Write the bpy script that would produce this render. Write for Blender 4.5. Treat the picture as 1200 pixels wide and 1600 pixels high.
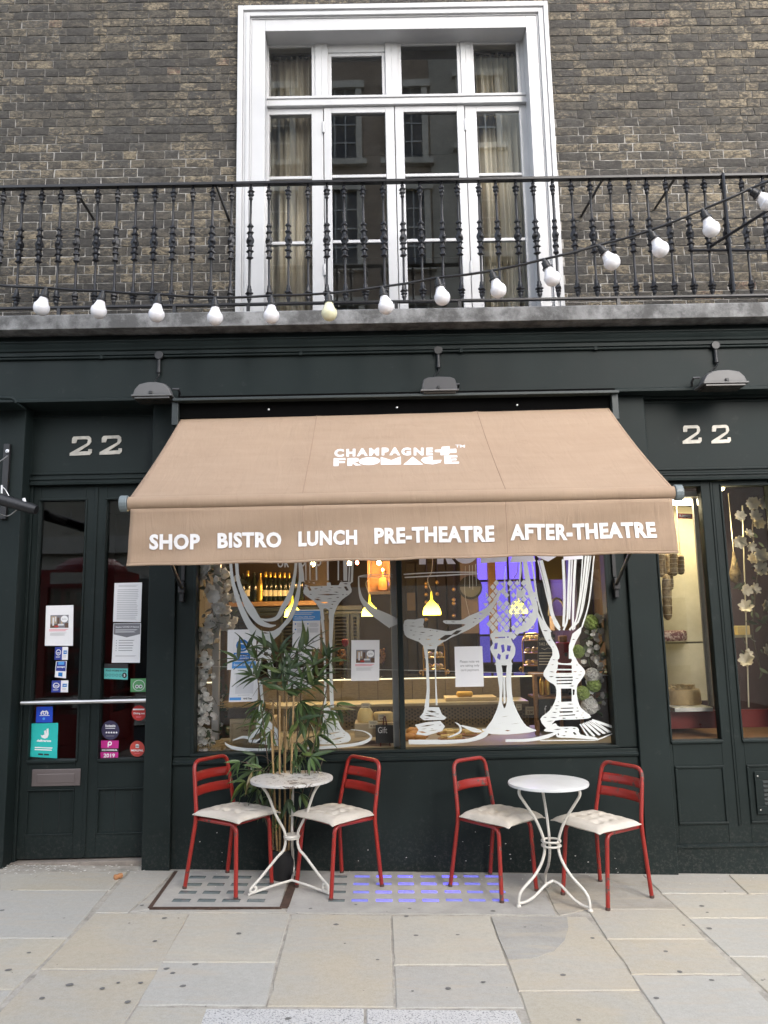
import bpy, bmesh, math, random
from mathutils import Vector, Matrix
from mathutils.geometry import tessellate_polygon
R = math.radians
for o in list(bpy.data.objects): bpy.data.objects.remove(o)
sc = bpy.context.scene
COL = sc.collection
# ------------------------------------------------------------------ camera, sky, sun, exposure
EYE = 1.6
PITCH, ROLL, YAW = R(8.702), R(1.157), R(-0.349)
cp, sp = math.cos(PITCH), math.sin(PITCH)
fw = Vector((0, cp, sp)); up = Vector((0, -sp, cp)); rt = Vector((1, 0, 0))
rt2 = math.cos(ROLL)*rt - math.sin(ROLL)*up
up2 = math.sin(ROLL)*rt + math.cos(ROLL)*up
CM = Matrix.Rotation(YAW, 3, 'Z') @ Matrix((rt2, up2, fw)).transposed()
cd = bpy.data.cameras.new('camera'); cam = bpy.data.objects.new('camera', cd); COL.objects.link(cam)
cd.sensor_fit = 'VERTICAL'; cd.sensor_height = 36; cd.sensor_width = 27; cd.lens = 27.0
cd.clip_start = 0.05; cd.clip_end = 500
m3 = Matrix((CM.col[0], CM.col[1], -CM.col[2])).transposed()
cam.matrix_world = Matrix.Translation((0, 0, EYE)) @ m3.to_4x4()
sc.camera = cam
SUN_EL, SUN_AZ = R(36), R(162)          # azimuth measured from +Y clockwise
w = bpy.data.worlds.new('World'); sc.world = w; w.use_nodes = True
nt = w.node_tree; nt.nodes.clear()
sky = nt.nodes.new('ShaderNodeTexSky'); sky.sky_type = 'NISHITA'; sky.sun_disc = False
sky.sun_elevation = SUN_EL; sky.sun_rotation = SUN_AZ
sky.air_density = 1.0; sky.dust_density = 2.5; sky.ozone_density = 1.0
hs = nt.nodes.new('ShaderNodeHueSaturation'); hs.inputs['Saturation'].default_value = 0.55
bg = nt.nodes.new('ShaderNodeBackground'); bg.inputs['Strength'].default_value = 0.15
ow = nt.nodes.new('ShaderNodeOutputWorld')
nt.links.new(sky.outputs[0], hs.inputs['Color']); nt.links.new(hs.outputs[0], bg.inputs['Color']); nt.links.new(bg.outputs[0], ow.inputs[0])
sd = bpy.data.lights.new('sun', 'SUN'); sun = bpy.data.objects.new('sun', sd); COL.objects.link(sun)
sd.energy = 0.5; sd.angle = R(60); sd.color = (1.0, 0.98, 0.96)
sdir = Vector((math.sin(SUN_AZ)*math.cos(SUN_EL), math.cos(SUN_AZ)*math.cos(SUN_EL), math.sin(SUN_EL)))
sun.rotation_euler = sdir.to_track_quat('Z', 'Y').to_euler()
sun.location = (0, -3, 12)
sc.view_settings.view_transform = 'Standard'; sc.view_settings.look = 'None'
sc.view_settings.exposure = 1.9; sc.view_settings.gamma = 1.0; sc.view_settings.use_curve_mapping = False
sc.render.engine = 'CYCLES'
sc.cycles.use_denoising = True
sc.cycles.max_bounces = 8; sc.cycles.transparent_max_bounces = 16; sc.cycles.diffuse_bounces = 4
sc.cycles.sample_clamp_indirect = 6; sc.cycles.caustics_reflective = False; sc.cycles.caustics_refractive = False
# ------------------------------------------------------------------ photo survey -> place
def ray(px, py): return CM @ Vector(((px-600)/1200.0, -(py-800)/1200.0, 1.0))
def U(px, py, Y):                          # where the sight line of a photo point meets the upright plane at depth Y
    d = ray(px, py); t = Y/d.y
    return Vector((d.x*t, Y, EYE+d.z*t))
def PX(px, py, Y): return U(px, py, Y).x
def PZ(px, py, Y): return U(px, py, Y).z
SL = -0.0304                               # the pavement falls gently towards the right
def zg(x): return SL*x
def UG(px, py):                            # ... meets the pavement
    d = ray(px, py); t = -EYE/(d.z-SL*d.x)
    return Vector((0, 0, EYE))+d*t
rng = random.Random(7)
# ------------------------------------------------------------------ object helpers
def tag(o, label=None, cat=None, group=None, kind=None):
    if label: o['label'] = label
    if cat: o['category'] = cat
    if group: o['group'] = group
    if kind: o['kind'] = kind
    return o
def thing(name, label, cat, loc=(0,0,0), rz=0, group=None):
    o = bpy.data.objects.new(name, None); COL.objects.link(o); o.empty_display_size = .05
    o.location = loc; o.rotation_euler = (0, 0, rz)
    return tag(o, label, cat, group)
ORI = {}
def link(name, me, parent=None, mat=None, local=False, M=None):
    """mesh object; its mesh is in place coordinates unless local (then in the parent's frame)"""
    o = bpy.data.objects.new(name, me); COL.objects.link(o)
    if mat is not None and len(me.materials) == 0: me.materials.append(mat)
    if parent is not None:
        o.parent = parent
        if not local:
            p = parent; T = Matrix.Identity(4)
            root = p if p.parent is None else p.parent
            if p.parent is None: o.matrix_parent_inverse = Matrix.Translation(-p.location)
    if M is not None: o.matrix_basis = M
    return o
def dup(o, loc=None, rz=None, label=None):
    c = o.copy(); COL.objects.link(c)
    if loc is not None: c.location = loc
    if rz is not None: c.rotation_euler = (0, 0, rz)
    if label: c['label'] = label
    for ch in list(o.children):
        d = ch.copy(); COL.objects.link(d); d.parent = c
        for g in list(ch.children):
            e = g.copy(); COL.objects.link(e); e.parent = d
    return c
def bevel(o, wdt=.004, seg=2):
    m = o.modifiers.new('edge', 'BEVEL'); m.width = wdt; m.segments = seg; m.limit_method = 'ANGLE'; m.angle_limit = R(35)
    m.harden_normals = False
    return o
class MB:
    def __init__(s): s.v = []; s.f = []
    def add(s, vs, fs):
        b = len(s.v); s.v += [tuple(v) for v in vs]; s.f += [tuple(i+b for i in f) for f in fs]; return s
    def box(s, x0, x1, y0, y1, z0, z1):
        x0, x1 = min(x0,x1), max(x0,x1); y0, y1 = min(y0,y1), max(y0,y1); z0, z1 = min(z0,z1), max(z0,z1)
        return s.add([(x0,y0,z0),(x1,y0,z0),(x1,y1,z0),(x0,y1,z0),(x0,y0,z1),(x1,y0,z1),(x1,y1,z1),(x0,y1,z1)],
              [(3,2,1,0),(4,5,6,7),(0,1,5,4),(1,2,6,5),(2,3,7,6),(3,0,4,7)])
    def prism(s, pts, d):                  # polygon pts (counter-clockwise seen from -d side) pushed by vector d
        n = len(pts); d = Vector(d); a = [Vector(p) for p in pts]
        return s.add(a+[p+d for p in a], [tuple(range(n)), tuple(range(2*n-1, n-1, -1))]+[(i, i+n, (i+1)%n+n, (i+1)%n) for i in range(n)])
    def xprofile(s, prof, x0, x1):         # (y,z) profile swept along x
        n = len(prof)
        return s.add([(x0,y,z) for y,z in prof]+[(x1,y,z) for y,z in prof],
              [tuple(range(n-1,-1,-1)), tuple(range(n,2*n))]+[(i,(i+1)%n,(i+1)%n+n,i+n) for i in range(n)])
    def tube(s, pts, r, n=8, caps=True):
        pts = [Vector(p) for p in pts]; rs = r if isinstance(r, (list, tuple)) else [r]*len(pts)
        prev = None; vs = []; N = len(pts)
        for i, p in enumerate(pts):
            t = (pts[min(i+1,N-1)]-pts[max(i-1,0)]).normalized()
            if prev is None:
                a = Vector((0,0,1)) if abs(t.z) < .9 else Vector((1,0,0)); u = t.cross(a).normalized()
            else: u = (prev-t*prev.dot(t)).normalized()
            prev = u; v = t.cross(u)
            vs += [p+(u*math.cos(k*2*math.pi/n)+v*math.sin(k*2*math.pi/n))*rs[i] for k in range(n)]
        fs = [(i*n+k, i*n+(k+1)%n, (i+1)*n+(k+1)%n, (i+1)*n+k) for i in range(N-1) for k in range(n)]
        if caps: fs += [tuple(range(n-1,-1,-1)), tuple(range((N-1)*n, N*n))]
        return s.add(vs, fs)
    def lathe(s, prof, n=16, c=(0,0,0), lobes=0, amp=0.0):   # (r,z) profile, axis z
        c = Vector(c); vs = []; N = len(prof)
        for r, z in prof:
            for k in range(n):
                a = 2*math.pi*k/n; rr = r*(1-amp*abs(math.sin(lobes*a/2))) if lobes else r
                vs.append(c+Vector((rr*math.cos(a), rr*math.sin(a), z)))
        fs = [(i*n+k, i*n+(k+1)%n, (i+1)*n+(k+1)%n, (i+1)*n+k) for i in range(N-1) for k in range(n)]
        fs += [tuple(range(n-1,-1,-1)), tuple(range((N-1)*n, N*n))]
        return s.add(vs, fs)
    def grid(s, fn, nu, nv):
        vs = [fn(i/nu, j/nv) for j in range(nv+1) for i in range(nu+1)]
        return s.add(vs, [(j*(nu+1)+i, j*(nu+1)+i+1, (j+1)*(nu+1)+i+1, (j+1)*(nu+1)+i) for j in range(nv) for i in range(nu)])
    def mesh(s, name, smooth=None):
        me = bpy.data.meshes.new(name); me.from_pydata(s.v, [], s.f); me.update()
        bm = bmesh.new(); bm.from_mesh(me); bmesh.ops.recalc_face_normals(bm, faces=bm.faces); bm.to_mesh(me); bm.free()
        if smooth is not None:
            me.polygons.foreach_set('use_smooth', [True]*len(me.polygons)); me.set_sharp_from_angle(angle=R(smooth))
        return me
    def build(s, name, mat, parent=None, smooth=None, bev=0, local=False):
        o = link(name, s.mesh(name, smooth), parent, mat, local)
        if bev: bevel(o, bev)
        return o
def cat(pts, n=6):                         # Catmull-Rom through points of any dimension
    P = [Vector(p) for p in pts]; P = [2*P[0]-P[1]]+P+[2*P[-1]-P[-2]]; out = []
    for i in range(1, len(P)-2):
        for k in range(n):
            t = k/n; a, b, c, d = P[i-1], P[i], P[i+1], P[i+2]
            out.append(.5*((2*b)+(c-a)*t+(2*a-5*b+4*c-d)*t*t+(3*b-a-3*c+d)*t**3))
    return out+[P[-2]]
# ------------------------------------------------------------------ materials
def lin(r, g, b, k=1.0):
    f = lambda c: (c/12.92 if c <= .04045 else ((c+.055)/1.055)**2.4)
    return (f(r/255)*k, f(g/255)*k, f(b/255)*k)
class NT:
    def __init__(s, name):
        s.m = bpy.data.materials.new(name); s.m.use_nodes = True; s.t = s.m.node_tree; s.t.nodes.clear()
        s.out = s.n('ShaderNodeOutputMaterial')
    def n(s, typ, **kw):
        x = s.t.nodes.new(typ)
        for k, v in kw.items():
            if k in ('operation','blend_type','data_type','interpolation','feature','wave_type','bands_direction','distance','noise_dimensions','offset','offset_frequency','squash','squash_frequency'): setattr(x, k, v)
            else:
                key = int(k[1:]) if k[0] == 'i' and k[1:].isdigit() else k.replace('_', ' ')
                x.inputs[key].default_value = v
        return x
    def l(s, a, b): s.t.links.new(a, b); return b
    def pos(s): return s.n('ShaderNodeNewGeometry').outputs['Position']
    def obj(s): return s.n('ShaderNodeTexCoord').outputs['Object']
    def noise(s, vec, scale, detail=4, rough=.55, dist=0):
        x = s.n('ShaderNodeTexNoise', Scale=scale, Detail=detail, Roughness=rough, Distortion=dist); s.l(vec, x.inputs['Vector']); return x.outputs['Fac']
    def ramp(s, fac, stops, interp='LINEAR'):
        x = s.n('ShaderNodeValToRGB'); e = x.color_ramp; e.interpolation = interp
        while len(e.elements) < len(stops): e.elements.new(.5)
        for el, (p, c) in zip(e.elements, stops):
            el.position = p; el.color = (c, c, c, 1) if isinstance(c, (int, float)) else (*c[:3], 1)
        s.l(fac, x.inputs[0]); return x.outputs[0]
    def mix(s, fac, a, b, blend='MIX'):
        x = s.t.nodes.new('ShaderNodeMix'); x.data_type = 'RGBA'; x.blend_type = blend
        for sock, v in ((x.inputs[0], fac), (x.inputs[6], a), (x.inputs[7], b)):
            if isinstance(v, (int, float)): sock.default_value = v if sock == x.inputs[0] else (v, v, v, 1)
            elif isinstance(v, (tuple, list)): sock.default_value = (*v[:3], 1)
            else: s.l(v, sock)
        return x.outputs[2]
    def math(s, op, a, b=0.0):
        x = s.n('ShaderNodeMath', operation=op)
        for sock, v in ((x.inputs[0], a), (x.inputs[1], b)):
            if isinstance(v, (int, float)): sock.default_value = v
            else: s.l(v, sock)
        return x.outputs[0]
    def bsdf(s, col, rough=.5, metal=0., bump=None, bstr=.2, bdist=.01, spec=.5, emis=None, estr=0):
        b = s.n('ShaderNodeBsdfPrincipled')
        for key, v in (('Base Color', col), ('Roughness', rough), ('Metallic', metal)):
            if isinstance(v, (int, float)): b.inputs[key].default_value = v
            elif isinstance(v, (tuple, list)): b.inputs[key].default_value = (*v[:3], 1)
            else: s.l(v, b.inputs[key])
        b.inputs['Specular IOR Level'].default_value = spec
        if emis is not None:
            b.inputs['Emission Color'].default_value = (*emis, 1); b.inputs['Emission Strength'].default_value = estr
        if bump is not None:
            x = s.n('ShaderNodeBump', Strength=bstr, Distance=bdist); s.l(bump, x.inputs['Height']); s.l(x.outputs[0], b.inputs['Normal'])
        s.l(b.outputs[0], s.out.inputs[0]); return b
_pm = {}
def pm(name, col, rough=.5, metal=0., var=.15, scale=6, bump=.0, bscale=60, spec=.5, emis=None, estr=0):
    """plain painted / cloth / wooden surface: two scales of soft colour variation, a little relief"""
    if name in _pm: return _pm[name]
    t = NT(name); p = t.pos()
    n1 = t.noise(p, scale, 5); n2 = t.noise(p, scale*9, 3)
    f = t.math('ADD', t.math('MULTIPLY', n1, .7), t.math('MULTIPLY', n2, .3))
    c = t.mix(t.ramp(f, [(.3, 0.0), (.7, 1.0)]), tuple(x*(1-var) for x in col), tuple(min(1, x*(1+var)) for x in col))
    r = t.math('ADD', rough-.08, t.math('MULTIPLY', n1, .16))
    b = t.noise(p, bscale, 3) if bump else None
    t.bsdf(c, r, metal, b, bump, .004, spec, emis, estr)
    _pm[name] = t.m; return t.m
def glow(name, col, strength):
    if name in _pm: return _pm[name]
    t = NT(name); e = t.n('ShaderNodeEmission', Strength=strength); e.inputs[0].default_value = (*col, 1); t.l(e.outputs[0], t.out.inputs[0]); _pm[name] = t.m; return t.m
def glassmat(name, tint=(.96,.97,.96), k=2.0, dirt=0.0):
    t = NT(name); tr = t.n('ShaderNodeBsdfTransparent'); tr.inputs[0].default_value = (*tint, 1)
    gl = t.n('ShaderNodeBsdfGlossy'); gl.inputs['Roughness'].default_value = 0.0
    wob = t.noise(t.pos(), 1.1, 2); bp = t.n('ShaderNodeBump', Strength=.012, Distance=.05); t.l(wob, bp.inputs['Height']); t.l(bp.outputs[0], gl.inputs['Normal'])
    fr = t.n('ShaderNodeFresnel', IOR=1.5); mx = t.n('ShaderNodeMixShader')
    t.l(t.math('MINIMUM', t.math('MULTIPLY', fr.outputs[0], k), 1.0), mx.inputs[0]); t.l(tr.outputs[0], mx.inputs[1]); t.l(gl.outputs[0], mx.inputs[2])
    last = mx.outputs[0]
    if dirt:
        df = t.n('ShaderNodeBsdfDiffuse'); df.inputs[0].default_value = (.6,.6,.58,1); m2 = t.n('ShaderNodeMixShader')
        t.l(t.math('MULTIPLY', t.ramp(t.noise(t.pos(), 3, 6, .7), [(.4, 0.), (.8, 1.)]), dirt), m2.inputs[0]); t.l(last, m2.inputs[1]); t.l(df.outputs[0], m2.inputs[2]); last = m2.outputs[0]
    t.l(last, t.out.inputs[0]); return t.m
def worn(name, base, chip, amt=.12, scale=22, rough=.4, metal=0., chip2=None):
    """paint with rubbed and chipped spots; chips gather along edges (pointiness) and in random spots"""
    t = NT(name); p = t.pos(); n = t.noise(p, scale, 8, .72); big = t.noise(p, scale/6, 3)
    f = t.math('ADD', t.math('MULTIPLY', n, .75), t.math('MULTIPLY', big, .25))
    mk = t.ramp(f, [(.5+.22*(1-amt*4) if amt < .25 else .5, 0.), (.53+.22*(1-amt*4) if amt < .25 else .53, 1.)])
    tone = t.mix(t.noise(p, 5, 4), tuple(x*.78 for x in base), tuple(min(1, x*1.15) for x in base))
    c = t.mix(mk, tone, t.mix(t.noise(p, 70, 2), chip, chip2 or tuple(x*.4 for x in chip)))
    t.bsdf(c, t.math('ADD', rough, t.math('MULTIPLY', mk, .3)), metal, mk, .35, -.001)
    return t.m
GREEN = (.0115, .0170, .0165)
M = {}
def mk_green():
    t = NT('dark green gloss paint'); p = t.pos()
    n1 = t.noise(p, 2.2, 5); n2 = t.noise(p, 30, 4); sp_ = t.noise(p, 9, 8, .75)
    c = t.mix(n1, tuple(x*.62 for x in GREEN), tuple(x*1.5 for x in GREEN))
    dust = t.ramp(sp_, [(.60, 0.), (.76, .55)])
    c = t.mix(dust, c, (.05, .055, .052))
    sz = t.n('ShaderNodeSeparateXYZ'); t.l(p, sz.inputs[0]); low = t.ramp(t.math('DIVIDE', t.math('ADD', sz.outputs[2], .12), 1.0), [(.02, 1.), (.50, 0.)])
    spl = t.ramp(t.noise(p, 55, 7, .8), [(.50, 0.), (.62, 1.)]); c = t.mix(t.math('MULTIPLY', t.math('MULTIPLY', low, spl), .55), c, (.075,.073,.066))
    chp = t.ramp(t.noise(p, 26, 8, .85), [(.725, 0.), (.745, .7)]); c = t.mix(chp, c, (.12,.125,.115))
    mp = t.n('ShaderNodeMapping'); mp.inputs['Scale'].default_value = (60, 60, 2.0); t.l(p, mp.inputs[0])
    br = t.noise(mp.outputs[0], 1.0, 2)
    h = t.math('ADD', t.math('MULTIPLY', n2, .6), t.math('MULTIPLY', br, .4))
    t.bsdf(c, t.math('ADD', .40, t.math('MULTIPLY', n1, .25)), 0, h, .10, .004, .16)
    return t.m
M['green'] = mk_green()
M['black'] = pm('black paint', (.012,.012,.013), .45, 0, .3)
M['iron'] = pm('black painted cast iron', (.006,.006,.008), .36, 0, .4, 20, .3, 90, .4)
def mk_white():
    t = NT('white gloss paint'); p = t.pos(); n = t.noise(p, 3, 5); n2 = t.noise(p, 25, 6, .7)
    c = t.mix(t.ramp(n, [(.3, 0.), (.7, 1.)]), (.47,.47,.475), (.53,.53,.535))
    c = t.mix(t.ramp(n2, [(.62, 0.), (.8, .35)]), c, (.5,.49,.46))
    t.bsdf(c, .35, 0, n2, .12, .004); return t.m
M['white'] = mk_white()
M['glass'] = glassmat('window glass')
M['glass_up'] = glassmat('upper window glass', (.92,.93,.91), 4.2, .02)
M['clear'] = glassmat('clear glass ware', (.97,.98,.97), 1.2)
# ================================================================== PAVEMENT
def mk_slab():
    t = NT('york stone'); p = t.pos(); oc = t.n('ShaderNodeObjectInfo')
    n1 = t.noise(p, 2.2, 6, .6, .6); n2 = t.noise(p, 35, 5, .7); n3 = t.noise(p, 160, 3)
    c = oc.outputs['Color']
    c = t.mix(t.ramp(n1, [(.38, 0.), (.62, .75)]), c, (.44,.427,.39))
    c = t.mix(t.ramp(n2, [(.3, .0), (.75, .5)]), c, t.mix(1.0, c, (.72,.70,.66), 'MULTIPLY'))
    c = t.mix(t.ramp(n3, [(.35, .28), (.6, .0)]), c, t.mix(1.0, c, (.6,.58,.55), 'MULTIPLY'))
    mp = t.n('ShaderNodeMapping'); mp.inputs['Scale'].default_value = (.6, 3.5, 1); mp.inputs['Rotation'].default_value = (0,0,.3); t.l(p, mp.inputs[0])
    st = t.noise(mp.outputs[0], 3.0, 5, .6, 1.5)
    c = t.mix(t.ramp(st, [(.50, 0.), (.66, .45)]), c, (.45,.385,.295))
    h = t.math('ADD', t.math('MULTIPLY', n2, .5), t.math('MULTIPLY', n3, .25))
    t.bsdf(c, .75, 0, h, .25, .006, .35); return t.m
M['slab'] = mk_slab()
M['joint'] = pm('pavement jointing', (.35,.325,.28), .9, 0, .4, 12, .4)
M['concrete'] = pm('old concrete', (.36,.345,.315), .85, 0, .16, 7, .5, 120)
def mk_granite():
    t = NT('pale granite'); p = t.pos(); v = t.n('ShaderNodeTexVoronoi', Scale=150.0); t.l(p, v.inputs['Vector'])
    n = t.noise(p, 120, 3, .7)
    c = t.mix(t.ramp(n, [(.38, 0.), (.48, 1.)]), (.13,.13,.13), (.52,.51,.49))
    c = t.mix(t.ramp(v.outputs['Color'], [(.2, .45), (.6, 0.)]), c, (.62,.60,.57))
    t.bsdf(c, .7, 0, n, .3, .004); return t.m
M['granite'] = mk_granite()
M['asphalt'] = pm('asphalt', (.05,.05,.052), .85, 0, .25, 3, .8, 150)
road = MB()
road.add([(-120,-6.2,-.42),(120,-6.2,-.42),(120,.2,-.42),(-120,.2,-.42)], [(0,1,2,3)])
tag(road.build('road', M['asphalt']), 'grey asphalt street behind the pavement', None, None, 'structure')
gp = MB(); gp.add([(-120,-120,-.50),(120,-120,-.50),(120,-6.2,-.5),(-120,-6.2,-.5)], [(0,1,2,3)])
tag(gp.build('ground', M['asphalt']), None, None, None, 'structure')
pv = bpy.data.objects.new('pavement', None); COL.objects.link(pv); tag(pv, 'stone flagged pavement in front of the shop', None, None, 'structure')
b = MB(); b.prism([(-9,.35,zg(-9)-.0055),(9,.35,zg(9)-.0055),(9,6.2,zg(9)-.0055),(-9,6.2,zg(-9)-.0055)], (0,0,-.4))
b.build('joint_bed', M['joint'], pv)
TAN=(.478,.438,.355); TAN2=(.47,.422,.335); GRY=(.44,.42,.375); DK=(.34,.31,.26); CON=(.38,.37,.34); BLU=(.455,.44,.40); LT=(.49,.455,.38)
def slab_ground(pts, col, mat=None, name='paving_slab', gap=.0012, lift=None):
    """flagstone: pavement corners -> slab with worn arris, its own slight tilt"""
    c = sum((Vector((p[0],p[1],0)) for p in pts), Vector())/len(pts)
    q = []
    base = [Vector((p[0],p[1],0)) for p in pts]; base = [v+(c-v).normalized()*gap*1.5 for v in base]
    for i in range(len(base)):
        a, b2 = base[i], base[(i+1)%len(base)]; e = b2-a; k = max(2, int(e.length/.07)); nrm = Vector((-e.y,e.x,0)).normalized(); s_ = 1 if nrm.dot(c-a) > 0 else -1
        q.append(a+(c-a).normalized()*abs(rng.gauss(0,.0025)))
        for j in range(1, k): q.append(a.lerp(b2, j/k)+nrm*s_*(abs(rng.gauss(0,.0012))+(.006 if rng.random() < .04 else 0)))
    top = []; lf = rng.uniform(-.0015,.0015) if lift is None else lift
    n = len(q); bm = MB()
    in_ = [v+(c-v).normalized()*.0045 for v in q]
    tv = [(v.x,v.y,zg(v.x)+lf) for v in in_]; ev = [(v.x,v.y,zg(v.x)-.004+lf) for v in q]; bv = [(v.x,v.y,zg(v.x)-.03) for v in q]
    bm.add(tv+ev+bv, [tuple(range(n))]+[(i,(i+1)%n,(i+1)%n+n,i+n) for i in range(n)]+[(i+n,(i+1)%n+n,(i+1)%n+2*n,i+2*n) for i in range(n)])
    o = bm.build(name, mat or M['slab'], pv); k = rng.uniform(.93,1.05); o.color = (col[0]*k, col[1]*k, col[2]*k, 1); return o
def slab(px, col, **kw): return slab_ground([UG(*p) for p in px], col, **kw)
slab([(0,1366),(66,1364),(0,1412)], TAN)
slab([(68,1362),(200,1362),(172,1391),(20,1391)], TAN)
slab([(-60,1391),(170,1391),(106,1466),(-90,1466)], BLU)
slab([(-110,1466),(105,1467),(22,1546),(-160,1546)], TAN)
slab([(-160,1547),(21,1547),(-30,1604),(-240,1604)], BLU)
slab([(204,1360),(274,1360),(200,1426),(148,1426)], GRY)
slab([(276,1364),(233,1421),(203,1425)], GRY)
slab([(233,1422),(446,1421),(450,1426),(203,1426)], GRY)
slab([(147,1427),(295,1427),(250,1514),(62,1514)], TAN2)
slab([(61,1515),(250,1516),(190,1604),(-24,1604)], TAN2)
slab([(296,1427),(454,1427),(432,1503),(252,1503)], LT)
slab([(251,1504),(432,1504),(416,1571),(213,1571)], BLU)
slab([(212,1573),(333,1573),(318,1604),(192,1604)], TAN)
slab([(455,1428),(610,1430),(616,1573),(417,1572)], TAN2)
slab([(612,1431),(766,1431),(793,1507),(615,1507)], LT)
slab([(616,1509),(794,1509),(820,1574),(618,1574)], GRY)
slab([(768,1432),(916,1432),(952,1472),(985,1520),(1001,1547),(810,1548),(795,1508)], TAN2)
slab([(811,1549),(1001,1549),(1040,1604),(830,1604)], TAN)
slab([(918,1421),(1060,1421),(1103,1467),(948,1467)], LT)
slab([(949,1468),(1104,1468),(1160,1522),(986,1522)], TAN2)
slab([(987,1524),(1161,1524),(1240,1604),(1041,1604)], BLU)
slab([(842,1366),(1003,1366),(1033,1396),(1059,1420),(917,1420),(874,1430),(866,1420)], DK)
slab([(1004,1366),(1136,1366),(1168,1396),(1034,1396)], GRY)
slab([(1137,1366),(1300,1366),(1330,1396),(1169,1396)], TAN)
slab([(1035,1397),(1200,1397),(1245,1434),(1075,1434)], LT)
slab([(1076,1435),(1246,1435),(1310,1494),(1139,1494)], BLU)
slab([(1140,1495),(1311,1495),(1400,1570),(1220,1570)], TAN)
slab([(1201,1397),(1380,1397),(1420,1434),(1246,1434)], TAN)
slab([(1247,1435),(1421,1435),(1480,1494),(1311,1494)], TAN2)
slab([(320,1576),(569,1576),(569,1640),(300,1640)], LT, mat=M['granite'], name='granite_slab')
slab([(572,1576),(806,1578),(840,1642),(572,1640)], LT, mat=M['granite'], name='granite_slab')
P = [UG(*p) for p in ((768,1433),(886,1433),(888,1450),(882,1470),(866,1486),(840,1496),(812,1500),(794,1499),(780,1468))]; bm = MB(); bm.prism([(p.x,p.y,zg(p.x)+.0022) for p in P], (0,0,-.02)); o = bm.build('grey_patch', M['slab'], pv); o.color = (.345,.335,.31,1)
for y0, y1 in ((2.62,3.36),(1.85,2.61),(1.1,1.84),(.62,1.09)):       # nearer courses, below the frame
    x = -4.6+rng.uniform(0,.5)
    while x < 4.6:
        wd = rng.uniform(.6,.95); slab_ground([(x,y0),(x+wd-.01,y0),(x+wd-.01,y1),(x,y1)], rng.choice([TAN,TAN2,GRY,LT,BLU])); x += wd
for q, k in (([(-3.46,5.0),(-2.63,5.0),(-2.66,5.42),(-3.46,5.42)],TAN),([(-3.46,4.265),(-2.325,4.265),(-2.61,4.985),(-3.46,4.975)],TAN2),([(-3.46,3.70),(-2.20,3.70),(-2.375,4.255),(-3.46,4.255)],BLU),([(-3.46,3.375),(-2.195,3.375),(-2.195,3.69),(-3.46,3.69)],TAN)): slab_ground(q, k)
for x0, s in ((-5.2,1),(2.95,1)):                                     # beyond the frame's sides
    y = 3.4
    while y < 5.4:
        slab_ground([(x0,y),(x0+1.7*s,y),(x0+1.7*s,y+.6),(x0,y+.6)], rng.choice([TAN,TAN2,GRY,BLU])); y += .61
x = -9.0
while x < 9:                                                         # kerb
    bm = MB(); bm.prism([(x,.36,zg(x)),(x+.89,.36,zg(x+.89)),(x+.89,.6,zg(x+.89)),(x,.6,zg(x))], (0,0,-.42)); o = bm.build('kerb_stone', M['granite'], pv, bev=.012); x += .9
# pavement lights: cast frames with glass blocks
def mk_block(name, glowc, g):
    t = NT(name); p = t.pos(); n = t.noise(p, 25, 4)
    c = t.mix(n, (.08,.10,.10), (.22,.25,.245))
    t.bsdf(c, .18, 0, n, .3, .006, .6, glowc, g); return t.m
blk = [mk_block('basement glass block, unlit', (0,0,0), 0), mk_block('basement glass block, faint violet', (.20,.18,1.0), .2), mk_block('basement glass block, violet', (.14,.11,1.0), .42)]
blkmesh = None
def light_panel(name, label, outline, grid, glowfn):
    t = thing(name, label, 'pavement light', UG(*outline[0]))
    P = [UG(*p) for p in outline]; bm = MB(); bm.prism([(p.x,p.y,zg(p.x)+.001) for p in P], (0,0,-.04)); bm.build('concrete_bed', M['concrete'], t)
    (a, b_, c, d), nc, nr, wx, wy = grid
    A, B_, C_, D_ = [UG(*p) for p in (a, b_, c, d)]
    for r in range(nr):
        for k in range(nc):
            u, v = (k/(nc-1)), (r/(nr-1)); q = (A*(1-u)+B_*u)*(1-v)+(D_*(1-u)+C_*u)*v
            jx, jy = rng.uniform(-.003,.003), rng.uniform(-.003,.003)
            m_ = MB(); x0, x1, y0, y1 = q.x-wx/2+jx, q.x+wx/2+jx, q.y-wy/2+jy, q.y+wy/2+jy
            nx = 4; vs = []; 
            ins = .007
            z = lambda x, e: zg(x)+e
            m_.add([(x0,y0,z(x0,.0015)),(x1,y0,z(x1,.0015)),(x1,y1,z(x1,.0015)),(x0,y1,z(x0,.0015)),
                    (x0+ins,y0+ins,z(x0,.005)),(x1-ins,y0+ins,z(x1,.005)),(x1-ins,y1-ins,z(x1,.005)),(x0+ins,y1-ins,z(x0,.005))],
                   [(4,5,6,7),(0,1,5,4),(1,2,6,5),(2,3,7,6),(3,0,4,7)])
            m_.build('glass_block', blk[glowfn(r, k)], t, smooth=40)
    return t
pl1 = light_panel('pavement_light', 'grey pavement light with unlit glass blocks in a rusty frame under left table', [(276,1362),(452,1362),(438,1418),(238,1418)],
   [((309,1371),(416,1371),(400,1407.5),(284,1407.5)),4,4,.105,.052], lambda r,k: 0)
M['rust'] = pm('rusty iron strip', (.075,.045,.032), .75, .2, .5, 25, .5)
def ground_strip(pts, wd, h, name, parent, mat):
    bm = MB()
    for p, q in zip(pts, pts[1:]):
        a, b2 = UG(*p), UG(*q); d = (b2-a); d.z = 0; d.normalize(); nrm = Vector((-d.y,d.x,0))*wd/2
        bm.prism([(v.x,v.y,zg(v.x)+h) for v in (a-nrm, b2-nrm, b2+nrm, a+nrm)], (0,0,-.03))
    return bm.build(name, mat, parent)
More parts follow.
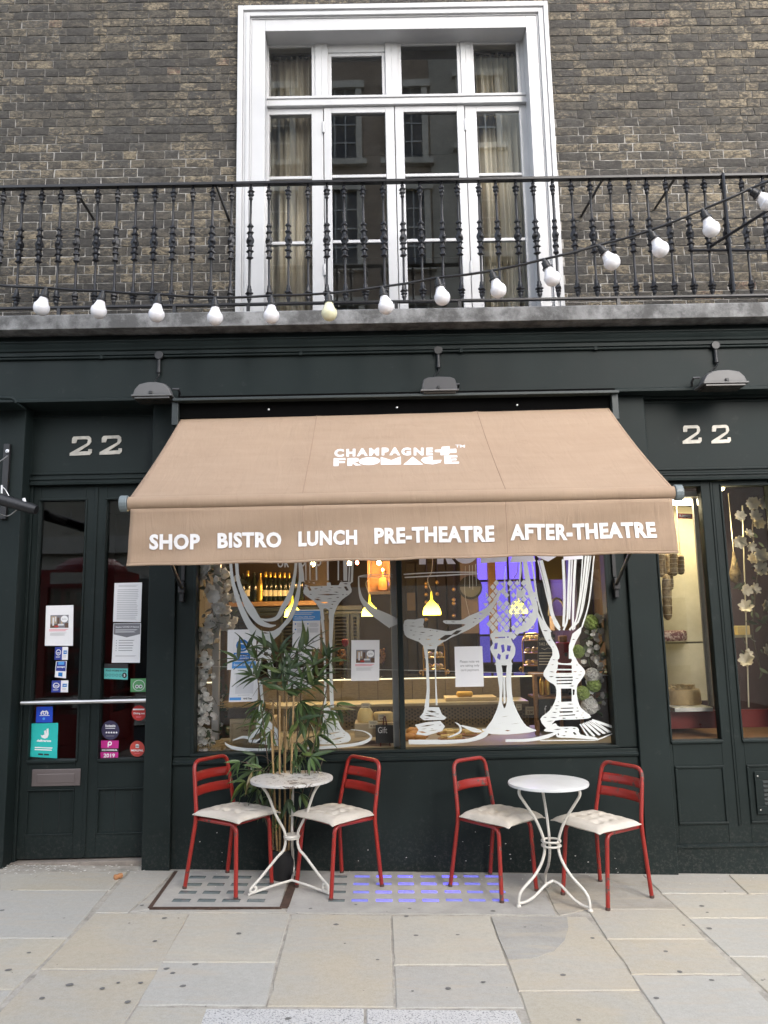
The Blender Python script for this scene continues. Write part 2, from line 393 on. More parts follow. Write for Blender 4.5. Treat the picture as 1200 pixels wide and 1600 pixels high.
ground_strip([(275,1362),(234,1419),(440,1419)], .022, .004, 'frame', pl1, M['rust'])
ground_strip([(462,1370),(444,1418)], .05, .006, 'channel', pl1, M['rust'])
pl2 = light_panel('pavement_light', 'concrete pavement light with violet glowing glass blocks between the two tables', [(464,1362),(836,1366),(868,1429),(448,1426)],
   [((531,1370),(770,1370),(782,1407),(526,1407.5)),8,4,.098,.042], lambda r,k: 2 if (k in (2,3,4) or (k==5 and r!=3)) and rng.random()<.82 else (1 if 1<=k<=6 else (0 if k==0 else 1)))
# chewing gum, petals and a cork
gum = MB(); 
def spot(bm, x, y, rx, ry, h, n=7):
    a0 = rng.random()*6
    bm.add([(x+rx*math.cos(a0+i*6.2832/n)*rng.uniform(.75,1.1), y+ry*math.sin(a0+i*6.2832/n)*rng.uniform(.75,1.1), zg(x)+.0012+h) for i in range(n)]+[(x,y,zg(x)+h+.0022)], [(i,(i+1)%n,n) for i in range(n)])
for p in [(257,1435),(279,1435),(242,1471),(373,1459),(45,1489),(100,1435),(13,1516),(109,1539),(66,1560),(185,1536),(220,1536),(270,1521),(286,1541),(305,1507),(260,1514),(200,1566),(222,1415),(450,1592),(485,1420),(556,1414),(715,1461),(650,1462),(880,1524),(755,1535),(820,1449),(904,1594),(1062,1519),(1068,1446),(1108,1451),(1112,1532),(1026,1560),(1040,1487),(926,1466),(1097,1416),(1105,1426),(635,1432),(770,1424),(1191,1532),(640,1420),(3,1423),(525,1445),(700,1545),(160,1545),(590,1500)]:
    g = UG(*p); r = rng.uniform(.007,.019); spot(gum, g.x, g.y, r, r*.9, .001)
for i in range(70): spot(gum, rng.uniform(-3,3), rng.uniform(2,5.2), *(rng.uniform(.003,.008),)*2, .0008)
tag(gum.build('gum_spots', pm('old chewing gum', (.15,.145,.135), .8)), 'dark chewing gum spots trodden into the flagstones', None, None, 'stuff')
pet = MB()
for i in range(95):
    px = rng.choice([rng.uniform(5,225), rng.uniform(5,120)]); py = 1352+rng.random()**2*16+ (0 if px<225 else 6)
    g = UG(px, py); spot(pet, g.x, g.y, rng.uniform(.004,.011), rng.uniform(.003,.008), .002, 5)
for i in range(30):
    g = UG(rng.uniform(230,1190), 1362+abs(rng.gauss(0,10))); spot(pet, g.x, g.y, rng.uniform(.003,.007), rng.uniform(.003,.006), .004, 5)
tag(pet.build('petal_litter', pm('white petal scraps', (.75,.73,.68), .8)), 'white petal scraps scattered along the doorstep', None, None, 'stuff')
g = UG(190,1372); ck = thing('cork', 'tan champagne cork lying on the flagstones by the left door', 'cork', (g.x,g.y,zg(g.x)))
bm = MB(); bm.lathe([(.0001,0),(.016,.001),(.0165,.02),(.014,.03),(.015,.036),(.018,.042),(.017,.05),(.0001,.055)], 12)
o = bm.build('stopper', pm('cork', (.42,.20,.09), .85, 0, .3, 60, .5), ck, smooth=40, local=True); o.rotation_euler = (R(90),0,R(-35)); o.location = (0,0,.017)
# ================================================================== UPPER BRICK WALL
YW = 5.80
def mk_brick(name, islands):
    t = NT(name); p = t.pos()
    if islands: r = t.n('ShaderNodeNewGeometry').outputs['Random Per Island']
    else: r = t.n('ShaderNodeObjectInfo').outputs['Random']
    base = t.ramp(r, [(0,(.082,.076,.067)),(.2,(.118,.105,.085)),(.38,(.090,.085,.077)),(.52,(.125,.112,.090)),(.66,(.095,.090,.081)),(.8,(.145,.126,.096)),(.93,(.105,.098,.084)),(.968,(.25,.21,.145)),(.992,(.18,.11,.085))], 'CONSTANT')
    off = t.n('ShaderNodeVectorMath', operation='ADD'); t.l(p, off.inputs[0])
    cb = t.n('ShaderNodeCombineXYZ'); t.l(t.math('MULTIPLY', r, 37.0), cb.inputs[0]); t.l(t.math('MULTIPLY', r, 91.0), cb.inputs[1]); t.l(cb.outputs[0], off.inputs[1])
    q = off.outputs[0]
    mp = t.n('ShaderNodeMapping'); mp.inputs['Scale'].default_value = (1, 1, 2.2); t.l(q, mp.inputs[0])
    n1 = t.noise(mp.outputs[0], 22, 8, .72, 1.2); n2 = t.noise(q, 48, 6, .75); big = t.noise(p, .9, 3, .5)
    thr = t.math('ADD', n1, t.math('MULTIPLY', t.math('SUBTRACT', r, .5), .22))
    thr = t.math('ADD', thr, t.math('MULTIPLY', t.math('SUBTRACT', big, .5), .30))
    c = t.mix(t.ramp(thr, [(.54, 0.), (.60, .9)]), base, (.29,.24,.165))
    c = t.mix(t.ramp(t.noise(mp.outputs[0], 15, 6, .7, 1.2), [(.47, 0.), (.545, .8)]), c, (.040,.037,.034))
    c = t.mix(t.ramp(n2, [(.32, .75), (.60, 0.)]), c, (.036,.034,.032))
    c = t.mix(t.ramp(t.noise(p, 40, 6, .8), [(.70, 0.), (.78, .5)]), c, (.42,.39,.33))
    h = t.math('ADD', n2, t.math('MULTIPLY', n1, .8))
    t.bsdf(c, .9, 0, h, .55, .010, .25); return t.m
M['brick'] = mk_brick('sooty stock brick', False); M['bricks'] = mk_brick('sooty stock brickwork', True)
def mk_mortar():
    t = NT('lime mortar, partly repointed'); p = t.pos(); n = t.noise(p, 30, 4); sx = t.n('ShaderNodeSeparateXYZ'); t.l(p, sx.inputs[0])
    big = t.noise(p, 1.3, 4, .6)
    # repointed lower courses (a patch of newer lime), old sooty joints above
    zz = t.math('ADD', sx.outputs[2], t.math('MULTIPLY', t.math('SUBTRACT', big, .5), 1.3))
    new = t.ramp(t.math('DIVIDE', t.math('SUBTRACT', zz, 4.0), 3.0), [(.50, 1.), (.60, .16)])
    xx = t.ramp(t.math('DIVIDE', t.math('ADD', sx.outputs[0], 3.2), 6.4), [(.07, 1.), (.11, 0.)])
    new = t.math('MAXIMUM', new, t.math('MULTIPLY', xx, .6))
    c = t.mix(t.math('MULTIPLY', new, t.ramp(n, [(.25, .35), (.6, 1.)])), (.07,.066,.06), (.48,.46,.43))
    t.bsdf(c, .95, 0, n, .4, .006, .2); return t.m
M['mortar'] = mk_mortar()
AX0, AX1 = PX(369,100,5.74)+.01, PX(869,200,5.74)-.01           # architrave sides
AZ1 = PZ(613,4.5,5.74)
wall = thing('brick_wall', 'dark sooty brick wall of the upper storey around the white window', 'wall', (0,YW,3.8))
bm = MB(); WX0, WX1, WZ0, WZ1 = -4.6, 4.8, 3.3, 7.7
for x0, x1, z0, z1 in ((WX0,AX0+.05,WZ0,WZ1),(AX1-.05,WX1,WZ0,WZ1),(AX0+.05,AX1-.05,AZ1-.05,WZ1)): bm.box(x0,x1,YW+.008,YW+.33,z0,z1)
bm.build('mortar', M['mortar'], wall)
CH, ST, HD = .0765, .227, .1135
def brick_vf(L, H, k, wob=.0022):
    r2 = random.Random(k); nx, nz = (5, 2) if L > .15 else (3, 2); vs = []; fs = []
    for j in range(nz+1):
        for i in range(nx+1):
            e = i in (0, nx) or j in (0, nz)
            vs.append((L*i/nx+r2.uniform(-wob,wob)*(1.4 if e else .3), (.0035 if e else 0)+r2.uniform(-.0016,.0016), H*j/nz+r2.uniform(-wob,wob)*.8))
    fs = [(j*(nx+1)+i, j*(nx+1)+i+1, (j+1)*(nx+1)+i+1, (j+1)*(nx+1)+i) for j in range(nz) for i in range(nx)]
    ring = [i for i in range(nx+1)]+[(j*(nx+1)+nx) for j in range(1,nz+1)]+[nz*(nx+1)+i for i in range(nx-1,-1,-1)]+[j*(nx+1) for j in range(nz-1,0,-1)]
    b0 = len(vs); vs += [(vs[i][0], .02, vs[i][2]) for i in ring]; n = len(ring)
    fs += [(ring[i], b0+i, b0+(i+1)%n, ring[(i+1)%n]) for i in range(n)]
    return vs, fs
BM_ = {}
for L in (ST, HD):
    for k in range(4):
        m_ = MB(); m_.add(*brick_vf(L-.0075, CH-.0085, k+int(L*1000))); me = m_.mesh('brick', 50); me.materials.append(M['brick']); BM_[L,k] = me
cand = []; rest = []
r3 = random.Random(3); row = 0; z = 3.62
while z < WZ1-.05:
    x = WX0+(.0 if row % 2 else .17)+r3.uniform(-.01,.01); k = row % 2
    while x < WX1:
        L = ST if k % 2 else HD; a, b_ = x, x+L; k += 1; x += L
        if z+CH > AZ1 or True:
            segs = [(a, b_)]
            if z < AZ1+.0: segs = [(a, min(b_, AX0)), (max(a, AX1), b_)]
            for s0, s1 in segs:
                if s1-s0 < .03: continue
                full = abs(s1-s0-L) < 1e-6
                d = Vector(((s0+s1)/2, YW, z+CH/2-EYE)); q = CM.transposed() @ Vector((d.x, d.y, z-EYE)); px, py = 600+1200*q.x/q.z, 800-1200*q.y/q.z
                vis = 12 < px < 1188 and 4 < py < 465
                (cand if (full and vis) else rest).append((s0, z, s1-s0, L, py))
    row += 1; z += CH
key = lambda c: -c[2]*(1.0 if c[4] < 278 else .55)*(1+c[4]*.0006)
cand.sort(key=key)
for s0, z, l, L, py in cand[:290]:
    link('brick', BM_[L, r3.randrange(4)], wall, M=Matrix.Translation((s0+.0045, r3.uniform(-.0025,.0015), z+.0045-3.8)), local=True)
bm = MB()
for i, (s0, z, l, L, py) in enumerate(cand[290:]+rest):
    vs, fs = brick_vf(l-.0075, CH-.0085, i % 17); dy = r3.uniform(-.0025,.0015)
    bm.add([(v[0]+s0+.0045, v[1]+YW+dy, v[2]+z+.0045) for v in vs], fs)
o = bm.build('brickwork', M['bricks'], wall, smooth=50); o['kind'] = 'stuff'
# ================================================================== WHITE WINDOW
YA, YFm, YGl = 5.74, 5.93, 5.95
win = thing('casement_window', 'tall white four light casement window above the balcony', 'window', ((AX0+AX1)/2, YA, 3.93))
IX0, IX1 = PX(412.5,150,YA)+.002, PX(829,150,YA); IZ1 = PZ(613,41,YA); Z0 = 3.92
def architrave():
    for a, b_, yf, nm in ((0,.055,0,'o'),(.055,.085,.018,'m'),(.085,1,.028,'i')):
        pass
    wl = IX0-AX0; wr = AX1-IX1; wt = AZ1-IZ1
    bm = MB()
    for f0, f1, yo in ((0,.20,0.),(.20,.30,.016),(.30,.44,.006),(.44,.50,.024),(.50,1.,.032)):
        y0 = YA+yo; y1 = YFm+.1 if f1 == 1. else YW+.03
        xl0, xl1, xr0, xr1 = AX0+wl*f0, AX0+wl*f1, AX1-wr*f1, AX1-wr*f0; zt0, zt1 = AZ1-wt*f1, AZ1-wt*f0
        bm.box(xl0, xl1-.0006, y0, y1, Z0, zt1-.0003); bm.box(xr0+.0006, xr1, y0, y1, Z0, zt1-.0003); bm.box(xl1-.0003, xr0+.0003, y0+.0004, y1, zt0, zt1)
    return bm
architrave().build('architrave', M['white'], win, bev=.004)
def wx(px, py): return PX(px, py, YFm)
def wz(px, py): return PZ(px, py, YFm)
frame = MB(); sash = MB(); beads = MB()
ZT0, ZT1 = wz(617,166), wz(617,152)      # transom
ZTOP = IZ1+.0
JX0, JX1 = IX0-.0, IX1+.0
frame.box(JX0-.01, JX1+.01, YFm-.03, YFm+.08, ZT0, ZT1); frame.box(JX0-.01, JX1+.01, YFm-.04, YFm-.03, ZT1-.025, ZT1-.002)
topg = [((420,487),(73,151.5)),((517.7,597),(86,154.6)),((627,714.7),(70,149)),((740.7,808),(68,146.6))]
xs = []
for (a, c), (d, e) in topg:
    xs.append((wx(a,(d+e)/2), wx(c,(d+e)/2), wz((a+c)/2,e), wz((a+c)/2,d)))
pr = [JX0-.01]+[None]*3+[JX1+.01]
panes = []
zt_head = max(x[3] for x in xs)+.03
frame.box(JX0-.01, JX1+.01, YFm-.02, YFm+.08, zt_head, ZTOP+.02)
edges = [JX0-.01]+[(xs[i][1]+xs[i+1][0])/2 for i in range(3)]+[JX1+.01]
for i, (x0, x1, z0, z1) in enumerate(xs):
    e0, e1 = edges[i], edges[i+1]; yo = .012 if i == 1 else 0
    frame.box(e0, x0-.03, YFm-.012+.0007*i, YFm+.08, ZT1, zt_head); frame.box(x1+.03, e1, YFm-.012+.0007*i, YFm+.08, ZT1, zt_head)
    sash.box(x0-.03, x0, YFm+yo, YFm+.05, z0-.03, z1+.03); sash.box(x1, x1+.03, YFm+yo, YFm+.05, z0-.03, z1+.03)
    sash.box(x0, x1, YFm+yo+.0005, YFm+.05, z0-.03, z0); sash.box(x0, x1, YFm+yo+.0005, YFm+.05, z1, z1+.03)
    if z1+.03 < zt_head-.004: sash.box(x0-.03, x1+.03, YFm+.003, YFm+.06, z1+.031, zt_head)
    if z0-.03 > ZT1+.002: sash.box(x0-.03, x1+.03, YFm+.004, YFm+.06, ZT1, z0-.031)
    panes.append((x0, x1, z0, z1))
leaf = [415.6, 505.8, 617.5, 728, 819]; lg = [(420.5,487),(518,603),(631.6,715.6),(746.5,814)]
lx = [wx(p,225) for p in leaf]; lx[0] = JX0-.01; lx[-1] = JX1+.01
ZL1 = wz(617,175.5); bars = [wz(617,273.5), wz(617,375.5)]; ZL0 = 3.93
for i, (a, c) in enumerate(lg):
    x0, x1 = wx(a,225), wx(c,225); g_ = .0035
    leafm = MB(); Yl = YFm-.004 if i in (1,2) else YFm+.004
    leafm.box(lx[i]+g_, x0, Yl, Yl+.055, ZL0, ZT0-.004); leafm.box(x1, lx[i+1]-g_, Yl, Yl+.055, ZL0, ZT0-.004)
    leafm.box(x0, x1, Yl+.0006, Yl+.055, ZL1, ZT0-.004); leafm.box(x0, x1, Yl+.0006, Yl+.055, ZL0, ZL0+.09)
    lf = leafm.build('casement', M['white'], win, bev=.003)
    for zb in bars:
        bb = MB(); bb.box(x0, x1, Yl+.008, Yl+.045, zb-.0135, zb+.0135); bb.build('glazing_bar', M['white'], lf, bev=.004)
    zz = [ZL0+.09]+[b_ for b_ in reversed(bars)]+[ZL1]
    for z0, z1 in zip(zz, zz[1:]):
        pb = MB(); pb.add([(x0,YGl,z0),(x1,YGl,z0),(x1,YGl,z1),(x0,YGl,z1)], [(0,1,2,3)]); pb.build('pane', M['glass_up'], lf)
    if i in (1,2):
        hx = lx[1]+.0 if i == 1 else lx[3]
        for hz_ in (wz(617,198), wz(617,420)):
            hb = MB(); hb.lathe([(.009,-.05),(.011,-.045),(.011,.045),(.009,.05)], 8, (hx, Yl-.004, hz_)); hb.build('hinge', M['white'], lf, smooth=40)
frame.build('window_frame', M['white'], win, bev=.004); sash.build('fanlight_sash', M['white'], win, bev=.003)
for i, (x0, x1, z0, z1) in enumerate(panes):
    pb = MB(); y = YGl+(.01 if i == 1 else 0); pb.add([(x0,y,z0),(x1,y,z0),(x1,y,z1),(x0,y,z1)], [(0,1,2,3)]); pb.build('pane', M['glass_up'], win)
# room behind it
rm = MB(); X0, X1, Y0, Y1, Za, Zb = AX0-1.2, AX1+1.2, YW+.34, 10.5, 3.7, IZ1+.35
rm.add([(X0,Y0,Za),(X1,Y0,Za),(X1,Y1,Za),(X0,Y1,Za),(X0,Y0,Zb),(X1,Y0,Zb),(X1,Y1,Zb),(X0,Y1,Zb)], [(0,1,2,3),(1,5,6,2),(3,2,6,7),(0,3,7,4)])
tag(rm.build('room_wall', pm('dim cream room wall', (.36,.32,.24), .8)), 'walls of the dim room behind the upper window', None, None, 'structure')
cl = MB(); cl.box(X0, X1, Y0, Y1, Zb, Zb+.05); cl.box(X0, X1, Y0+.25, Y0+.31, Zb-.14, Zb-.001); cl.box(X0, X1, Y0+1.9, Y0+2.2, Zb-.25, Zb-.001)
tag(cl.build('room_ceiling', pm('room ceiling', (.62,.58,.46), .8)), 'ceiling of the room behind the upper window', None, None, 'structure')
M['curtain'] = pm('beige curtain', (.66,.60,.49), .85, 0, .12, 4, .2, 300)
M['net'] = pm('pale curtain lining', (.72,.68,.60), .85, 0, .1, 4, .2, 300)
def curtain(name, label, x0, x1, y, folds, mat, pelmet=None):
    t = thing(name, label, 'curtain', ((x0+x1)/2, y, ZL0)); r4 = random.Random(int(x0*100)); ph = r4.random()*6; zt = wz(617,60)
    def fn(u, v):
        a = u*folds*2*math.pi+ph+.6*math.sin(3*u*6.28+v)
        return (x0+(x1-x0)*(u+.012*math.sin(a*.5)*v), y+(.035+.02*math.sin(u*17))*math.sin(a)*(.75+.25*v)+.012*math.sin(v*7+u*9), zt+(ZL0-zt)*v)
    bm = MB(); bm.grid(fn, folds*10, 14); bm.build('curtain_cloth', mat, t, smooth=80)
    rb = MB(); rb.tube([(x0-.05,y,zt+.01),(x1+.05,y,zt+.01)], .015, 8); rb.build('curtain_rail', M['black'], t, smooth=40)
curtain('curtain', 'beige curtain gathered behind the left side light of the upper window', PX(436,250,6.15), PX(490,250,6.15), 6.15, 6, M['curtain'])
curtain('net_curtain', 'pale thin lining hanging beside the left beige curtain', PX(410,250,6.22), PX(462,250,6.22), 6.22, 5, M['net'])
curtain('curtain', 'beige pleated curtain behind the right side light of the upper window', PX(744,250,6.15), PX(820,250,6.15), 6.15, 9, M['curtain'])
# ================================================================== BALCONY LEDGE AND RAILING
YS = 5.22
def mk_ledge():
    t = NT('weathered stucco ledge'); p = t.pos(); n = t.noise(p, 6, 6, .7); n2 = t.noise(p, 60, 4)
    mp = t.n('ShaderNodeMapping'); mp.inputs['Scale'].default_value = (5, 1, 1.6); t.l(p, mp.inputs[0]); st = t.noise(mp.outputs[0], 1.5, 5, .65)
    c = t.mix(t.ramp(n, [(.40, 0.), (.62, 1.)]), (.085,.084,.082), (.25,.25,.248)); c = t.mix(t.ramp(st, [(.42, 0.), (.75, .6)]), c, (.06,.058,.055))
    t.bsdf(c, .85, 0, n2, .4, .006); return t.m
M['ledge'] = mk_ledge()
ledge = thing('balcony_ledge', 'weathered grey stone balcony ledge across the shopfront', 'ledge', (0,YS,3.79))
ZS0, ZS1 = PZ(600,505,YS), PZ(600,481,YS)
bm = MB(); bm.xprofile([(YS,ZS0),(YW+.1,ZS0),(YW+.1,ZS1+.02),(YS+.02,ZS1),(YS,ZS1-.012)], -4.6, 4.8); bm.build('slab', M['ledge'], ledge, bev=.004)
bm = MB(); bm.box(-4.6,4.8,YW-.05,YW+.02,ZS1+.021,ZS1+.05); bm.build('flashing', pm('lead flashing', (.30,.31,.33), .6), ledge)
YR_ = 5.28; RZ1 = PZ(600,284,YR_); RZ0 = PZ(600,472,YR_)
rail = thing('balcony_railing', 'black ornate cast iron balcony railing', 'railing', (0,YR_,ZS1))
bm = MB(); bm.box(-4.5,4.7,YR_-.022,YR_+.022,RZ1-.011,RZ1+.011); bm.build('top_rail', M['iron'], rail, bev=.003)
bm = MB(); bm.box(-4.5,4.7,YR_-.014,YR_+.014,RZ0-.009,RZ0+.009); bm.build('bottom_rail', M['iron'], rail, bev=.003)
H = RZ1-RZ0
pf = [(232,10),(262,11),(270,20),(278,14),(292,17),(304,34),(313,37),(320,24),(330,22),(340,31),(350,30),(358,16),(372,16),(382,21),(390,16),(396,11.5),(630,12),(640,17),(655,31),(664,33),(672,19),(705,18),(715,30),(727,37),(735,26),(755,21),(772,27),(785,35),(805,40),(825,36),(840,25),(848,34),(858,35),(866,20),(892,20),(902,34),(914,40),(922,22),(958,20),(968,33),(978,36),(986,16),(996,11.5),(1245,11.5),(1252,18),(1275,20),(1290,25),(1305,22),(1320,40),(1330,38),(1338,22),(1350,34),(1358,30),(1366,18),(1380,25),(1392,18),(1410,13),(1430,12)]
prof = [(r/1407*1.08, H*(1-(y-228)/(1430-228))) for y, r in pf][::-1]
bm = MB()
n = 12; N = len(prof); vs = []
for r, z in prof:
    for k in range(n):
        a = 2*math.pi*k/n; wide = max(0, min(1, (r-.0125)/.012)); rr = r*(1-.30*wide*abs(math.sin(2*a+math.pi/4*0)))
        vs.append((rr*math.cos(a), rr*math.sin(a), z))
bm.add(vs, [(i*n+k, i*n+(k+1)%n, (i+1)*n+(k+1)%n, (i+1)*n+k) for i in range(N-1) for k in range(n)])
zb = H*(1-(805-228)/(1430-228))
bm.lathe([(.0001,-.019),(.010,-.016),(.016,-.006),(.016,.006),(.010,.016),(.0001,.019)], 8, (0,-.018,zb))
bal = bm.mesh('baluster', 45); bal.materials.append(M['iron'])
bx0, bx1 = PX(31,380,YR_), PX(1166,370,YR_); step = (bx1-bx0)/38
for i in range(-14, 54):
    x = bx0+i*step
    if -4.45 < x < 4.65: link('baluster', bal, rail, M=Matrix.Translation((x+r3.uniform(-.005,.005), r3.uniform(-.003,.003), RZ0-ZS1)) @ Matrix.Rotation(r3.gauss(0,.006),4,'Y') @ Matrix.Rotation(r3.uniform(-.5,.5),4,'Z'), local=True)
def bar(name, pts, r=.009, n=6): 
    b_ = MB(); b_.tube(pts, r, n); return b_.build(name, M['iron'], rail, smooth=40)
for (px, py, qx, qy) in ((115,293,146,342),(338,290,358,345),(942,279,908,338),(1055,278,1024,325)):
    a = U(px,py,YR_); wp = U(qx,qy,YW); bar('brace', [a, wp], .011)
bar('brace', [U(1110,385,YR_-.02), U(1206,325,YR_-.35)], .011); bar('stay', [U(1080,391,YR_-.02), U(1206,391,YR_-.02)], .010)
for px in (93,273,388,619,718,966): 
    x = PX(px,470,YR_); b_ = MB(); b_.box(x-.012,x+.012,YR_-.012,YR_+.012,ZS1,RZ0-.008); b_.build('foot', M['iron'], rail)
x = PX(1138,380,YR_-.02); bar('post', [(x,YR_-.035,RZ0+.02),(x,YR_-.035,RZ1)], .011)
# ================================================================== FESTOON OF BULBS
sl = thing('string_lights', 'black cable of big white festoon bulbs strung along the balcony', 'string lights', U(600,462,4.75))
def ys(px): return 4.92-.45*max(0,(px-500)/700)**1.3
bl = [(72,452,67,480,0),(161,457,157,482,0),(248,462,246,487,0),(336,467,336,490,0),(424,464,424,490,0),(513,460,514,487,1),(597,450,601,477,0),(684,436,689,465,0),(768,425,774,449,0),(850,407,857,430,0),(936,385,945,404,0),(1016,362,1023,382,0),(1098,329,1105,352,0),(1172,297,1187,315,0),(1250,262,1262,284,0),(-18,446,-22,474,0)]
cab = sorted([(a, b_-2) for a, b_, *_ in bl])
pts = []
for (a, b_), (c, d) in zip(cab, cab[1:]):
    pts += [(a, b_), ((a+c)/2, (b_+d)/2+1.0)]
pts += [cab[-1]]
pts = [U(px,py,ys(px)) for px, py in pts]
b_ = MB(); b_.tube(cat(pts, 3), .0085, 6); b_.build('cable', M['black'], sl, smooth=60)
def bulbmat(name, c): 
    t = NT(name); b_ = t.bsdf(c, .25, 0, None); b_.inputs['Subsurface Weight'].default_value = .25; b_.inputs['Subsurface Radius'].default_value = (.03,.03,.03); return t.m
BM0, BM1 = bulbmat('frosted white bulb', (.80,.79,.81)), bulbmat('yellowed bulb', (.74,.72,.50))
bp = [(.0001,-.125),(.020,-.122),(.036,-.113),(.048,-.097),(.0535,-.078),(.0535,-.066),(.050,-.052),(.0485,-.0515),(.0455,-.0505),(.040,-.038),(.033,-.022),(.028,-.006),(.026,.006),(.0001,.0065)]
sp2 = [(.0001,.000),(.034,.000),(.035,.010),(.026,.016),(.024,.050),(.015,.056),(.013,.070),(.0001,.072)]
mb1 = MB(); mb1.lathe(bp[::-1], 20); bme = mb1.mesh('bulb', 50)
mb2 = MB(); mb2.lathe(sp2, 12); sme = mb2.mesh('socket', 40); sme.materials.append(M['black'])
bme1 = bme.copy(); bme.materials.append(BM0); bme1.materials.append(BM1)
for sx_, sy_, cx_, cy_, y_ in bl:
    a = U(sx_, sy_+8, ys(sx_)); c = U(cx_, cy_, ys(sx_)); d = (a-c).normalized()
    q = Vector((0,0,1)).rotation_difference(d).to_matrix().to_4x4(); s_ = 1.0
    tip = U(sx_, sy_, ys(sx_)); org = tip-d*.062
    o = link('bulb', bme1 if y_ else bme, sl, M=Matrix.Translation(org-sl.location)@q, local=True)
    if y_: o['label'] = 'yellowed bulb, tinted greener than its neighbours'
    link('socket', sme, o, local=True)
# ================================================================== SHOPFRONT (dark green timber)
YP, YF, YRs, YGs = 5.43, 5.36, 5.462, 5.525
shop = thing('shopfront', 'dark green painted timber shopfront with pilasters and fascia', 'shopfront', (0,YP,0))
G_ = M['green']
PL = (PX(232,900,YP)+PX(221,1350,YP))/2, (PX(274,886,YP)+PX(265,1358,YP))/2
PR = (PX(977,870,YP)+PX(1015,1366,YP))/2, (PX(1026.7,866,YP)+PX(1058,1368,YP))/2
P0 = -3.15, (PX(41,645,YP)+PX(3,1357,YP))/2
ZFB = PZ(600,620,YF); ZFT = PZ(600,548,YF)
def pil(x0, x1):
    b_ = MB(); b_.box(x0, x1, YP, YP+.25, zg((x0+x1)/2)-.05, ZFB-.002)
    o = b_.build('pilaster', G_, shop, bev=.006)
    return o
pil(*P0); pil(*PL); pil(*PR)
for a, c in ((-5.2, -3.152), (3.752, 5.4)):
    b_ = MB(); b_.box(a, c, YP+.03, YP+.25, zg((a+c)/2)-.1, ZFB-.003); b_.build('side_panel', G_, shop, bev=.004)
XR1 = 3.35; pil(XR1-.02, XR1+.4)
# fascia and cornice
b_ = MB(); b_.box(-4.6, 4.8, YF, YF+.35, ZFB+.028, ZFT); b_.build('fascia', G_, shop, bev=.003)
b_ = MB(); b_.xprofile([(YF-.022,ZFB),(YF+.3,ZFB),(YF+.3,ZFB+.028),(YF-.014,ZFB+.028),(YF-.022,ZFB+.020)], -4.6, 4.8); b_.build('fascia_lip', G_, shop, bev=.003)
zc = ZFT; b_ = MB(); top = ZS0-.001
b_.xprofile([(YF+.34,zc),(YF-.012,zc),(YF-.012,zc+.028),(YF-.024,zc+.034),(YF-.028,zc+.05),(YF-.034,zc+.062),(YF-.040,zc+.078),(YF-.034,zc+.088),(YF-.042,zc+.094),(YF-.042,top-.05),(YF-.0,top-.045),(YF-.0,top),(YF+.34,top)], -4.6, 4.8); b_.build('cornice', G_, shop, bev=.002)
# conduit with junction boxes
ZCn = PZ(600,551,YF-.01)
cd_ = thing('conduit', 'black painted cable conduit with round junction boxes along the fascia', 'conduit', (0,YF,ZCn))
b_ = MB(); b_.tube([(-4.5,YF-.012,ZCn),(4.7,YF-.012,ZCn)], .010, 8); b_.build('pipe', G_, cd_, smooth=50)
for px in (160, 470, 720, 930):
    x = PX(px,552,YF); b_ = MB(); b_.box(x-.012,x+.012,YF-.026,YF,ZCn-.014,ZCn+.014); b_.build('clip', G_, cd_, bev=.003)
jb = []
for px, py in ((250,553),(684,546),(1115,536)):
    x = PX(px,py,YF); jb.append(x); b_ = MB(); b_.prism([(x+.032*math.cos(a*.3927), YF-.035, ZCn+.004+.032*math.sin(a*.3927)) for a in range(16)][::-1], (0,.034,0)); b_.build('junction_box', M['black'], cd_, bev=.004)
    b_ = MB(); b_.tube([(x,YF-.018,ZCn-.02),(x,YF-.018,ZCn-.10)], .013, 8); b_.tube([(x,YF-.018,ZCn-.10),(x,YF-.018,ZCn-.125)], .016, 8); b_.build('gland', M['black'], cd_, smooth=50)
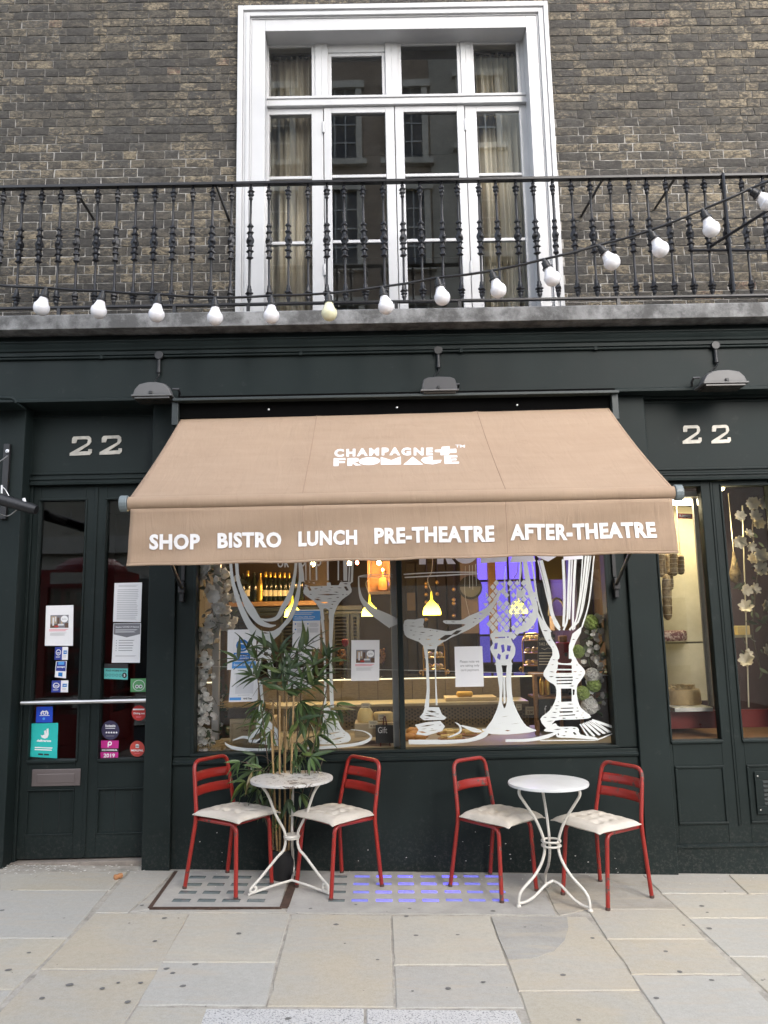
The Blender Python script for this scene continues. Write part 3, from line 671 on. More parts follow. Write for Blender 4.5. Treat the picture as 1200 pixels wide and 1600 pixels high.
# floodlights
M['cast'] = worn('weathered grey cast aluminium', (.13,.128,.126), (.10,.08,.06), .10, 40, .55, .3, (.3,.3,.3))
M['casthi'] = worn('weathered dark cast aluminium', (.06,.06,.063), (.2,.2,.2), .08, 40, .5, .3)
def flood(label, px0, px1, pyb, pyt, flip, mat, jx):
    yb = YF-.02; x0, x1, zb, zt = PX(px0,pyb,YF-.2), PX(px1,pyb,YF-.2), PZ((px0+px1)/2,pyb,YF-.2), PZ((px0+px1)/2,pyt,YF-.2)
    t = thing('floodlight', label, 'floodlight', ((x0+x1)/2, YF-.02, zb), 0, 'floodlights on the fascia'); Wd = x1-x0; Hh = zt-zb
    out = [(0,0),(1,0)]+([(.97,.25),(.90,.62),(.78,.88),(.6,1.),(.38,1.0),(.16,.84),(.05,.45)] if not flip else [(.95,.45),(.84,.84),(.62,1.),(.40,1.),(.22,.88),(.10,.62),(.03,.25)])
    if flip is None: out = [(0,0),(1,0),(.97,.55),(.93,.86),(.8,1.),(.5,1.04),(.2,1.),(.07,.86),(.03,.55)]
    n = len(out); vs = []; b_ = MB()
    for y, k, h in ((YF-.20,.0,.82),(YF-.13,.0,1.),(YF-.06,.10,1.0),(YF-.04,.16,.8)):
        vs += [(x0+Wd*(.5+(u-.5)*(1-k)), y, zb+.018+(Hh-.018)*v*h) for u, v in out]
    fs = [tuple(range(n)), tuple(range(4*n-1,3*n-1,-1))]+[(r*n+i, r*n+(i+1)%n, (r+1)*n+(i+1)%n, (r+1)*n+i) for r in range(3) for i in range(n)]
    b_.add(vs, fs); h_ = b_.build('housing', mat, t, smooth=35, bev=.004)
    b_ = MB(); b_.box(x0-.008,x1+.008,YF-.212,YF-.045,zb+.004,zb+.017); b_.build('rim', M['cast'], t, bev=.003)
    b_ = MB(); b_.box(x0+.012,x1-.012,YF-.20,YF-.055,zb-.012,zb+.003); b_.build('lens', pm('dark lamp glass', (.03,.025,.02), .2), t, bev=.003)
    cx_ = x0+Wd*(.47 if not flip else .53); b_ = MB(); b_.box(cx_-.011,cx_+.011,YF-.2135,YF-.199,zb+.017,zb+.042); b_.build('catch', M['black'], t, bev=.004)
    sx_ = x1 if not flip else x0
    b_ = MB(); b_.tube([(sx_-(.02 if not flip else -.02),YF-.09,zb+Hh*.7),(sx_+(.022 if not flip else -.022),YF-.09,zb+Hh*.7),(sx_+(.022 if not flip else -.022),YF-.05,zb+Hh*.55),(sx_,YF-.002,zb+Hh*.4)], .009, 8)
    b_.box(x0+Wd*.3,x0+Wd*.7,YF-.045,YF-.001,zb+.02,zb+Hh*.7); b_.build('bracket', M['casthi'], t, smooth=40)
    b_ = MB(); b_.tube(cat([(jx,YF-.018,ZCn-.12),(jx-.0,YF-.02,ZCn-.15),((jx+x0+Wd*.45)/2-.02,YF-.03,(ZCn-.15+zt)/2),(x0+Wd*.45,YF-.05,zt-.01)],5), .005, 6); b_.build('flex', M['black'], t, smooth=60)
flood('weathered grey floodlight on the fascia above the left door', 207, 267, 620, 593, False, M['cast'], jb[0])
flood('dark floodlight on the fascia above the middle of the awning', 659, 715, 612, 585, None, M['casthi'], jb[1])
flood('grey domed floodlight on the fascia above the right number panel', 1100, 1168, 600, 574, True, M['cast'], jb[2])
# recessed bays: helper for panelled timber
def board(b_, x0, x1, y0, y1, z0, z1): b_.box(x0, x1, y0, y1, z0, z1)
def moulding(x0, x1, z0, z1, y, parent, w_=.016, name='moulding', mat=None):
    """raised bead around a rectangle"""
    b_ = MB()
    for a, b2, c, d in ((x0-w_,x1+w_,z1,z1+w_),(x0-w_,x1+w_,z0-w_,z0),(x0-w_,x0,z0+.0004,z1-.0004),(x1,x1+w_,z0+.0004,z1-.0004)):
        b_.box(a, b2, y-.010, y+.004, c, d)
    return b_.build(name, mat or G_, parent, bev=.004)
def numeral(px0, px1, pyt, pyb, Y, parent, mat):
    pts = [(0.045,.36),(.05,.12),(.12,.02),(.86,.0),(.97,.10),(1,.30),(.90,.46),(.40,.80),(.86,.78),(.86,.68),(1.04,.68),(1.04,.86),(.93,.98),(-.04,1.0),(-.03,.86),(.80,.37),(.82,.20),(.74,.17),(.30,.18),(.26,.36)]
    tl, br = U(px0,pyt,Y), U(px1,pyb,Y); wd, hh = br.x-tl.x, tl.z-br.z
    b_ = MB(); b_.prism([(tl.x+u*wd, Y, tl.z-v*hh) for u, v in pts], (0,.006,0)); return b_.build('numeral', mat, parent, bev=.0012)
def mk_num():
    t = NT('tarnished silver leaf'); p = t.pos(); n = t.noise(p, 20, 5); c = t.mix(t.ramp(n,[(.4,0.),(.65,1.)]), (.36,.34,.30), (.50,.47,.41)); t.bsdf(c, .5, .25, n, .2); return t.m
M['num'] = mk_num()
# --- left bay
YD = 5.575
LX0, LX1 = P0[1], PL[0]
def dx(px, py): return PX(px, py, YD)
ZH0, ZH1 = PZ(135,757,YD-.03), PZ(135,747,YD-.03)
lb = MB(); lb.box(LX0, LX1, YD-.012, YD+.08, ZH1, PZ(140,640,YD)-.0); lb.box(LX0, LX1, YD-.04, YD+.08, PZ(140,640,YD)+.001, ZFB-.001)
o = lb.build('transom_panel', G_, shop, bev=.003)
moulding(PX(52,690,YD-.012), PX(236,690,YD-.012), PZ(140,738,YD-.012), PZ(140,652,YD-.012), YD-.012, o)
numeral(111,142,681.5,711.5,YD-.018,o,M['num']); numeral(157.5,189,680.5,710,YD-.018,o,M['num'])
b_ = MB(); 
for i, (a, c) in enumerate(((0,.03),(.012,.05),(.03,.036))): pass
b_.xprofile([(YD+.05,ZH0),(YD-.05,ZH0),(YD-.052,ZH0+.016),(YD-.038,ZH0+.020),(YD-.038,ZH0+.034),(YD-.048,ZH0+.038),(YD-.048,ZH0+.05),(YD-.02,ZH0+.056),(YD+.05,ZH0+.056)], LX0+.001, LX1-.001); b_.build('door_head', G_, shop)
# door frame posts
DXa = PX(43,980,YD)                                            # door leaf left edge
door = thing('door', 'dark green double glazed shop door with a steel pull bar on the left', 'door', ((LX0+LX1)/2, YD, zg(-2.1)))
b_ = MB(); b_.box(LX0, DXa-.0, YD-.02, YD+.08, zg(-2.4)-.02, ZH0-.001); b_.build('frame_post', G_, door, bev=.004)
DZ0 = PZ(120,1341,YD)
pA = [(PX(62,785,YD)+PX(45.7,1186,YD))/2, (PX(134.5,785,YD)+PX(118,1186,YD))/2]; pB0 = (PX(167,785,YD)+PX(154,1186,YD))/2; pB1 = LX1-.012
ZP1, ZP0 = PZ(98,782,YD), PZ(82,1187,YD)
MID = (PX(149,785,YD)+PX(134,1290,YD))/2
mx_ = [(DXa+.001, pA[0], pA[1], MID-.002, 'leaf'), (MID+.002, pB0, pB1, LX1-.001, 'leaf')]
leafs = []
ZQ1, ZQ0 = PZ(80,1233,YD), PZ(80,1306,YD)
qx = [(PX(37.5,1270,YD), PX(115,1270,YD)), (PX(148,1268,YD), PX(224,1268,YD))]
for i, (a, g0, g1, e, nm) in enumerate(mx_):
    b_ = MB(); y = YD+(.0 if i == 0 else .001)
    b_.box(a, g0, y, y+.05, DZ0, ZH0-.002); b_.box(g1, e, y, y+.05, DZ0, ZH0-.002)
    b_.box(g0, g1, y+.0006, y+.05, ZP1, ZH0-.002)
    q0, q1 = max(qx[i][0], g0+.002), min(qx[i][1], g1-.002)
    q0, q1 = qx[i]; q1 = min(q1, e-.02); q0 = max(q0, a+.02)
    b_.box(g0, g1, y+.0006, y+.05, ZQ1, ZP0); b_.box(g0, g1, y+.0006, y+.05, DZ0, ZQ0); b_.box(g0, g1, y+.012, y+.05, ZQ0, ZQ1)
    lf = b_.build('door_leaf', G_, door, bev=.003); leafs.append(lf)
    moulding(g0, g1, ZP0, ZP1, y-.0, lf, .014); moulding(g0+.012, g1-.012, ZQ0+.012, ZQ1-.012, y+.006, lf, .012)
    for f in (.34,.68):
        xx = g0+(g1-g0)*f; bb = MB(); bb.box(xx-.0012, xx+.0012, y+.0105, y+.013, ZQ0+.02, ZQ1-.02); bb.build('board_joint', M['black'], lf)
    b_ = MB(); b_.add([(g0,y+.03,ZP0),(g1,y+.03,ZP0),(g1,y+.03,ZP1),(g0,y+.03,ZP1)], [(0,1,2,3)]); b_.build('pane', M['glass'], lf)
    b_ = MB(); b_.box(g0, g1, y-.016, y+.012, ZP0-.022, ZP0-.003); b_.build('sill', G_, lf, bev=.004)
# meeting bead
b_ = MB(); b_.box(MID-.012, MID+.012, YD-.008, YD-.0005, DZ0+.01, ZH0-.004); b_.build('meeting_bead', G_, door, bev=.003)
M['steel'] = pm('brushed steel', (.60,.59,.58), .38, 1., .02, 30)
zb_ = PZ(130,1096.5,YD-.07)
b_ = MB(); b_.tube([(PX(33,1097,YD-.07),YD-.07,zb_),(PX(231,1094,YD-.07),YD-.07,zb_)], .0135, 12)
for px in (60,205): b_.tube([(PX(px,1096,YD-.07),YD-.07,zb_),(PX(px,1096,YD-.07),YD,zb_)], .009, 8)
b_.build('pull_bar', M['steel'], door, smooth=50)
M['plate'] = worn('tarnished letter plate', (.20,.17,.165), (.12,.10,.095), .09, 30, .45, .7)
lp = U(49,1229,YD-.006), U(126,1201,YD-.006); b_ = MB(); x0, x1, z0, z1 = lp[0].x, lp[1].x, lp[0].z, lp[1].z
b_.box(x0,x1,YD-.008,YD+.002,z0,z1); lp_ = b_.build('letter_plate', M['plate'], door, bev=.003)
b_ = MB(); b_.box(x0+.038,x1-.038,YD-.013,YD-.0075,z0+.022,z1-.03); b_.build('flap', M['plate'], lp_, bev=.003)
# threshold stone
b_ = MB(); 
b_.prism([(LX0,YD-.05,zg(LX0)-.01),(LX1,YD-.05,zg(LX1)-.01),(LX1,YD-.05,DZ0-.008),(LX0,YD-.05,DZ0-.012)], (0,.2,0)); b_.build('threshold', pm('worn stone step', (.24,.21,.18), .85, 0, .3, 14, .5), door, bev=.008)
# --- right bay
YB = 5.505
def rx(px, py): return PX(px, py, YB)
RX0 = PR[1]; bay = thing('glazed_bay', 'dark green glazed bay with panels and louvre vent right of the awning', 'shop window', ((RX0+XR1)/2, YB, zg(2.3)))
TZ0, TZ1 = PZ(1110,750,YB-.03), PZ(1110,737,YB-.03)
lb = MB(); lb.box(RX0, XR1, YB-.004, YB+.08, TZ1, PZ(1105,624,YB)); lb.box(RX0, XR1, YB-.035, YB+.08, PZ(1105,624,YB)+.001, ZFB-.001)
o = lb.build('transom_panel', G_, shop, bev=.003)
moulding(PX(1010,680,YB), PX(1205,680,YB), PZ(1100,731,YB), PZ(1100,629,YB), YB-.004, o)
numeral(1065.5,1096,664.5,693,YB-.010,o,M['num']); numeral(1110.5,1141.5,664,692.5,YB-.010,o,M['num'])
b_ = MB(); b_.xprofile([(YB+.05,TZ0),(YB-.05,TZ0),(YB-.052,TZ0+.016),(YB-.038,TZ0+.020),(YB-.038,TZ0+.034),(YB-.048,TZ0+.038),(YB-.048,TZ0+.05),(YB-.02,TZ0+.058),(YB+.05,TZ0+.058)], RX0+.001, XR1-.001); b_.build('door_head', G_, shop)
b1 = ((PX(1030,940,YB)+PX(1052,1155,YB))/2-.0, (PX(1091,765,YB)+PX(1130,1157,YB))/2); b2 = ((PX(1123,765,YB)+PX(1166,1157,YB))/2,)
b1 = (PX(1050,1155,YB)-.0, b1[1]); w2 = b1[1]-b1[0]
RZ1_, RZ0_ = PZ(1095,760,YB), PZ(1090,1156,YB); stile = b2[0]-b1[1]
b_ = MB(); gl = [(b1[0], b1[1]), (b2[0], b2[0]+w2), (b2[0]+w2+stile, b2[0]+2*w2+stile)]
zpl = PZ(1130,1322,YB); zq1, zq0 = PZ(1095,1200,YB), PZ(1100,1284,YB)
xs_ = [RX0]+[v for g in gl for v in g]+[XR1]
for a, c in zip(xs_[0::2], xs_[1::2]): b_.box(a, c, YB, YB+.06, zpl, TZ0-.002)
for (a, c) in gl:
    b_.box(a, c, YB+.0006, YB+.06, RZ1_, TZ0-.002); b_.box(a, c, YB+.0006, YB+.06, zpl, RZ0_)
b_.build('frame', G_, bay, bev=.003)
b_ = MB(); b_.box(RX0, XR1, YB-.02, YB+.06, zg(2.6)-.06, zpl-.002); b_.build('plinth', G_, bay, bev=.004)
b_ = MB(); b_.xprofile([(YB+.02,zpl-.001),(YB-.030,zpl-.001),(YB-.030,zpl+.008),(YB-.014,zpl+.018),(YB+.02,zpl+.018)], RX0+.001, XR1-.001); b_.build('plinth_moulding', G_, bay)
for i, (a, c) in enumerate(gl):
    moulding(a, c, RZ0_, RZ1_, YB, bay, .014); 
    b_ = MB(); b_.add([(a,YB+.035,RZ0_),(c,YB+.035,RZ0_),(c,YB+.035,RZ1_),(a,YB+.035,RZ1_)], [(0,1,2,3)]); b_.build('pane', M['glass'], bay)
    b_ = MB(); b_.box(a-.01, c+.01, YB-.016, YB+.01, RZ0_-.022, RZ0_-.004); b_.build('sill', G_, bay, bev=.004)
    moulding(a+.02, c-.012, zq0, zq1, YB, bay, .016)
    b_ = MB(); xm = c+stile/2; b_.box(xm-.006, xm+.006, YB-.007, YB-.0004, zq0-.03, TZ0-.01); b_.box(xm+.012, xm+.016, YB-.004, YB-.0004, zq0-.03, TZ0-.01); b_.build('bead', G_, bay, bev=.002)
vx0, vx1, vz0, vz1 = PX(1177,1205,YB), PX(1262,1205,YB), PZ(1185,1272,YB), PZ(1180,1205,YB)
v = thing('louvre_vent', 'dark green metal louvre vent screwed to the panel under the right bay', 'vent', ((vx0+vx1)/2, YB, vz0))
b_ = MB(); m_ = .055
b_.box(vx0,vx1,YB-.014,YB-.009,vz1-m_,vz1); b_.box(vx0,vx1,YB-.014,YB-.009,vz0,vz0+m_); b_.box(vx0,vx0+m_,YB-.0137,YB-.009,vz0+m_,vz1-m_); b_.box(vx1-m_,vx1,YB-.0137,YB-.009,vz0+m_,vz1-m_); b_.build('frame', G_, v, bev=.002)
b_ = MB(); b_.box(vx0+m_,vx1-m_,YB-.008,YB-.0005,vz0+m_,vz1-m_); b_.build('backing', M['black'], v)
nl = 6
for i in range(nl):
    z = vz0+m_+(vz1-vz0-2*m_)*(i+.5)/nl; b_ = MB(); b_.prism([(vx0+m_,YB-.017,z-.010),(vx1-m_,YB-.017,z-.010),(vx1-m_,YB-.017,z-.006),(vx0+m_,YB-.017,z-.006)], (0,.009,.016)); b_.build('louvre', G_, v)
for a in (vx0+.02, vx1-.02):
    for z in (vz0+.03, vz1-.03): b_ = MB(); b_.lathe([(.005,0),(.005,.003),(.0001,.004)], 8); o = b_.build('screw', M['steel'], v, local=True); o.location = (a-v.location.x, -.014, z-v.location.z); o.rotation_euler = (R(90),0,0)
# --- middle: stall riser and the big window frame
WXa, WXb = PL[1], PR[0]
b_ = MB(); ZSill = PZ(630,1188,YRs)
b_.box(WXa, WXb, YRs, YRs+.12, zg(0)-.12, ZSill-.001); b_.build('stall_riser', G_, shop, bev=.004)
b_ = MB(); b_.xprofile([(YRs+.08,ZSill),(YRs-.018,ZSill),(YRs-.022,ZSill+.016),(YRs-.008,ZSill+.026),(YRs-.008,ZSill+.05),(YRs+.08,ZSill+.055)], WXa+.001, WXb-.001); b_.build('sill', G_, shop, bev=.003)
for i in range(26):
    pass
shopw = thing('shop_window', 'large two pane shop window painted with white glass drawings', 'shop window', (0, YRs, ZSill))
GXa = (PX(311,883,YGs)+PX(306.4,1177,YGs))/2; GXb = (PX(938.4,869,YGs)+PX(957.8,1162,YGs))/2; MXm = (PX(621.7,877,YGs)+PX(628.5,1165,YGs))/2+.004
GZ0 = .785; GZ1 = 2.72; mh = .019
b_ = MB(); b_.box(WXa, GXa, YRs, YRs+.1, ZSill+.056, GZ1+.3); b_.box(GXb, WXb, YRs, YRs+.1, ZSill+.056, GZ1+.3); b_.box(GXa, GXb, YRs+.0006, YRs+.1, GZ1, GZ1+.3); b_.box(GXa, GXb, YRs+.0006, YRs+.1, ZSill+.056, GZ0)
fr_ = b_.build('window_frame', G_, shopw, bev=.004)
moulding(GXa, GXb, GZ0, GZ1, YRs, shopw, .02)
b_ = MB(); b_.box(MXm-mh, MXm+mh, YRs-.01, YRs+.075, GZ0, GZ1); b_.build('mullion', G_, shopw, bev=.006)
b_ = MB(); xi = PX(618,1000,YGs+.06); b_.box(xi-.03, xi+.014, YGs+.03, YGs+.075, GZ0, GZ1); b_.build('inner_post', pm('grey painted inner post', (.42,.41,.39), .5), shopw, bev=.004)
for a, c in ((GXa, MXm-mh), (MXm+mh, GXb)):
    b_ = MB(); b_.add([(a,YGs,GZ0),(c,YGs,GZ0),(c,YGs,GZ1),(a,YGs,GZ1)], [(0,1,2,3)]); b_.build('pane', M['glass'], shopw)
# lintel above window, behind the awning box
b_ = MB(); b_.box(WXa, WXb, YRs-.002, YRs+.12, GZ1+.301, ZFB-.002); b_.build('lintel', G_, shop)
# ================================================================== FLAT PRINT HELPERS
_tx = {}
def text2d(s, off=.0, sp_=1.0):
    k = (s, off, sp_)
    if k not in _tx:
        c = bpy.data.curves.new('t', 'FONT'); c.body = s; c.size = 1; c.offset = off; c.space_character = sp_; c.resolution_u = 3; c.align_x = 'CENTER' if '\n' in s else 'LEFT'
        o = bpy.data.objects.new('t', c); me = bpy.data.meshes.new_from_object(o)
        v = [tuple(x.co[:2]) for x in me.vertices]; f = [tuple(p.vertices) for p in me.polygons]
        bpy.data.objects.remove(o); bpy.data.curves.remove(c); bpy.data.meshes.remove(me)
        x0, x1, y0, y1 = min(p[0] for p in v), max(p[0] for p in v), min(p[1] for p in v), max(p[1] for p in v)
        _tx[k] = ([((p[0]-x0)/(x1-x0), (p[1]-y0)/(y1-y0)) for p in v], f)
    return _tx[k]
def fit(b_, vf, BL, BR, TL, TR):
    v, f = vf
    return b_.add([(BL*(1-u)+BR*u)*(1-w_)+(TL*(1-u)+TR*u)*w_ for u, w_ in v], f)
def fill(b_, outer, holes, fn):
    P = [[Vector((x,y,0)) for x, y in outer]]+[[Vector((x,y,0)) for x, y in h] for h in holes]
    flat = [p for q in P for p in q]
    return b_.add([fn(p.x,p.y) for p in flat], [tuple(t) for t in tessellate_polygon(P)])
def disc2d(cx, cy, rx, ry, n=20): return [(cx+rx*math.cos(i*6.28318/n), cy+ry*math.sin(i*6.28318/n)) for i in range(n)]
def flat(name, col, rough=.5): return pm(name, col, rough, 0, .03, 5)
INK = {'white':(.80,.80,.81),'black':(.02,.02,.022),'grey':(.28,.28,.29),'lgrey':(.50,.50,.51),'pale':(.66,.66,.68),'blue':lin(35,115,190),'navy':lin(38,55,140),'royal':lin(25,70,190),'sky':lin(80,150,215),'teal':lin(35,180,175),'aqua':lin(95,185,180),
 'green':lin(85,150,95),'red':lin(185,50,45),'coral':lin(190,70,60),'plum':lin(50,45,75),'pink':lin(185,35,130),'cream':(.62,.55,.40),'brown':lin(95,70,55),'rose':lin(225,120,135),'mid':lin(120,120,125),'tan':lin(170,150,125)}
def ink(k): return flat('print '+k, INK[k], .55)
class Sheet:
    """a flat sheet or sticker at depth Y: corners are photo points TL,TR,BR,BL; print is laid on in layers"""
    def __init__(s, name, label, ctg, q, Y, base='white', thick=.0006, group=None, shape=None, curl=0):
        s.q = [U(*p, Y) for p in q]; s.Y = Y; s.k = 1
        s.t = thing(name, label, ctg, (s.q[0]+s.q[2])/2, 0, group); b_ = MB()
        if shape: b_.prism([s.at(u, v, 0) for u, v in shape], (0,thick,0))
        else: b_.prism([s.at(u, v, 0) for u, v in ((0,0),(1,0),(1,1),(0,1))], (0,thick,0))
        b_.build('sheet', ink(base), s.t)
    def at(s, u, v, k):
        a, b_, c, d = s.q; p = (a*(1-u)+b_*u)*(1-v)+(d*(1-u)+c*u)*v; return Vector((p.x, s.Y-.0002*k, p.z))
    def put(s, name, col, polys, k=None, holes=None):
        k = k or s.k; s.k += 1; b_ = MB()
        for i, P in enumerate(polys): fill(b_, P, (holes or {}).get(i, []), lambda x, y: s.at(x, y, k))
        b_.build(name, ink(col) if isinstance(col, str) else col, s.t); return s
    def rect(s, name, col, *rs): return s.put(name, col, [[(a,b_),(c,b_),(c,d),(a,d)] for a, b_, c, d in rs])
    def text(s, txt, col, u0, v0, u1, v1, off=.0, name='lettering'):
        k = s.k; s.k += 1; b_ = MB(); fit(b_, text2d(txt, off), s.at(u0,v1,k), s.at(u1,v1,k), s.at(u0,v0,k), s.at(u1,v0,k)); b_.build(name, ink(col), s.t); return s
    def lines(s, col, u0, u1, v0, v1, n, fill_=.42, rag=.25, seed=1):
        r_ = random.Random(seed); st = (v1-v0)/n
        return s.put('text_lines', col, [[(u0,v0+i*st),(u1-rag*(u1-u0)*r_.random(),v0+i*st),(u1-rag*(u1-u0)*.5,v0+i*st+st*fill_),(u0,v0+i*st+st*fill_)] for i in range(n)])
# ------------------------------------------------------------------ notices and stickers on the left door
YN = YD+.028
def photo_notice(name, label, q, Y, group=None):
    s = Sheet(name, label, 'notice', q, Y)
    s.rect('picture', 'mid', (.17,.24,.83,.56))
    s.rect('picture', 'tan', (.20,.27,.40,.45),(.55,.28,.62,.50)); s.rect('picture', 'brown', (.17,.47,.45,.56),(.42,.30,.50,.47),(.70,.44,.83,.56)); s.rect('picture','pale',(.25,.30,.31,.50),(.45,.46,.66,.50),(.34,.28,.38,.40))
    s.put('picture', 'red', [disc2d(.40,.52,.08,.02)]); s.put('emblem', 'white', [disc2d(.68,.34,.13,.085)]); s.text('Eat Out', 'mid', .60,.32,.76,.36)
    s.lines('rose', .14,.86,.595,.655,2); s.lines('lgrey', .18,.80,.68,.76,3); return s
photo_notice('notice', 'white notice with a small cafe photo taped to the left door pane', [(72,946.5),(114.8,945.3),(114,1009),(70,1009)], YN)
s = Sheet('notice', 'white page of dense grey typing at the top of the door right pane', 'notice', [(179,911),(222,910),(220,972),(176.6,971.5)], YN); s.lines('lgrey', .15,.92,.06,.12,2); s.lines('lgrey', .12,.93,.17,.96,17,.40,.2,4)
s = Sheet('notice', 'white poster with a dark chevron heading below the typed page on the door', 'notice', [(177.5,974),(220.3,973.5),(218.6,1035.5),(174.5,1035.5)], YN)
s.put('heading_band', 'mid', [[(.02,.01),(.98,.01),(.98,.28),(.5,.36),(.02,.28)]]); s.text('Staying COVID-19 Secure', 'white', .08,.075,.94,.125,.02); s.lines('pale', .08,.92,.16,.26,2); s.lines('mid', .22,.86,.43,.75,5,.22,.4,3); s.rect('bullet','grey',*[(.12,.43+i*.064,.15,.45+i*.064) for i in range(5)]); s.lines('lgrey', .12,.9,.82,.87,1)
def card_sticker(label, q, left='navy'):
    s = Sheet('card_sticker', label, 'sticker', q, YN, 'white', group='payment card stickers on the left door'); s.rect('panel', left, (0,0,.56,1)); s.put('emblem','pale',[disc2d(.28,.42,.20,.24)]); s.put('emblem',left,[disc2d(.28,.42,.14,.17)]); s.rect('emblem','pale',(.18,.42,.38,.5)); s.lines('pale',.1,.46,.74,.86,2); s.rect('card_mark','blue',(.66,.28,.92,.56)); s.text('CARD','white',.69,.38,.89,.46,.03); s.lines('lgrey',.66,.92,.66,.86,2); return s
card_sticker('blue and white card sticker directly under the cafe notice on the door', [(86,1011),(106.5,1010.5),(105.8,1031),(85,1031)])
s = Sheet('card_sticker', 'tall white card sticker with blue square, second below the door cafe notice', 'sticker', [(87.5,1033.5),(104.2,1032.5),(103,1060),(85.5,1058)], YN, group='payment card stickers on the left door'); s.rect('panel','navy',(.06,.02,.94,.60)); s.rect('panel','sky',(.22,.04,.78,.22)); s.text('accept','white',.15,.30,.85,.42,.04); s.rect('card_mark','blue',(.30,.68,.68,.92))
card_sticker('blue and white card sticker just above the steel pull bar', [(81,1063.5),(106.8,1063),(106.3,1081.5),(80,1082)])
s = Sheet('hygiene_sticker', 'turquoise food hygiene rating sticker with a row of circles', 'sticker', [(163,1037),(200,1037),(199.5,1062.5),(162.5,1061)], YN, 'black'); s.rect('panel','aqua',(0,.30,1,.98)); s.text('FOOD HYGIENE RATING','black',.08,.38,.94,.50,.03); s.put('rating_circle','black',[disc2d(.10+.145*i,.73,.055,.085) for i in range(5)]); s.put('rating_circle','aqua',[disc2d(.10+.145*i,.73,.042,.065) for i in range(5)]); s.put('rating_circle','black',[disc2d(.86,.72,.10,.17)]); s.text('5','white',.83,.64,.89,.80,.03)
s = Sheet('owl_sticker', 'green square sticker with a white owl face ring at the pane edge', 'sticker', [(204,1060.5),(228,1060),(227.5,1081),(203.7,1081)], YN, 'green'); s.put('emblem','pale',[disc2d(.55,.52,.40,.42)]); s.put('emblem','green',[disc2d(.55,.52,.36,.38)]); s.put('emblem','pale',[disc2d(.43,.60,.12,.14),disc2d(.67,.60,.12,.14)]); s.put('emblem','black',[disc2d(.43,.60,.06,.07),disc2d(.67,.60,.06,.07)])
s = Sheet('blue_sticker', 'royal blue sticker with white arcs just below the pull bar', 'sticker', [(57.2,1104.5),(82.5,1104),(82,1129),(56,1129)], YN, 'royal'); s.put('emblem','white',[[(.40+.0*1,.22),(.28,.32),(.25,.42),(.30,.52),(.36,.48),(.33,.42),(.36,.35),(.45,.28)],[(.60,.22),(.72,.32),(.75,.42),(.70,.52),(.64,.48),(.67,.42),(.64,.35),(.55,.28)],disc2d(.5,.39,.12,.12)]); s.put('emblem','royal',[disc2d(.5,.39,.06,.06)]); s.lines('white',.2,.82,.54,.60,1,.6,.0); s.put('emblem','sky',[disc2d(.47,.76,.08,.08)])
s = Sheet('delivery_sign', 'turquoise delivery sticker with white kangaroo mark at the bottom of the door', 'sticker', [(49.5,1130.5),(91,1129.5),(89,1185),(46.8,1182.5)], YN, 'teal')
s.put('emblem','white',[[(.36,.34),(.42,.36),(.50,.33),(.48,.22),(.55,.21),(.58,.31),(.57,.17),(.64,.15),(.66,.33),(.62,.42),(.52,.45),(.40,.42)]]); s.text('deliveroo','white',.22,.475,.76,.545,.05); s.lines('white',.16,.84,.70,.82,2,.5,.1); s.rect('store_badge','black',(.30,.885,.48,.93),(.52,.885,.70,.93))
def round_sticker(name, label, cx, cy, rx, ry, col):
    return Sheet(name, label, 'sticker', [(cx-rx,cy-ry),(cx+rx,cy-ry),(cx+rx,cy+ry),(cx-rx,cy+ry)], YN, col, shape=disc2d(.5,.5,.5,.5,28)[::1])
s = round_sticker('round_sticker','round red sticker with white writing beside the pull bar end', 217, 1114, 11.5, 12, 'red'); s.lines('white',.1,.9,.22,.38,1,.6,.1); s.text('Dining out','white',.14,.46,.9,.62,.03); s.lines('rose',.3,.7,.72,.84,2)
s = round_sticker('round_sticker','round dark plum sticker with five small white stars', 172.5, 1141, 14, 15, 'plum'); s.text('Bookatable','white',.22,.20,.78,.33,.03); s.lines('pale',.22,.78,.38,.44,1,.6,.1)
def star(cx, cy, r): return [(cx+(r if i%2==0 else r*.45)*math.sin(i*.6283), cy-(r if i%2==0 else r*.45)*math.cos(i*.6283)) for i in range(10)]
s.put('star','white',[star(.28+.14*i,.62,.07) for i in range(5)]); s.lines('mid',.25,.75,.78,.84,1,.6)
s = Sheet('award_sticker', 'magenta and black award sticker reading 2019', 'sticker', [(158,1157),(185.5,1157),(184.5,1186),(156.5,1186)], YN, 'pink'); s.put('emblem','white',[disc2d(.5,.16,.12,.12)],holes={0:[disc2d(.5,.16,.06,.06)]}); s.rect('emblem','white',(.385,.16,.44,.36)); s.rect('panel','black',(0,.42,1,.62)); s.text('SQUAREMEAL','white',.06,.47,.95,.57,.03); s.text('2019','white',.18,.70,.82,.92,.03)
s = round_sticker('round_sticker','round coral sticker with white padlock shape low on the door', 214.5, 1170, 11.5, 12.5, 'coral'); s.put('emblem','white',[disc2d(.5,.30,.13,.10),[(.38,.30),(.62,.30),(.62,.44),(.38,.44)]]); s.text('MEALPAL','white',.08,.54,.92,.66,.03); s.lines('rose',.3,.7,.76,.84,1)
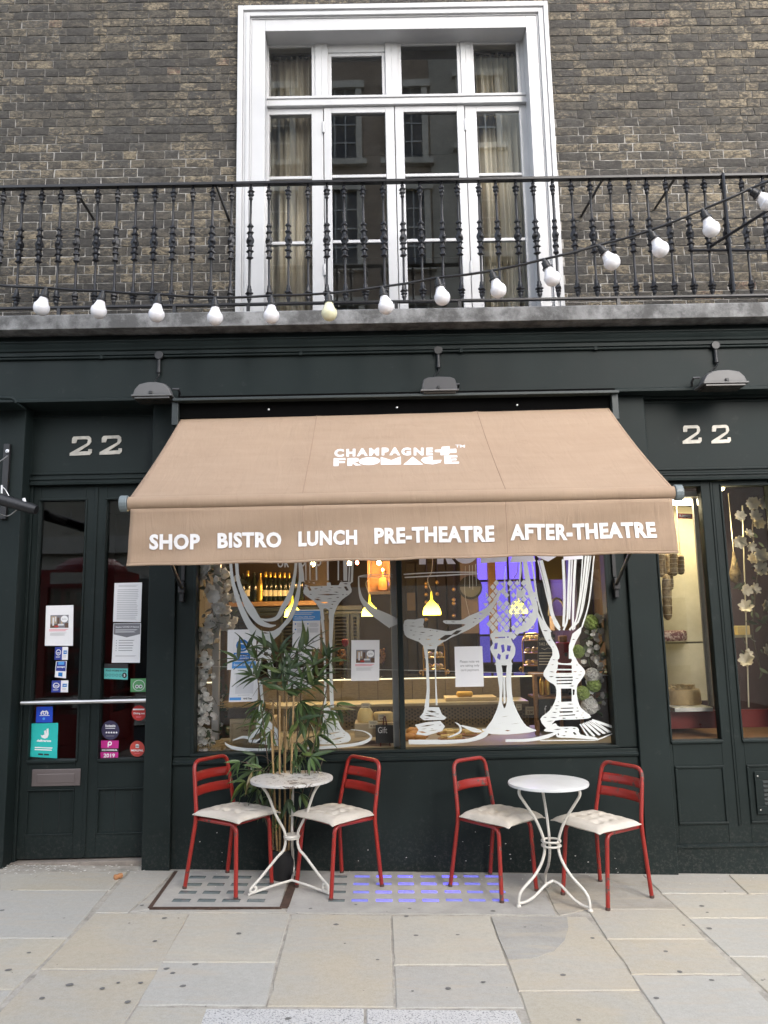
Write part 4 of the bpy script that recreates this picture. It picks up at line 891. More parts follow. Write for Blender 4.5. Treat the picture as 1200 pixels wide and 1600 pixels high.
# ------------------------------------------------------------------ AWNING
M['awn'] = None
def mk_canvas():
    t = NT('tan awning canvas'); p = t.pos(); n = t.noise(p, 2.0, 5, .6); wv = t.noise(p, 400, 2); 
    mp = t.n('ShaderNodeMapping'); mp.inputs['Scale'].default_value = (1.2, 6, 6); t.l(p, mp.inputs[0]); n2 = t.noise(mp.outputs[0], 2.5, 4, .6)
    f = t.math('ADD', t.math('MULTIPLY', n, .5), t.math('MULTIPLY', n2, .5))
    c = t.mix(t.ramp(f, [(.3,0.),(.7,1.)]), (.43,.308,.215), (.485,.355,.252))
    c = t.mix(t.ramp(t.noise(p, 5, 7, .75), [(.58,0.),(.75,.40)]), c, (.33,.23,.16))
    b_ = t.n('ShaderNodeBsdfPrincipled'); t.l(c, b_.inputs['Base Color']); b_.inputs['Roughness'].default_value = .85; b_.inputs['Specular IOR Level'].default_value = .2
    m3_ = t.n('ShaderNodeMapping'); m3_.inputs['Scale'].default_value = (9, 2.0, 2.0); m3_.inputs['Rotation'].default_value = (0,.12,0); t.l(p, m3_.inputs[0]); wr_ = t.noise(m3_.outputs[0], 1.6, 4, .55, .8)
    x = t.n('ShaderNodeBump', Strength=.55, Distance=.012); t.l(t.math('ADD', t.math('MULTIPLY', wv, .10), wr_), x.inputs['Height']); t.l(x.outputs[0], b_.inputs['Normal'])
    tr = t.n('ShaderNodeBsdfTranslucent'); t.l(c, tr.inputs[0]); mx = t.n('ShaderNodeMixShader'); mx.inputs[0].default_value = .25
    t.l(b_.outputs[0], mx.inputs[1]); t.l(tr.outputs[0], mx.inputs[2]); t.l(mx.outputs[0], t.out.inputs[0]); return t.m
M['awn'] = mk_canvas()
YAb, YAf = 5.30, 4.20
A0, A1 = Vector((-1.388,YAb,PZ(285,651,YAb))), Vector((1.632,YAb,PZ(945,632,YAb)))
zf = (PZ(201,781,YAf)+PZ(1054,764,YAf))/2; F0, F1 = Vector((-1.388,YAf,zf)), Vector((1.640,YAf,zf+.002))
awn = thing('awning', 'tan canvas shop awning with white lettering and hanging valance', 'awning', (0.12,YAb,3.1))
seams = [.318, .692]
def afn(u, v):
    p = (A0*(1-u)+A1*u)*(1-v)+(F0*(1-u)+F1*u)*v
    sag = -.018*math.sin(math.pi*v)*(1+.3*math.sin(u*9)); sag += .0022*math.sin(u*40+v*3)*(1-v)*v*3
    for s_ in seams: sag += .004*math.exp(-((u-s_)/.006)**2)
    return p+Vector((0,-.3,1)).normalized()*sag
b_ = MB(); b_.grid(afn, 90, 24); cv = b_.build('canopy', M['awn'], awn, smooth=80); md = cv.modifiers.new('t','SOLIDIFY'); md.thickness = .0025
seam_m = pm('awning seam thread', (.35,.235,.165), .9)
for s_ in seams+[.004,.996]:
    b_ = MB(); pts = [afn(s_, j/20)+Vector((0,-.001,.002)) for j in range(21)]; b_.tube(pts, .0022, 5); b_.build('seam', seam_m, awn)
# front bar wrapped in canvas
rb = .033
b_ = MB(); c0, c1 = F0+Vector((0,.008,-rb+.012)), F1+Vector((0,.008,-rb+.012))
n = 16; b_.add([Vector((c.x, c.y+rb*math.cos(a), c.z+rb*1.15*math.sin(a))) for c in (c0,c1) for a in [6.2832*i/n for i in range(n)]], [(i,(i+1)%n,(i+1)%n+n,i+n) for i in range(n)]); b_.build('front_bar', M['awn'], awn, smooth=60)
capm = pm('grey plastic end cap', (.15,.18,.185), .45)
for c, s_ in ((c0,-1),(c1,1)):
    b_ = MB(); b_.prism([(c.x+s_*.003, c.y+.038*math.cos(a*.3927), c.z+.046*math.sin(a*.3927)) for a in range(16)], (s_*.045,0,0)); b_.build('end_cap', capm, awn, bev=.006)
# valance
ztop = c0.z-rb*1.0; V0b, V1b = PZ(203,885,YAf-.01), PZ(1055,864,YAf-.01)
def vfn(u, v):
    x = -1.372+(1.622+1.372)*u; x += (.012*(v)*(1 if u > .5 else -1))*abs(2*u-1)**6
    zb = V0b*(1-u)+V1b*u; z = ztop*(1-v)+zb*v
    y = YAf-.012+.010*math.sin(v*2.2)+.009*math.sin(u*23+v*2)*v+.006*math.sin(u*61+1+v*3)*v*v+.003*math.sin(u*131+v*5)*v + .004*math.sin(u*11+v*9)
    y -= .012*v*math.exp(-(u/.03)**2)+.012*v*math.exp(-((1-u)/.03)**2)
    return Vector((x,y,z+.003*math.sin(u*37)*v))
b_ = MB(); b_.grid(vfn, 120, 14); va = b_.build('valance', M['awn'], awn, smooth=80); md = va.modifiers.new('t','SOLIDIFY'); md.thickness = .002
b_ = MB(); b_.grid(lambda u, v: vfn(u,.955+.045*v)+Vector((0,-.0025,0)), 120, 2); hm_ = b_.build('hem', M['awn'], va, smooth=80); md = hm_.modifiers.new('t','SOLIDIFY'); md.thickness = .003
for s_ in seams: 
    b_ = MB(); b_.tube([vfn(s_,j/12)+Vector((0,-.002,0)) for j in range(13)], .0018, 5); b_.build('seam', seam_m, va)
letter = flat('white awning lettering', (.80,.78,.77), .7)
def on_valance(txt, px0, px1, pyt, pyb):
    y = YAf-.014
    u0 = (PX(px0,(pyt+pyb)/2,y)+1.372)/2.994; u1 = (PX(px1,(pyt+pyb)/2,y)+1.372)/2.994
    v, f = text2d(txt, .044, 1.08); b_ = MB()
    vs = []
    for a, c in v:
        u = u0+(u1-u0)*a; zt = PZ(px0,pyt,y); zb = PZ(px0,pyb,y); zz = zb+(zt-zb)*c
        zbt = V0b*(1-u)+V1b*u; vv = (ztop-zz)/(ztop-zbt); p = vfn(u, vv); vs.append((p.x, p.y-.0065, p.z))
    b_.add(vs, f); b_.build('lettering', letter, va)
on_valance('SHOP', 234, 312.5, 835, 859.5); on_valance('BISTRO', 340, 439, 832.5, 857); on_valance('LUNCH', 466, 558, 829.5, 853.5)
on_valance('PRE-THEATRE', 585, 772.5, 824.5, 849.5); on_valance('AFTER-THEATRE', 797.5, 1023.5, 819.5, 844.5)
# two word logo on the canopy
def logo_polys():
    """FROMAGE as solid cut paper letters; unit box 0..1 x 0..1 (v down)"""
    return [[(0,.0),(.093,.0),(.095,.24),(.04,.26),(.04,.42),(.09,.42),(.09,.62),(.04,.62),(.04,1),(0,1)],
     [(.11,.03),(.18,.02),(.205,.2),(.195,.48),(.165,.60),(.225,1),(.175,1),(.15,.68),(.148,1),(.11,1)],
     disc2d(.285,.5,.085,.5,24),
     [(.375,.02),(.46,.42),(.535,-.04),(.537,.95),(.377,.99)], [(.63,-.02),(.715,.96),(.555,.98)],
     [(.77,-.04),(.71,.12),(.695,.45),(.725,.82),(.79,.97),(.85,.78),(.862,.42),(.79,.44),(.79,-.04)],
     [(.88,-.08),(.985,-.12),(.987,.12),(.93,.14),(.93,.30),(.98,.28),(.98,.50),(.935,.52),(.94,.68),(1.,.66),(1.0,.90),(.885,.94)]]
def can_at(px, py, lift=.004):
    o_ = Vector((0,0,EYE)); d = ray(px,py); nrm = (A1-A0).cross(F0-A0).normalized(); 
    if nrm.z < 0: nrm = -nrm
    t_ = (A0-o_).dot(nrm)/d.dot(nrm); p = o_+d*t_
    v = (p-A0).dot((F0-A0).normalized())/(F0-A0).length; u = (p-A0).dot((A1-A0).normalized())/(A1-A0).length
    return afn(u,v)+nrm*lift
b_ = MB()
for P in logo_polys():
    d_ = []
    for i in range(len(P)):
        a, c = P[i], P[(i+1)%len(P)]; d_ += [a, ((a[0]+c[0])/2,(a[1]+c[1])/2)]
    fill(b_, d_, [], lambda x, y: can_at(522+x*196, 711.5+y*12.5-x*2.4))
b_.build('lettering', letter, cv)
vt, f = text2d('CHAMPAGNE', .05, 1.32); b_ = MB(); b_.add([can_at(523+a*154, 709.5-c*12.0-a*2.0) for a, c in vt], f); b_.build('lettering', letter, cv)
b_ = MB(); fill(b_, [(680,699),(690,698.5),(691,694.5),(703,694),(703,698),(713.5,697.5),(714,703.5),(703,704),(702,707),(689,707.5),(689,703),(680,702.5)], [], lambda x, y: can_at(x,y)); b_.build('emblem', letter, cv)
vt, f = text2d('TM', .02); b_ = MB(); b_.add([can_at(712+a*15, 695.5-c*4) for a, c in vt], f); b_.build('lettering', letter, cv)
# cassette, flashing, brackets, arms
b_ = MB(); b_.box(PX(280,640,YAb-.05), PX(962,632,YAb-.05), YAb-.06, YF+.1, A0.z-.03, ZFB-.003); b_.build('cassette', pm('black awning box', (.003,.003,.003), .9, 0, .3, 6, 0, 60, .05), awn, bev=.004)
fm = pm('grey green steel strip', (.020,.028,.028), .5)
zt_ = PZ(600,620,YAb-.12)
b_ = MB(); b_.box(PX(270,630,YAb-.12), PX(967,612,YAb-.12), YAb-.13, YF-.023, zt_-.004, zt_+.016); b_.build('cover_strip', fm, awn, bev=.003)
for pa, pb in ((269.5,279.5),(956,966)):
    b_ = MB(); x0, x1 = PX(pa,645,YAb-.08), PX(pb,645,YAb-.08); b_.box(x0, x1, YAb-.10, YF-.004, PZ(pa,664 if pa<400 else 655,YAb-.1), zt_-.0045); b_.build('end_plate', fm, awn, bev=.003)
for px, py in ((420,640),(620,637),(808,633)):
    p = U(px,py,YAb-.062); b_ = MB(); b_.lathe([(.007,0),(.007,.004),(.0001,.006)], 10); o = b_.build('screw', M['steel'], awn, local=True); o.location = Vector(p)-awn.location; o.rotation_euler = (R(90),0,0)
for sx_, (px, py) in ((-1,(284,920)),(1,(963,914))):
    hp = U(px,py,YRs-.04); ft = Vector((-1.30 if sx_ < 0 else 1.545, YAf+.06, c0.z-.01)); 
    b_ = MB(); b_.tube([hp, ft], .012, 8); ar = b_.build('arm', M['black'], awn, smooth=50)
    b_ = MB(); b_.box(hp.x-.014,hp.x+.014,YRs-.045,YRs-.001,hp.z-.09,hp.z+.05); b_.box(hp.x-.022,hp.x+.022,YRs-.06,YRs-.02,hp.z-.03,hp.z+.015); b_.build('hinge_bracket', M['black'], awn, bev=.004)
    b_ = MB(); b_.box(hp.x-.012,hp.x+.012,YRs-.02,YRs-.001,hp.z+.06,ZFB-.1); b_.build('slide_rail', M['black'], awn)
# heater lamp on the far left pilaster
hl = thing('patio_heater', 'black tubular heater lamp on a bracket at the far left pilaster', 'heater', U(5,790,5.1))
a, c = U(-40,768,5.05), U(57,797,5.02)
b_ = MB(); b_.tube([a, a*.08+c*.92, c], [.042,.036,.030], 12); b_.build('lamp_tube', M['black'], hl, smooth=40)
q = U(-2,780,5.06); b_ = MB(); b_.tube([q, Vector((q.x, YP-.01, q.z+.02))], .022, 8); b_.build('bracket', M['black'], hl, smooth=40)
x = PX(9,740,YP-.02); b_ = MB(); b_.box(x-.022,x+.022,YP-.03,YP-.001,PZ(5,812,YP),PZ(5,695,YP)); b_.build('wall_plate', M['black'], hl, bev=.003)
b_ = MB(); b_.lathe([(.0135,0),(.0135,.006),(.006,.007),(.006,.003),(.0001,.003)], 12); o = b_.build('washer', M['steel'], hl, local=True, smooth=40); o.location = U(12,705,YP-.035)-hl.location; o.rotation_euler = (R(90),0,0)
for pts in ([(12,712),(4,718),(-6,724)],[(3,760),(9,766),(15,777)],[(1,803),(12,806),(22,800),(28,795)]):
    b_ = MB(); b_.tube(cat([U(px,py,5.1) for px, py in pts],5), .004, 6); b_.build('flex', M['steel'], hl, smooth=60)
b_ = MB(); b_.tube([U(3,758,5.03),U(2.5,771,5.03)], .006, 6); b_.tube([U(37,779,5.02),U(39,785,5.02)], .011, 8); b_.build('fixing', pm('white clip', (.75,.75,.75), .5), hl, smooth=50)
hd = thing('hood', 'small dark curved canopy edge at the top left corner of the shopfront', 'canopy', U(8,626,5.2))
b_ = MB(); b_.tube(cat([U(-60,622,5.22),U(10,622,5.22),U(22,624.5,5.22),U(26,630,5.22)],6), .012, 8); b_.build('edge_tube', G_, hd, smooth=60)
b_ = MB(); p0, p1 = U(-60,626,5.22), U(22,627,5.22); b_.box(p0.x,p1.x,5.22,YP-.01,p1.z-.006,p1.z+.006); b_.build('sheet', G_, hd)
# ================================================================== WHITE DRAWINGS ON THE SHOP GLASS
def mk_vinyl():
    t = NT('white window vinyl'); p = t.pos(); n = t.noise(p, 8, 4)
    c = t.mix(n, (.62,.645,.63), (.70,.725,.71)); t.bsdf(c, .6, 0, None); return t.m
M['vinyl'] = mk_vinyl()
YV = YGs-.0062
def conv(ox, oy, s): return lambda x, y: (ox+x/s, oy+y/s)
A_ = conv(300,860,7.059); B_ = conv(460,860,7.059); C_ = conv(620,860,7.059); D_ = conv(790,860,7.059)
E_ = conv(300,1020,7.059); F_ = conv(460,1020,7.059); G2 = conv(620,1020,7.059); H_ = conv(790,1020,6.667)
VK = [0]
def decal(name, label=None):
    o = MB(); return o
def stroke(b_, cv, pts, n=7):
    P = cat([(*cv(x,y), w_/7.059) for x, y, w_ in pts], n); vs = []
    for i, p in enumerate(P):
        a, c = P[max(i-1,0)], P[min(i+1,len(P)-1)]; d = Vector((c.x-a.x, c.y-a.y)); d.normalize(); nx, ny = -d.y*p.z/2, d.x*p.z/2
        vs += [U(p.x+nx,p.y+ny,YV), U(p.x-nx,p.y-ny,YV)]
    VK[0] += 1; b_.add([v+Vector((0,VK[0]%60*.00006,0)) for v in vs], [(2*i,2*i+1,2*i+3,2*i+2) for i in range(len(P)-1)])
rg_ = random.Random(17)
def inside(P, x, y):
    r = False; j = len(P)-1
    for i in range(len(P)):
        (xi, yi), (xj, yj) = P[i], P[j]
        if (yi > y) != (yj > y) and x < (xj-xi)*(y-yi)/(yj-yi)+xi: r = not r
        j = i
    return r
def engrave(outer, holes):
    """extra short cut lines that follow the form of the drawing, clear of its outline and other cut-outs"""
    x0, x1 = min(p[0] for p in outer), max(p[0] for p in outer); y0, y1 = min(p[1] for p in outer), max(p[1] for p in outer)
    A = abs(sum(a[0]*b[1]-b[0]*a[1] for a, b in zip(outer, list(outer)[1:]+[outer[0]])))/2; out = []; bb = [(min(p[0] for p in h), min(p[1] for p in h), max(p[0] for p in h), max(p[1] for p in h)) for h in holes]
    for _ in range(int(A/260)):
        L = rg_.uniform(22, 85); h = rg_.uniform(5, 11); x, y = rg_.uniform(x0, x1), rg_.uniform(y0, y1); k = rg_.uniform(-.10,.10)*L
        q = [(x,y),(x+L*.5,y-h*.5+k*.5),(x+L,y+k),(x+L*.55,y+h*.6+k*.5)]
        if not all(inside(outer, a+dx, b+dy) for a, b in q for dx in (-9, 9) for dy in (-8, 8)): continue
        b2 = (x-6, min(y, y+k)-h-5, x+L+6, max(y, y+k)+h+5)
        if any(b2[0] < c[2] and b2[2] > c[0] and b2[1] < c[3] and b2[3] > c[1] for c in bb): continue
        bb.append(b2); out.append(q)
    return out
def poly(b_, cv, outer, holes=(), smooth=True):
    VK[0] += 1
    if len(outer) > 9 and smooth: cl = [outer[-1]]+list(outer)+[outer[0], outer[1]]; cc = cat([(*p, 0) for p in cl], 3); outer = [(v.x, v.y) for v in cc[3:-4]]
    holes = list(holes)+engrave(outer, holes)
    fill(b_, [cv(*p) for p in outer], [[cv(*p) for p in h] for h in holes], lambda x, y: U(x,y,YV)+Vector((0,VK[0]%60*.00006,0)))
def slits(rs):                          # thin cut-outs
    return [[(x0,y0),((x0+x1)/2,y0-h*.5),(x1,y1),((x0+x1)/2,y1+h*.6)] for x0,y0,x1,y1,h in rs]
# tulip glass
b_ = MB()
for s_ in ([(425,120,30),(445,320,36),(500,520,50),(560,680,60),(640,830,76),(740,940,110),(800,975,80)],
           [(490,120,36),(510,330,38),(570,500,60),(640,640,92),(740,780,66),(850,830,40),(925,826,10)],
           [(1150,120,28),(1130,290,34),(1085,480,54),(1010,620,56),(940,740,44),(830,768,30),(720,744,6)],
           [(1190,120,32),(1190,330,28),(1150,560,54),(1080,740,52),(1000,840,42),(920,920,60),(850,965,100)]): stroke(b_, A_, s_)
poly(b_, A_, [(620,800),(700,860),(800,892),(900,885),(965,850),(985,900),(900,985),(870,1012),(765,1012),(700,960),(640,890)], slits([(875,935,960,880,16),(760,905,850,915,5)]))
poly(b_, A_, [(735,1012),(880,1008),(912,1060),(905,1110),(868,1140),(878,1200),(905,1330),(835,1330),(838,1230),(770,1180),(760,1300),(742,1300),(720,1130)], [[(780,1020),(845,1024),(850,1080),(810,1110),(782,1100)],[(790,1130),(835,1120),(840,1165),(800,1160)]])
stroke(b_, E_, [(755,300,30),(765,420,34),(775,560,40)]); stroke(b_, E_, [(865,100,50),(865,200,54),(880,300,46)])
poly(b_, E_, [(745,560),(800,640),(860,760),(960,860),(960,1030),(620,985),(650,880),(700,860)], slits([(640,960,820,880,12),(700,1000,840,930,8)]))
stroke(b_, E_, [(362,985,6),(385,1015,22),(460,1048,34),(580,1066,36),(750,1072,34),(900,1058,26)]); stroke(b_, E_, [(450,965,8),(560,930,26),(640,945,34)])
o1 = b_.build('glass_drawing', M['vinyl'], shopw); o1['label'] = 'white drawing of a round tulip wine glass'
# flute
b_ = MB()
for s_ in ([(60,110,26),(80,230,40),(90,345,40)],[(125,110,10),(128,330,10)],[(170,110,10),(172,330,10)],[(240,110,17),(244,330,17)],[(367,110,17),(370,330,18)],[(484,110,15),(484,330,15)],[(560,110,46),(562,335,40)],[(612,110,16),(600,345,16)],[(642,110,22),(632,350,26)]): stroke(b_, B_, s_)
poly(b_, B_, [(75,335),(180,330),(540,322),(645,338),(615,375),(630,460),(530,540),(475,610),(440,700),(428,760),(380,760),(378,660),(320,645),(330,760),(296,760),(282,660),(255,610),(215,560),(100,475),(110,400)],
  [[(265,356),(358,352),(358,390),(280,390)],[(396,354),(505,350),(488,384),(405,386)]]+slits([(140,400,190,440,8),(250,488,500,486,16),(215,535,300,550,6),(280,572,385,580,9),(330,618,470,612,5),(110,380,150,400,6),(545,400,600,440,8),(320,455,400,455,4)]))
stroke(b_, B_, [(305,750,34),(325,950,26),(338,1200,22)]); stroke(b_, B_, [(408,750,50),(402,950,40),(400,1190,26)])
stroke(b_, F_, [(335,40,20),(340,400,26),(335,720,24)]); stroke(b_, F_, [(398,30,24),(405,320,38),(415,600,44)])
poly(b_, F_, [(320,690),(355,600),(400,620),(440,600),(470,720),(530,840),(610,905),(590,985),(300,1010),(260,960),(290,850)], slits([(345,900,520,870,14),(400,960,560,930,10),(330,760,400,740,8)]))
stroke(b_, F_, [(620,845,5),(760,865,9),(835,905,16),(838,945,26),(760,990,36),(600,1022,34),(300,1046,34),(60,1052,22)])
o2 = b_.build('glass_drawing', M['vinyl'], shopw); o2['label'] = 'white drawing of a tall flute with a faceted foot to its bowl'
# coupe, running over both panes
b_ = MB()
stroke(b_, B_, [(706,287,8),(770,274,9),(900,268,8),(1086,266,8)]); stroke(b_, B_, [(706,290,8),(850,292,8),(1086,293,7)])
stroke(b_, B_, [(708,290,12),(714,420,20),(748,545,42),(850,660,78),(1000,750,120),(1085,800,136)])
stroke(b_, B_, [(1100,760,140),(1112,790,150),(1124,820,140)])
o3 = b_.build('glass_drawing', M['vinyl'], shopw); o3['label'] = 'left half of the white coupe drawing beside the mullion'
b_ = MB()
stroke(b_, C_, [(76,264,12),(300,250,12),(600,240,11),(880,240,10)]); stroke(b_, C_, [(86,298,12),(400,282,14),(700,266,13),(890,258,9)])
poly(b_, C_, [(84,776),(200,762),(300,752),(290,845),(360,860),(480,880),(600,888),(760,820),(640,812),(540,808),(518,772),(700,770),(800,720),(950,655),(1060,560),(1130,440),(1142,490),(1050,650),(950,765),(800,870),(600,962),(500,1012),(280,1012),(180,985),(88,930)],
  slits([(220,846,300,842,10),(90,830,110,828,4),(330,950,430,930,12),(480,930,560,920,8),(180,900,230,895,7),(240,930,290,925,7),(600,930,720,880,6),(160,800,200,795,8),(450,990,620,930,5)]))
poly(b_, C_, [(240,1005),(520,1005),(440,1060),(420,1090),(300,1090),(290,1050)], slits([(320,1030,440,1022,6)]))
stroke(b_, C_, [(318,1080,40),(330,1200,30)]); stroke(b_, C_, [(500,1010,12),(440,1050,20),(418,1200,12)])
stroke(b_, G2, [(330,0,26),(340,250,32),(346,420,34),(330,600,50)]); stroke(b_, G2, [(420,0,12),(430,300,15),(440,580,22)])
poly(b_, G2, [(310,600),(465,600),(500,680),(548,715),(520,740),(300,745),(252,710),(292,660)], slits([(330,640,440,655,8),(300,690,440,702,8),(380,720,500,712,5)]))
poly(b_, G2, [(200,795),(330,765),(480,752),(532,810),(500,862),(330,915),(212,900),(240,850)], slits([(260,815,420,790,10),(230,870,330,880,8),(340,865,460,850,7)]))
for s_ in ([(640,765,4),(690,800,18),(700,870,22),(590,925,14),(560,918,4)],[(700,800,10),(850,862,24),(940,872,10)],[(720,800,6),(840,835,18),(930,860,10)],[(130,990,40),(500,985,46),(800,965,40),(960,905,60),(985,860,40),(940,845,12)],[(130,965,12),(480,965,12)]): stroke(b_, G2, s_)
o4 = b_.build('glass_drawing', M['vinyl'], shopw); o4['label'] = 'right half of the white coupe drawing with its stem and foot'
# cut crystal goblet
b_ = MB(); r5 = random.Random(11)
for s_ in ([(165,120,14),(165,230,26),(150,380,8)],[(215,120,46),(240,300,58),(280,480,60),(330,640,60),(300,760,76),(220,850,80),(110,890,60)],[(285,90,16),(320,330,22),(350,560,24)],[(120,560,6),(160,470,60),(210,500,40)]): stroke(b_, D_, s_)
cx0, cy0 = C_(1140,700)
for i in range(-7,8):
    for j in range(-7,8):
        x = 797+(i-j)*5.4; y = 962+(i+j)*6.4
        e = ((x-797)/40)**2+((y-945)/50)**2
        if e > 1.05 or y < 905+abs(x-797)*.22 or r5.random() < .12: continue
        k = r5.uniform(.78,1.0); dx_, dy_ = 5.0*k, 5.9*k; ox, oy = r5.uniform(-.5,.5), r5.uniform(-.5,.5)
        P = [(x+ox,y-dy_),(x+dx_,y+oy),(x+ox,y+dy_),(x-dx_,y+oy)]
        if r5.random() < .30: P.pop(r5.randrange(4))
        VK[0] += 1; fill(b_, P, [], lambda a, c: U(a,c,YV)+Vector((0,VK[0]%60*.00006,0)))
T_ = conv(610,860,3.243)
stroke(b_, T_, [(380,80,3),(378,220,3),(400,330,3)]); stroke(b_, T_, [(400,75,5),(402,190,5)]); stroke(b_, T_, [(415,75,5),(418,200,3)]); stroke(b_, T_, [(432,70,8),(436,180,3)]); stroke(b_, T_, [(582,80,6),(578,200,20),(582,230,3)])
def P_(ps): return ps
poly(b_, T_, [(505,425),(560,412),(622,424),(612,450),(632,490),(630,530),(612,560),(616,580),(532,580),(535,560),(505,500),(520,470)], [[(528,470),(545,468),(540,500),(525,500)],[(560,480),(575,476),(580,510),(566,520)],[(592,480),(612,484),(606,512),(590,508)],[(545,520),(560,530),(556,556),(540,545)],[(585,530),(600,526),(596,550),(584,552)],[(530,440),(600,436),(600,442),(530,446)]])
poly(b_, T_, [(534,578),(562,578),(570,660),(566,760),(578,800),(590,760),(586,660),(592,578),(616,578),(612,660),(622,760),(650,830),(690,890),(740,915),(600,932),(480,922),(515,860),(548,780),(552,700)], [[(571,640),(582,640),(584,770),(574,780)]]+slits([(560,845,600,838,8),(530,880,580,872,7),(610,880,660,874,7),(520,905,560,900,5)]))
for s_ in ([(470,930,14),(440,955,22),(300,975,16)],): stroke(b_, T_, s_)
o5 = b_.build('glass_drawing', M['vinyl'], shopw); o5['label'] = 'white drawing of a cut crystal goblet with a diamond bowl'
# big goblet on the right
b_ = MB()
for s_ in ([(355,110,12),(420,350,14),(470,560,16),(540,800,22),(600,880,20)],[(390,110,40),(470,430,40),(510,690,40),(590,860,40)],[(635,100,30),(650,500,28),(640,840,28)],[(706,100,24),(692,500,26),(680,760,22),(640,880,20)],[(734,100,16),(716,500,18),(704,760,16)],[(772,60,28),(750,480,26),(742,880,20)],[(852,60,12),(820,500,14),(760,870,12)],[(886,60,22),(838,480,18),(780,760,16),(705,880,20)],[(916,60,24),(864,480,20),(808,760,18),(730,860,18)],[(942,60,12),(862,600,12),(800,800,12)],[(977,60,16),(922,560,16),(842,850,16)],[(282,90,14),(355,540,16),(430,790,18),(500,900,20)]): stroke(b_, D_, s_)
poly(b_, D_, [(335,640),(400,755),(490,880),(505,960),(540,1020),(580,1100),(592,1195),(520,1195),(512,1090),(440,985),(368,800)])
poly(b_, D_, [(842,836),(832,905),(780,1000),(740,1095),(764,1195),(698,1195),(700,1050),(738,920)])
poly(b_, H_, [(492,20),(552,40),(548,100),(680,105),(690,40),(722,40),(762,112),(792,140),(832,205),(782,290),(742,360),(752,490),(792,580),(892,670),(740,695),(520,706),(450,800),(362,692),(460,600),(522,480),(520,350),(440,292),(392,220),(432,140)],
   [[(545,122),(690,130),(690,168),(540,168)],[(535,182),(690,182),(690,210),(525,212)],[(520,252),(700,248),(700,262),(524,264)],[(530,284),(700,278),(700,292),(534,296)],[(530,318),(690,312),(690,326),(534,328)],[(576,372),(688,372),(690,508),(580,512)],[(560,610),(700,606),(700,622),(566,626)],[(556,655),(725,640),(725,652),(560,662)],[(700,380),(722,384),(716,440),(700,440)],[(575,575),(708,570),(708,580),(578,584)]])
poly(b_, H_, [(400,815),(452,765),(520,735),(560,770),(745,775),(780,850),(935,880),(942,905),(700,888),(540,880),(520,832)], slits([(540,840,560,855,8),(700,830,740,850,10)]))
for i in range(9):                                   # pleated napkin-like fan
    f = i/8; poly(b_, H_, [(770+f*130,745-f*48+ (0)),(782+f*130,742-f*46),(880+f*225,880-f*55),(862+f*225,892-f*60)] if i % 2 == 0 else [(772+f*125,748-f*46),(788+f*125,744-f*46),(900+f*205,868-f*50),(888+f*205,880-f*54)])
poly(b_, H_, [(905,690),(1112,758),(1112,785),(900,715)]); poly(b_, H_, [(940,905),(1112,838),(1112,850),(955,915)])
stroke(b_, H_, [(0,915,30),(250,908,34),(430,872,40),(540,830,24)]); stroke(b_, H_, [(360,915,10),(600,912,12),(940,912,10)])
o6 = b_.build('glass_drawing', M['vinyl'], shopw); o6['label'] = 'white drawing of a large ribbed goblet at the right end of the window'
# lettering part hidden by the valance
b_ = MB()
fit(b_, text2d('OR', .03, 1.2), U(433.5,887,YV), U(451.5,886.5,YV), U(433.5,874,YV), U(451.5,873.5,YV)); fit(b_, text2d('TO GO', .03, 1.2), U(459,886,YV), U(502,884.5,YV), U(459,873,YV), U(502,871.5,YV))
b_.build('lettering', M['vinyl'], shopw)
b_ = MB()
for P in logo_polys(): fill(b_, P, [], lambda x, y: U(655+x*255, 834+y*48-x*4, YV-.001))
b_.build('lettering', pm('white window lettering', (.72,.70,.76), .6), shopw)
# ------------------------------------------------------------------ notices inside the shop window
YI = YGs-.0014
s = Sheet('notice', 'white notice with a blue round face mask symbol, left of the bamboo', 'notice', [(355.7,984),(401,983.3),(399.5,1046),(355,1046.6)], YI)
s.rect('frame','lgrey',(.22,.23,.80,.232),(.22,.23,.225,.80),(.795,.23,.80,.80)); s.put('emblem','blue',[disc2d(.52,.40,.22,.155)]); s.put('emblem','white',[disc2d(.52,.40,.15,.105)]); s.put('emblem','blue',[[(.40,.36),(.62,.38),(.64,.46),(.52,.50),(.42,.45)],disc2d(.53,.31,.12,.03)]); s.rect('panel','blue',(.22,.58,.80,.78)); s.text('Please wear','white',.27,.61,.72,.67,.02); s.text('face covering','white',.27,.69,.75,.75,.02)
s = Sheet('notice', 'white check in poster with blue heading and blank square, lower left pane', 'notice', [(362.2,1034),(404,1033),(402.6,1096),(357.3,1097)], YI-.0012)
s.rect('panel','sky',(.02,.0,.90,.17)); s.text('Scan to check in','white',.08,.05,.8,.11,.02); s.rect('blank_square','pale',(.20,.30,.84,.80)); s.lines('lgrey',.3,.75,.83,.86,1); s.rect('panel','sky',(.02,.89,.42,.96)); s.text('NHS Test','black',.5,.90,.80,.945,.03)
s = Sheet('notice', 'white information sheet with a wide blue heading behind the bamboo top', 'notice', [(458,953),(500.6,952.3),(500,1014),(456.5,1014.5)], YI)
s.rect('panel','sky',(0,.03,1,.28)); s.lines('pale',.05,.8,.07,.15,2); s.text('Working safely during','white',.05,.165,.80,.205,.03); s.lines('white',.05,.8,.225,.26,1)
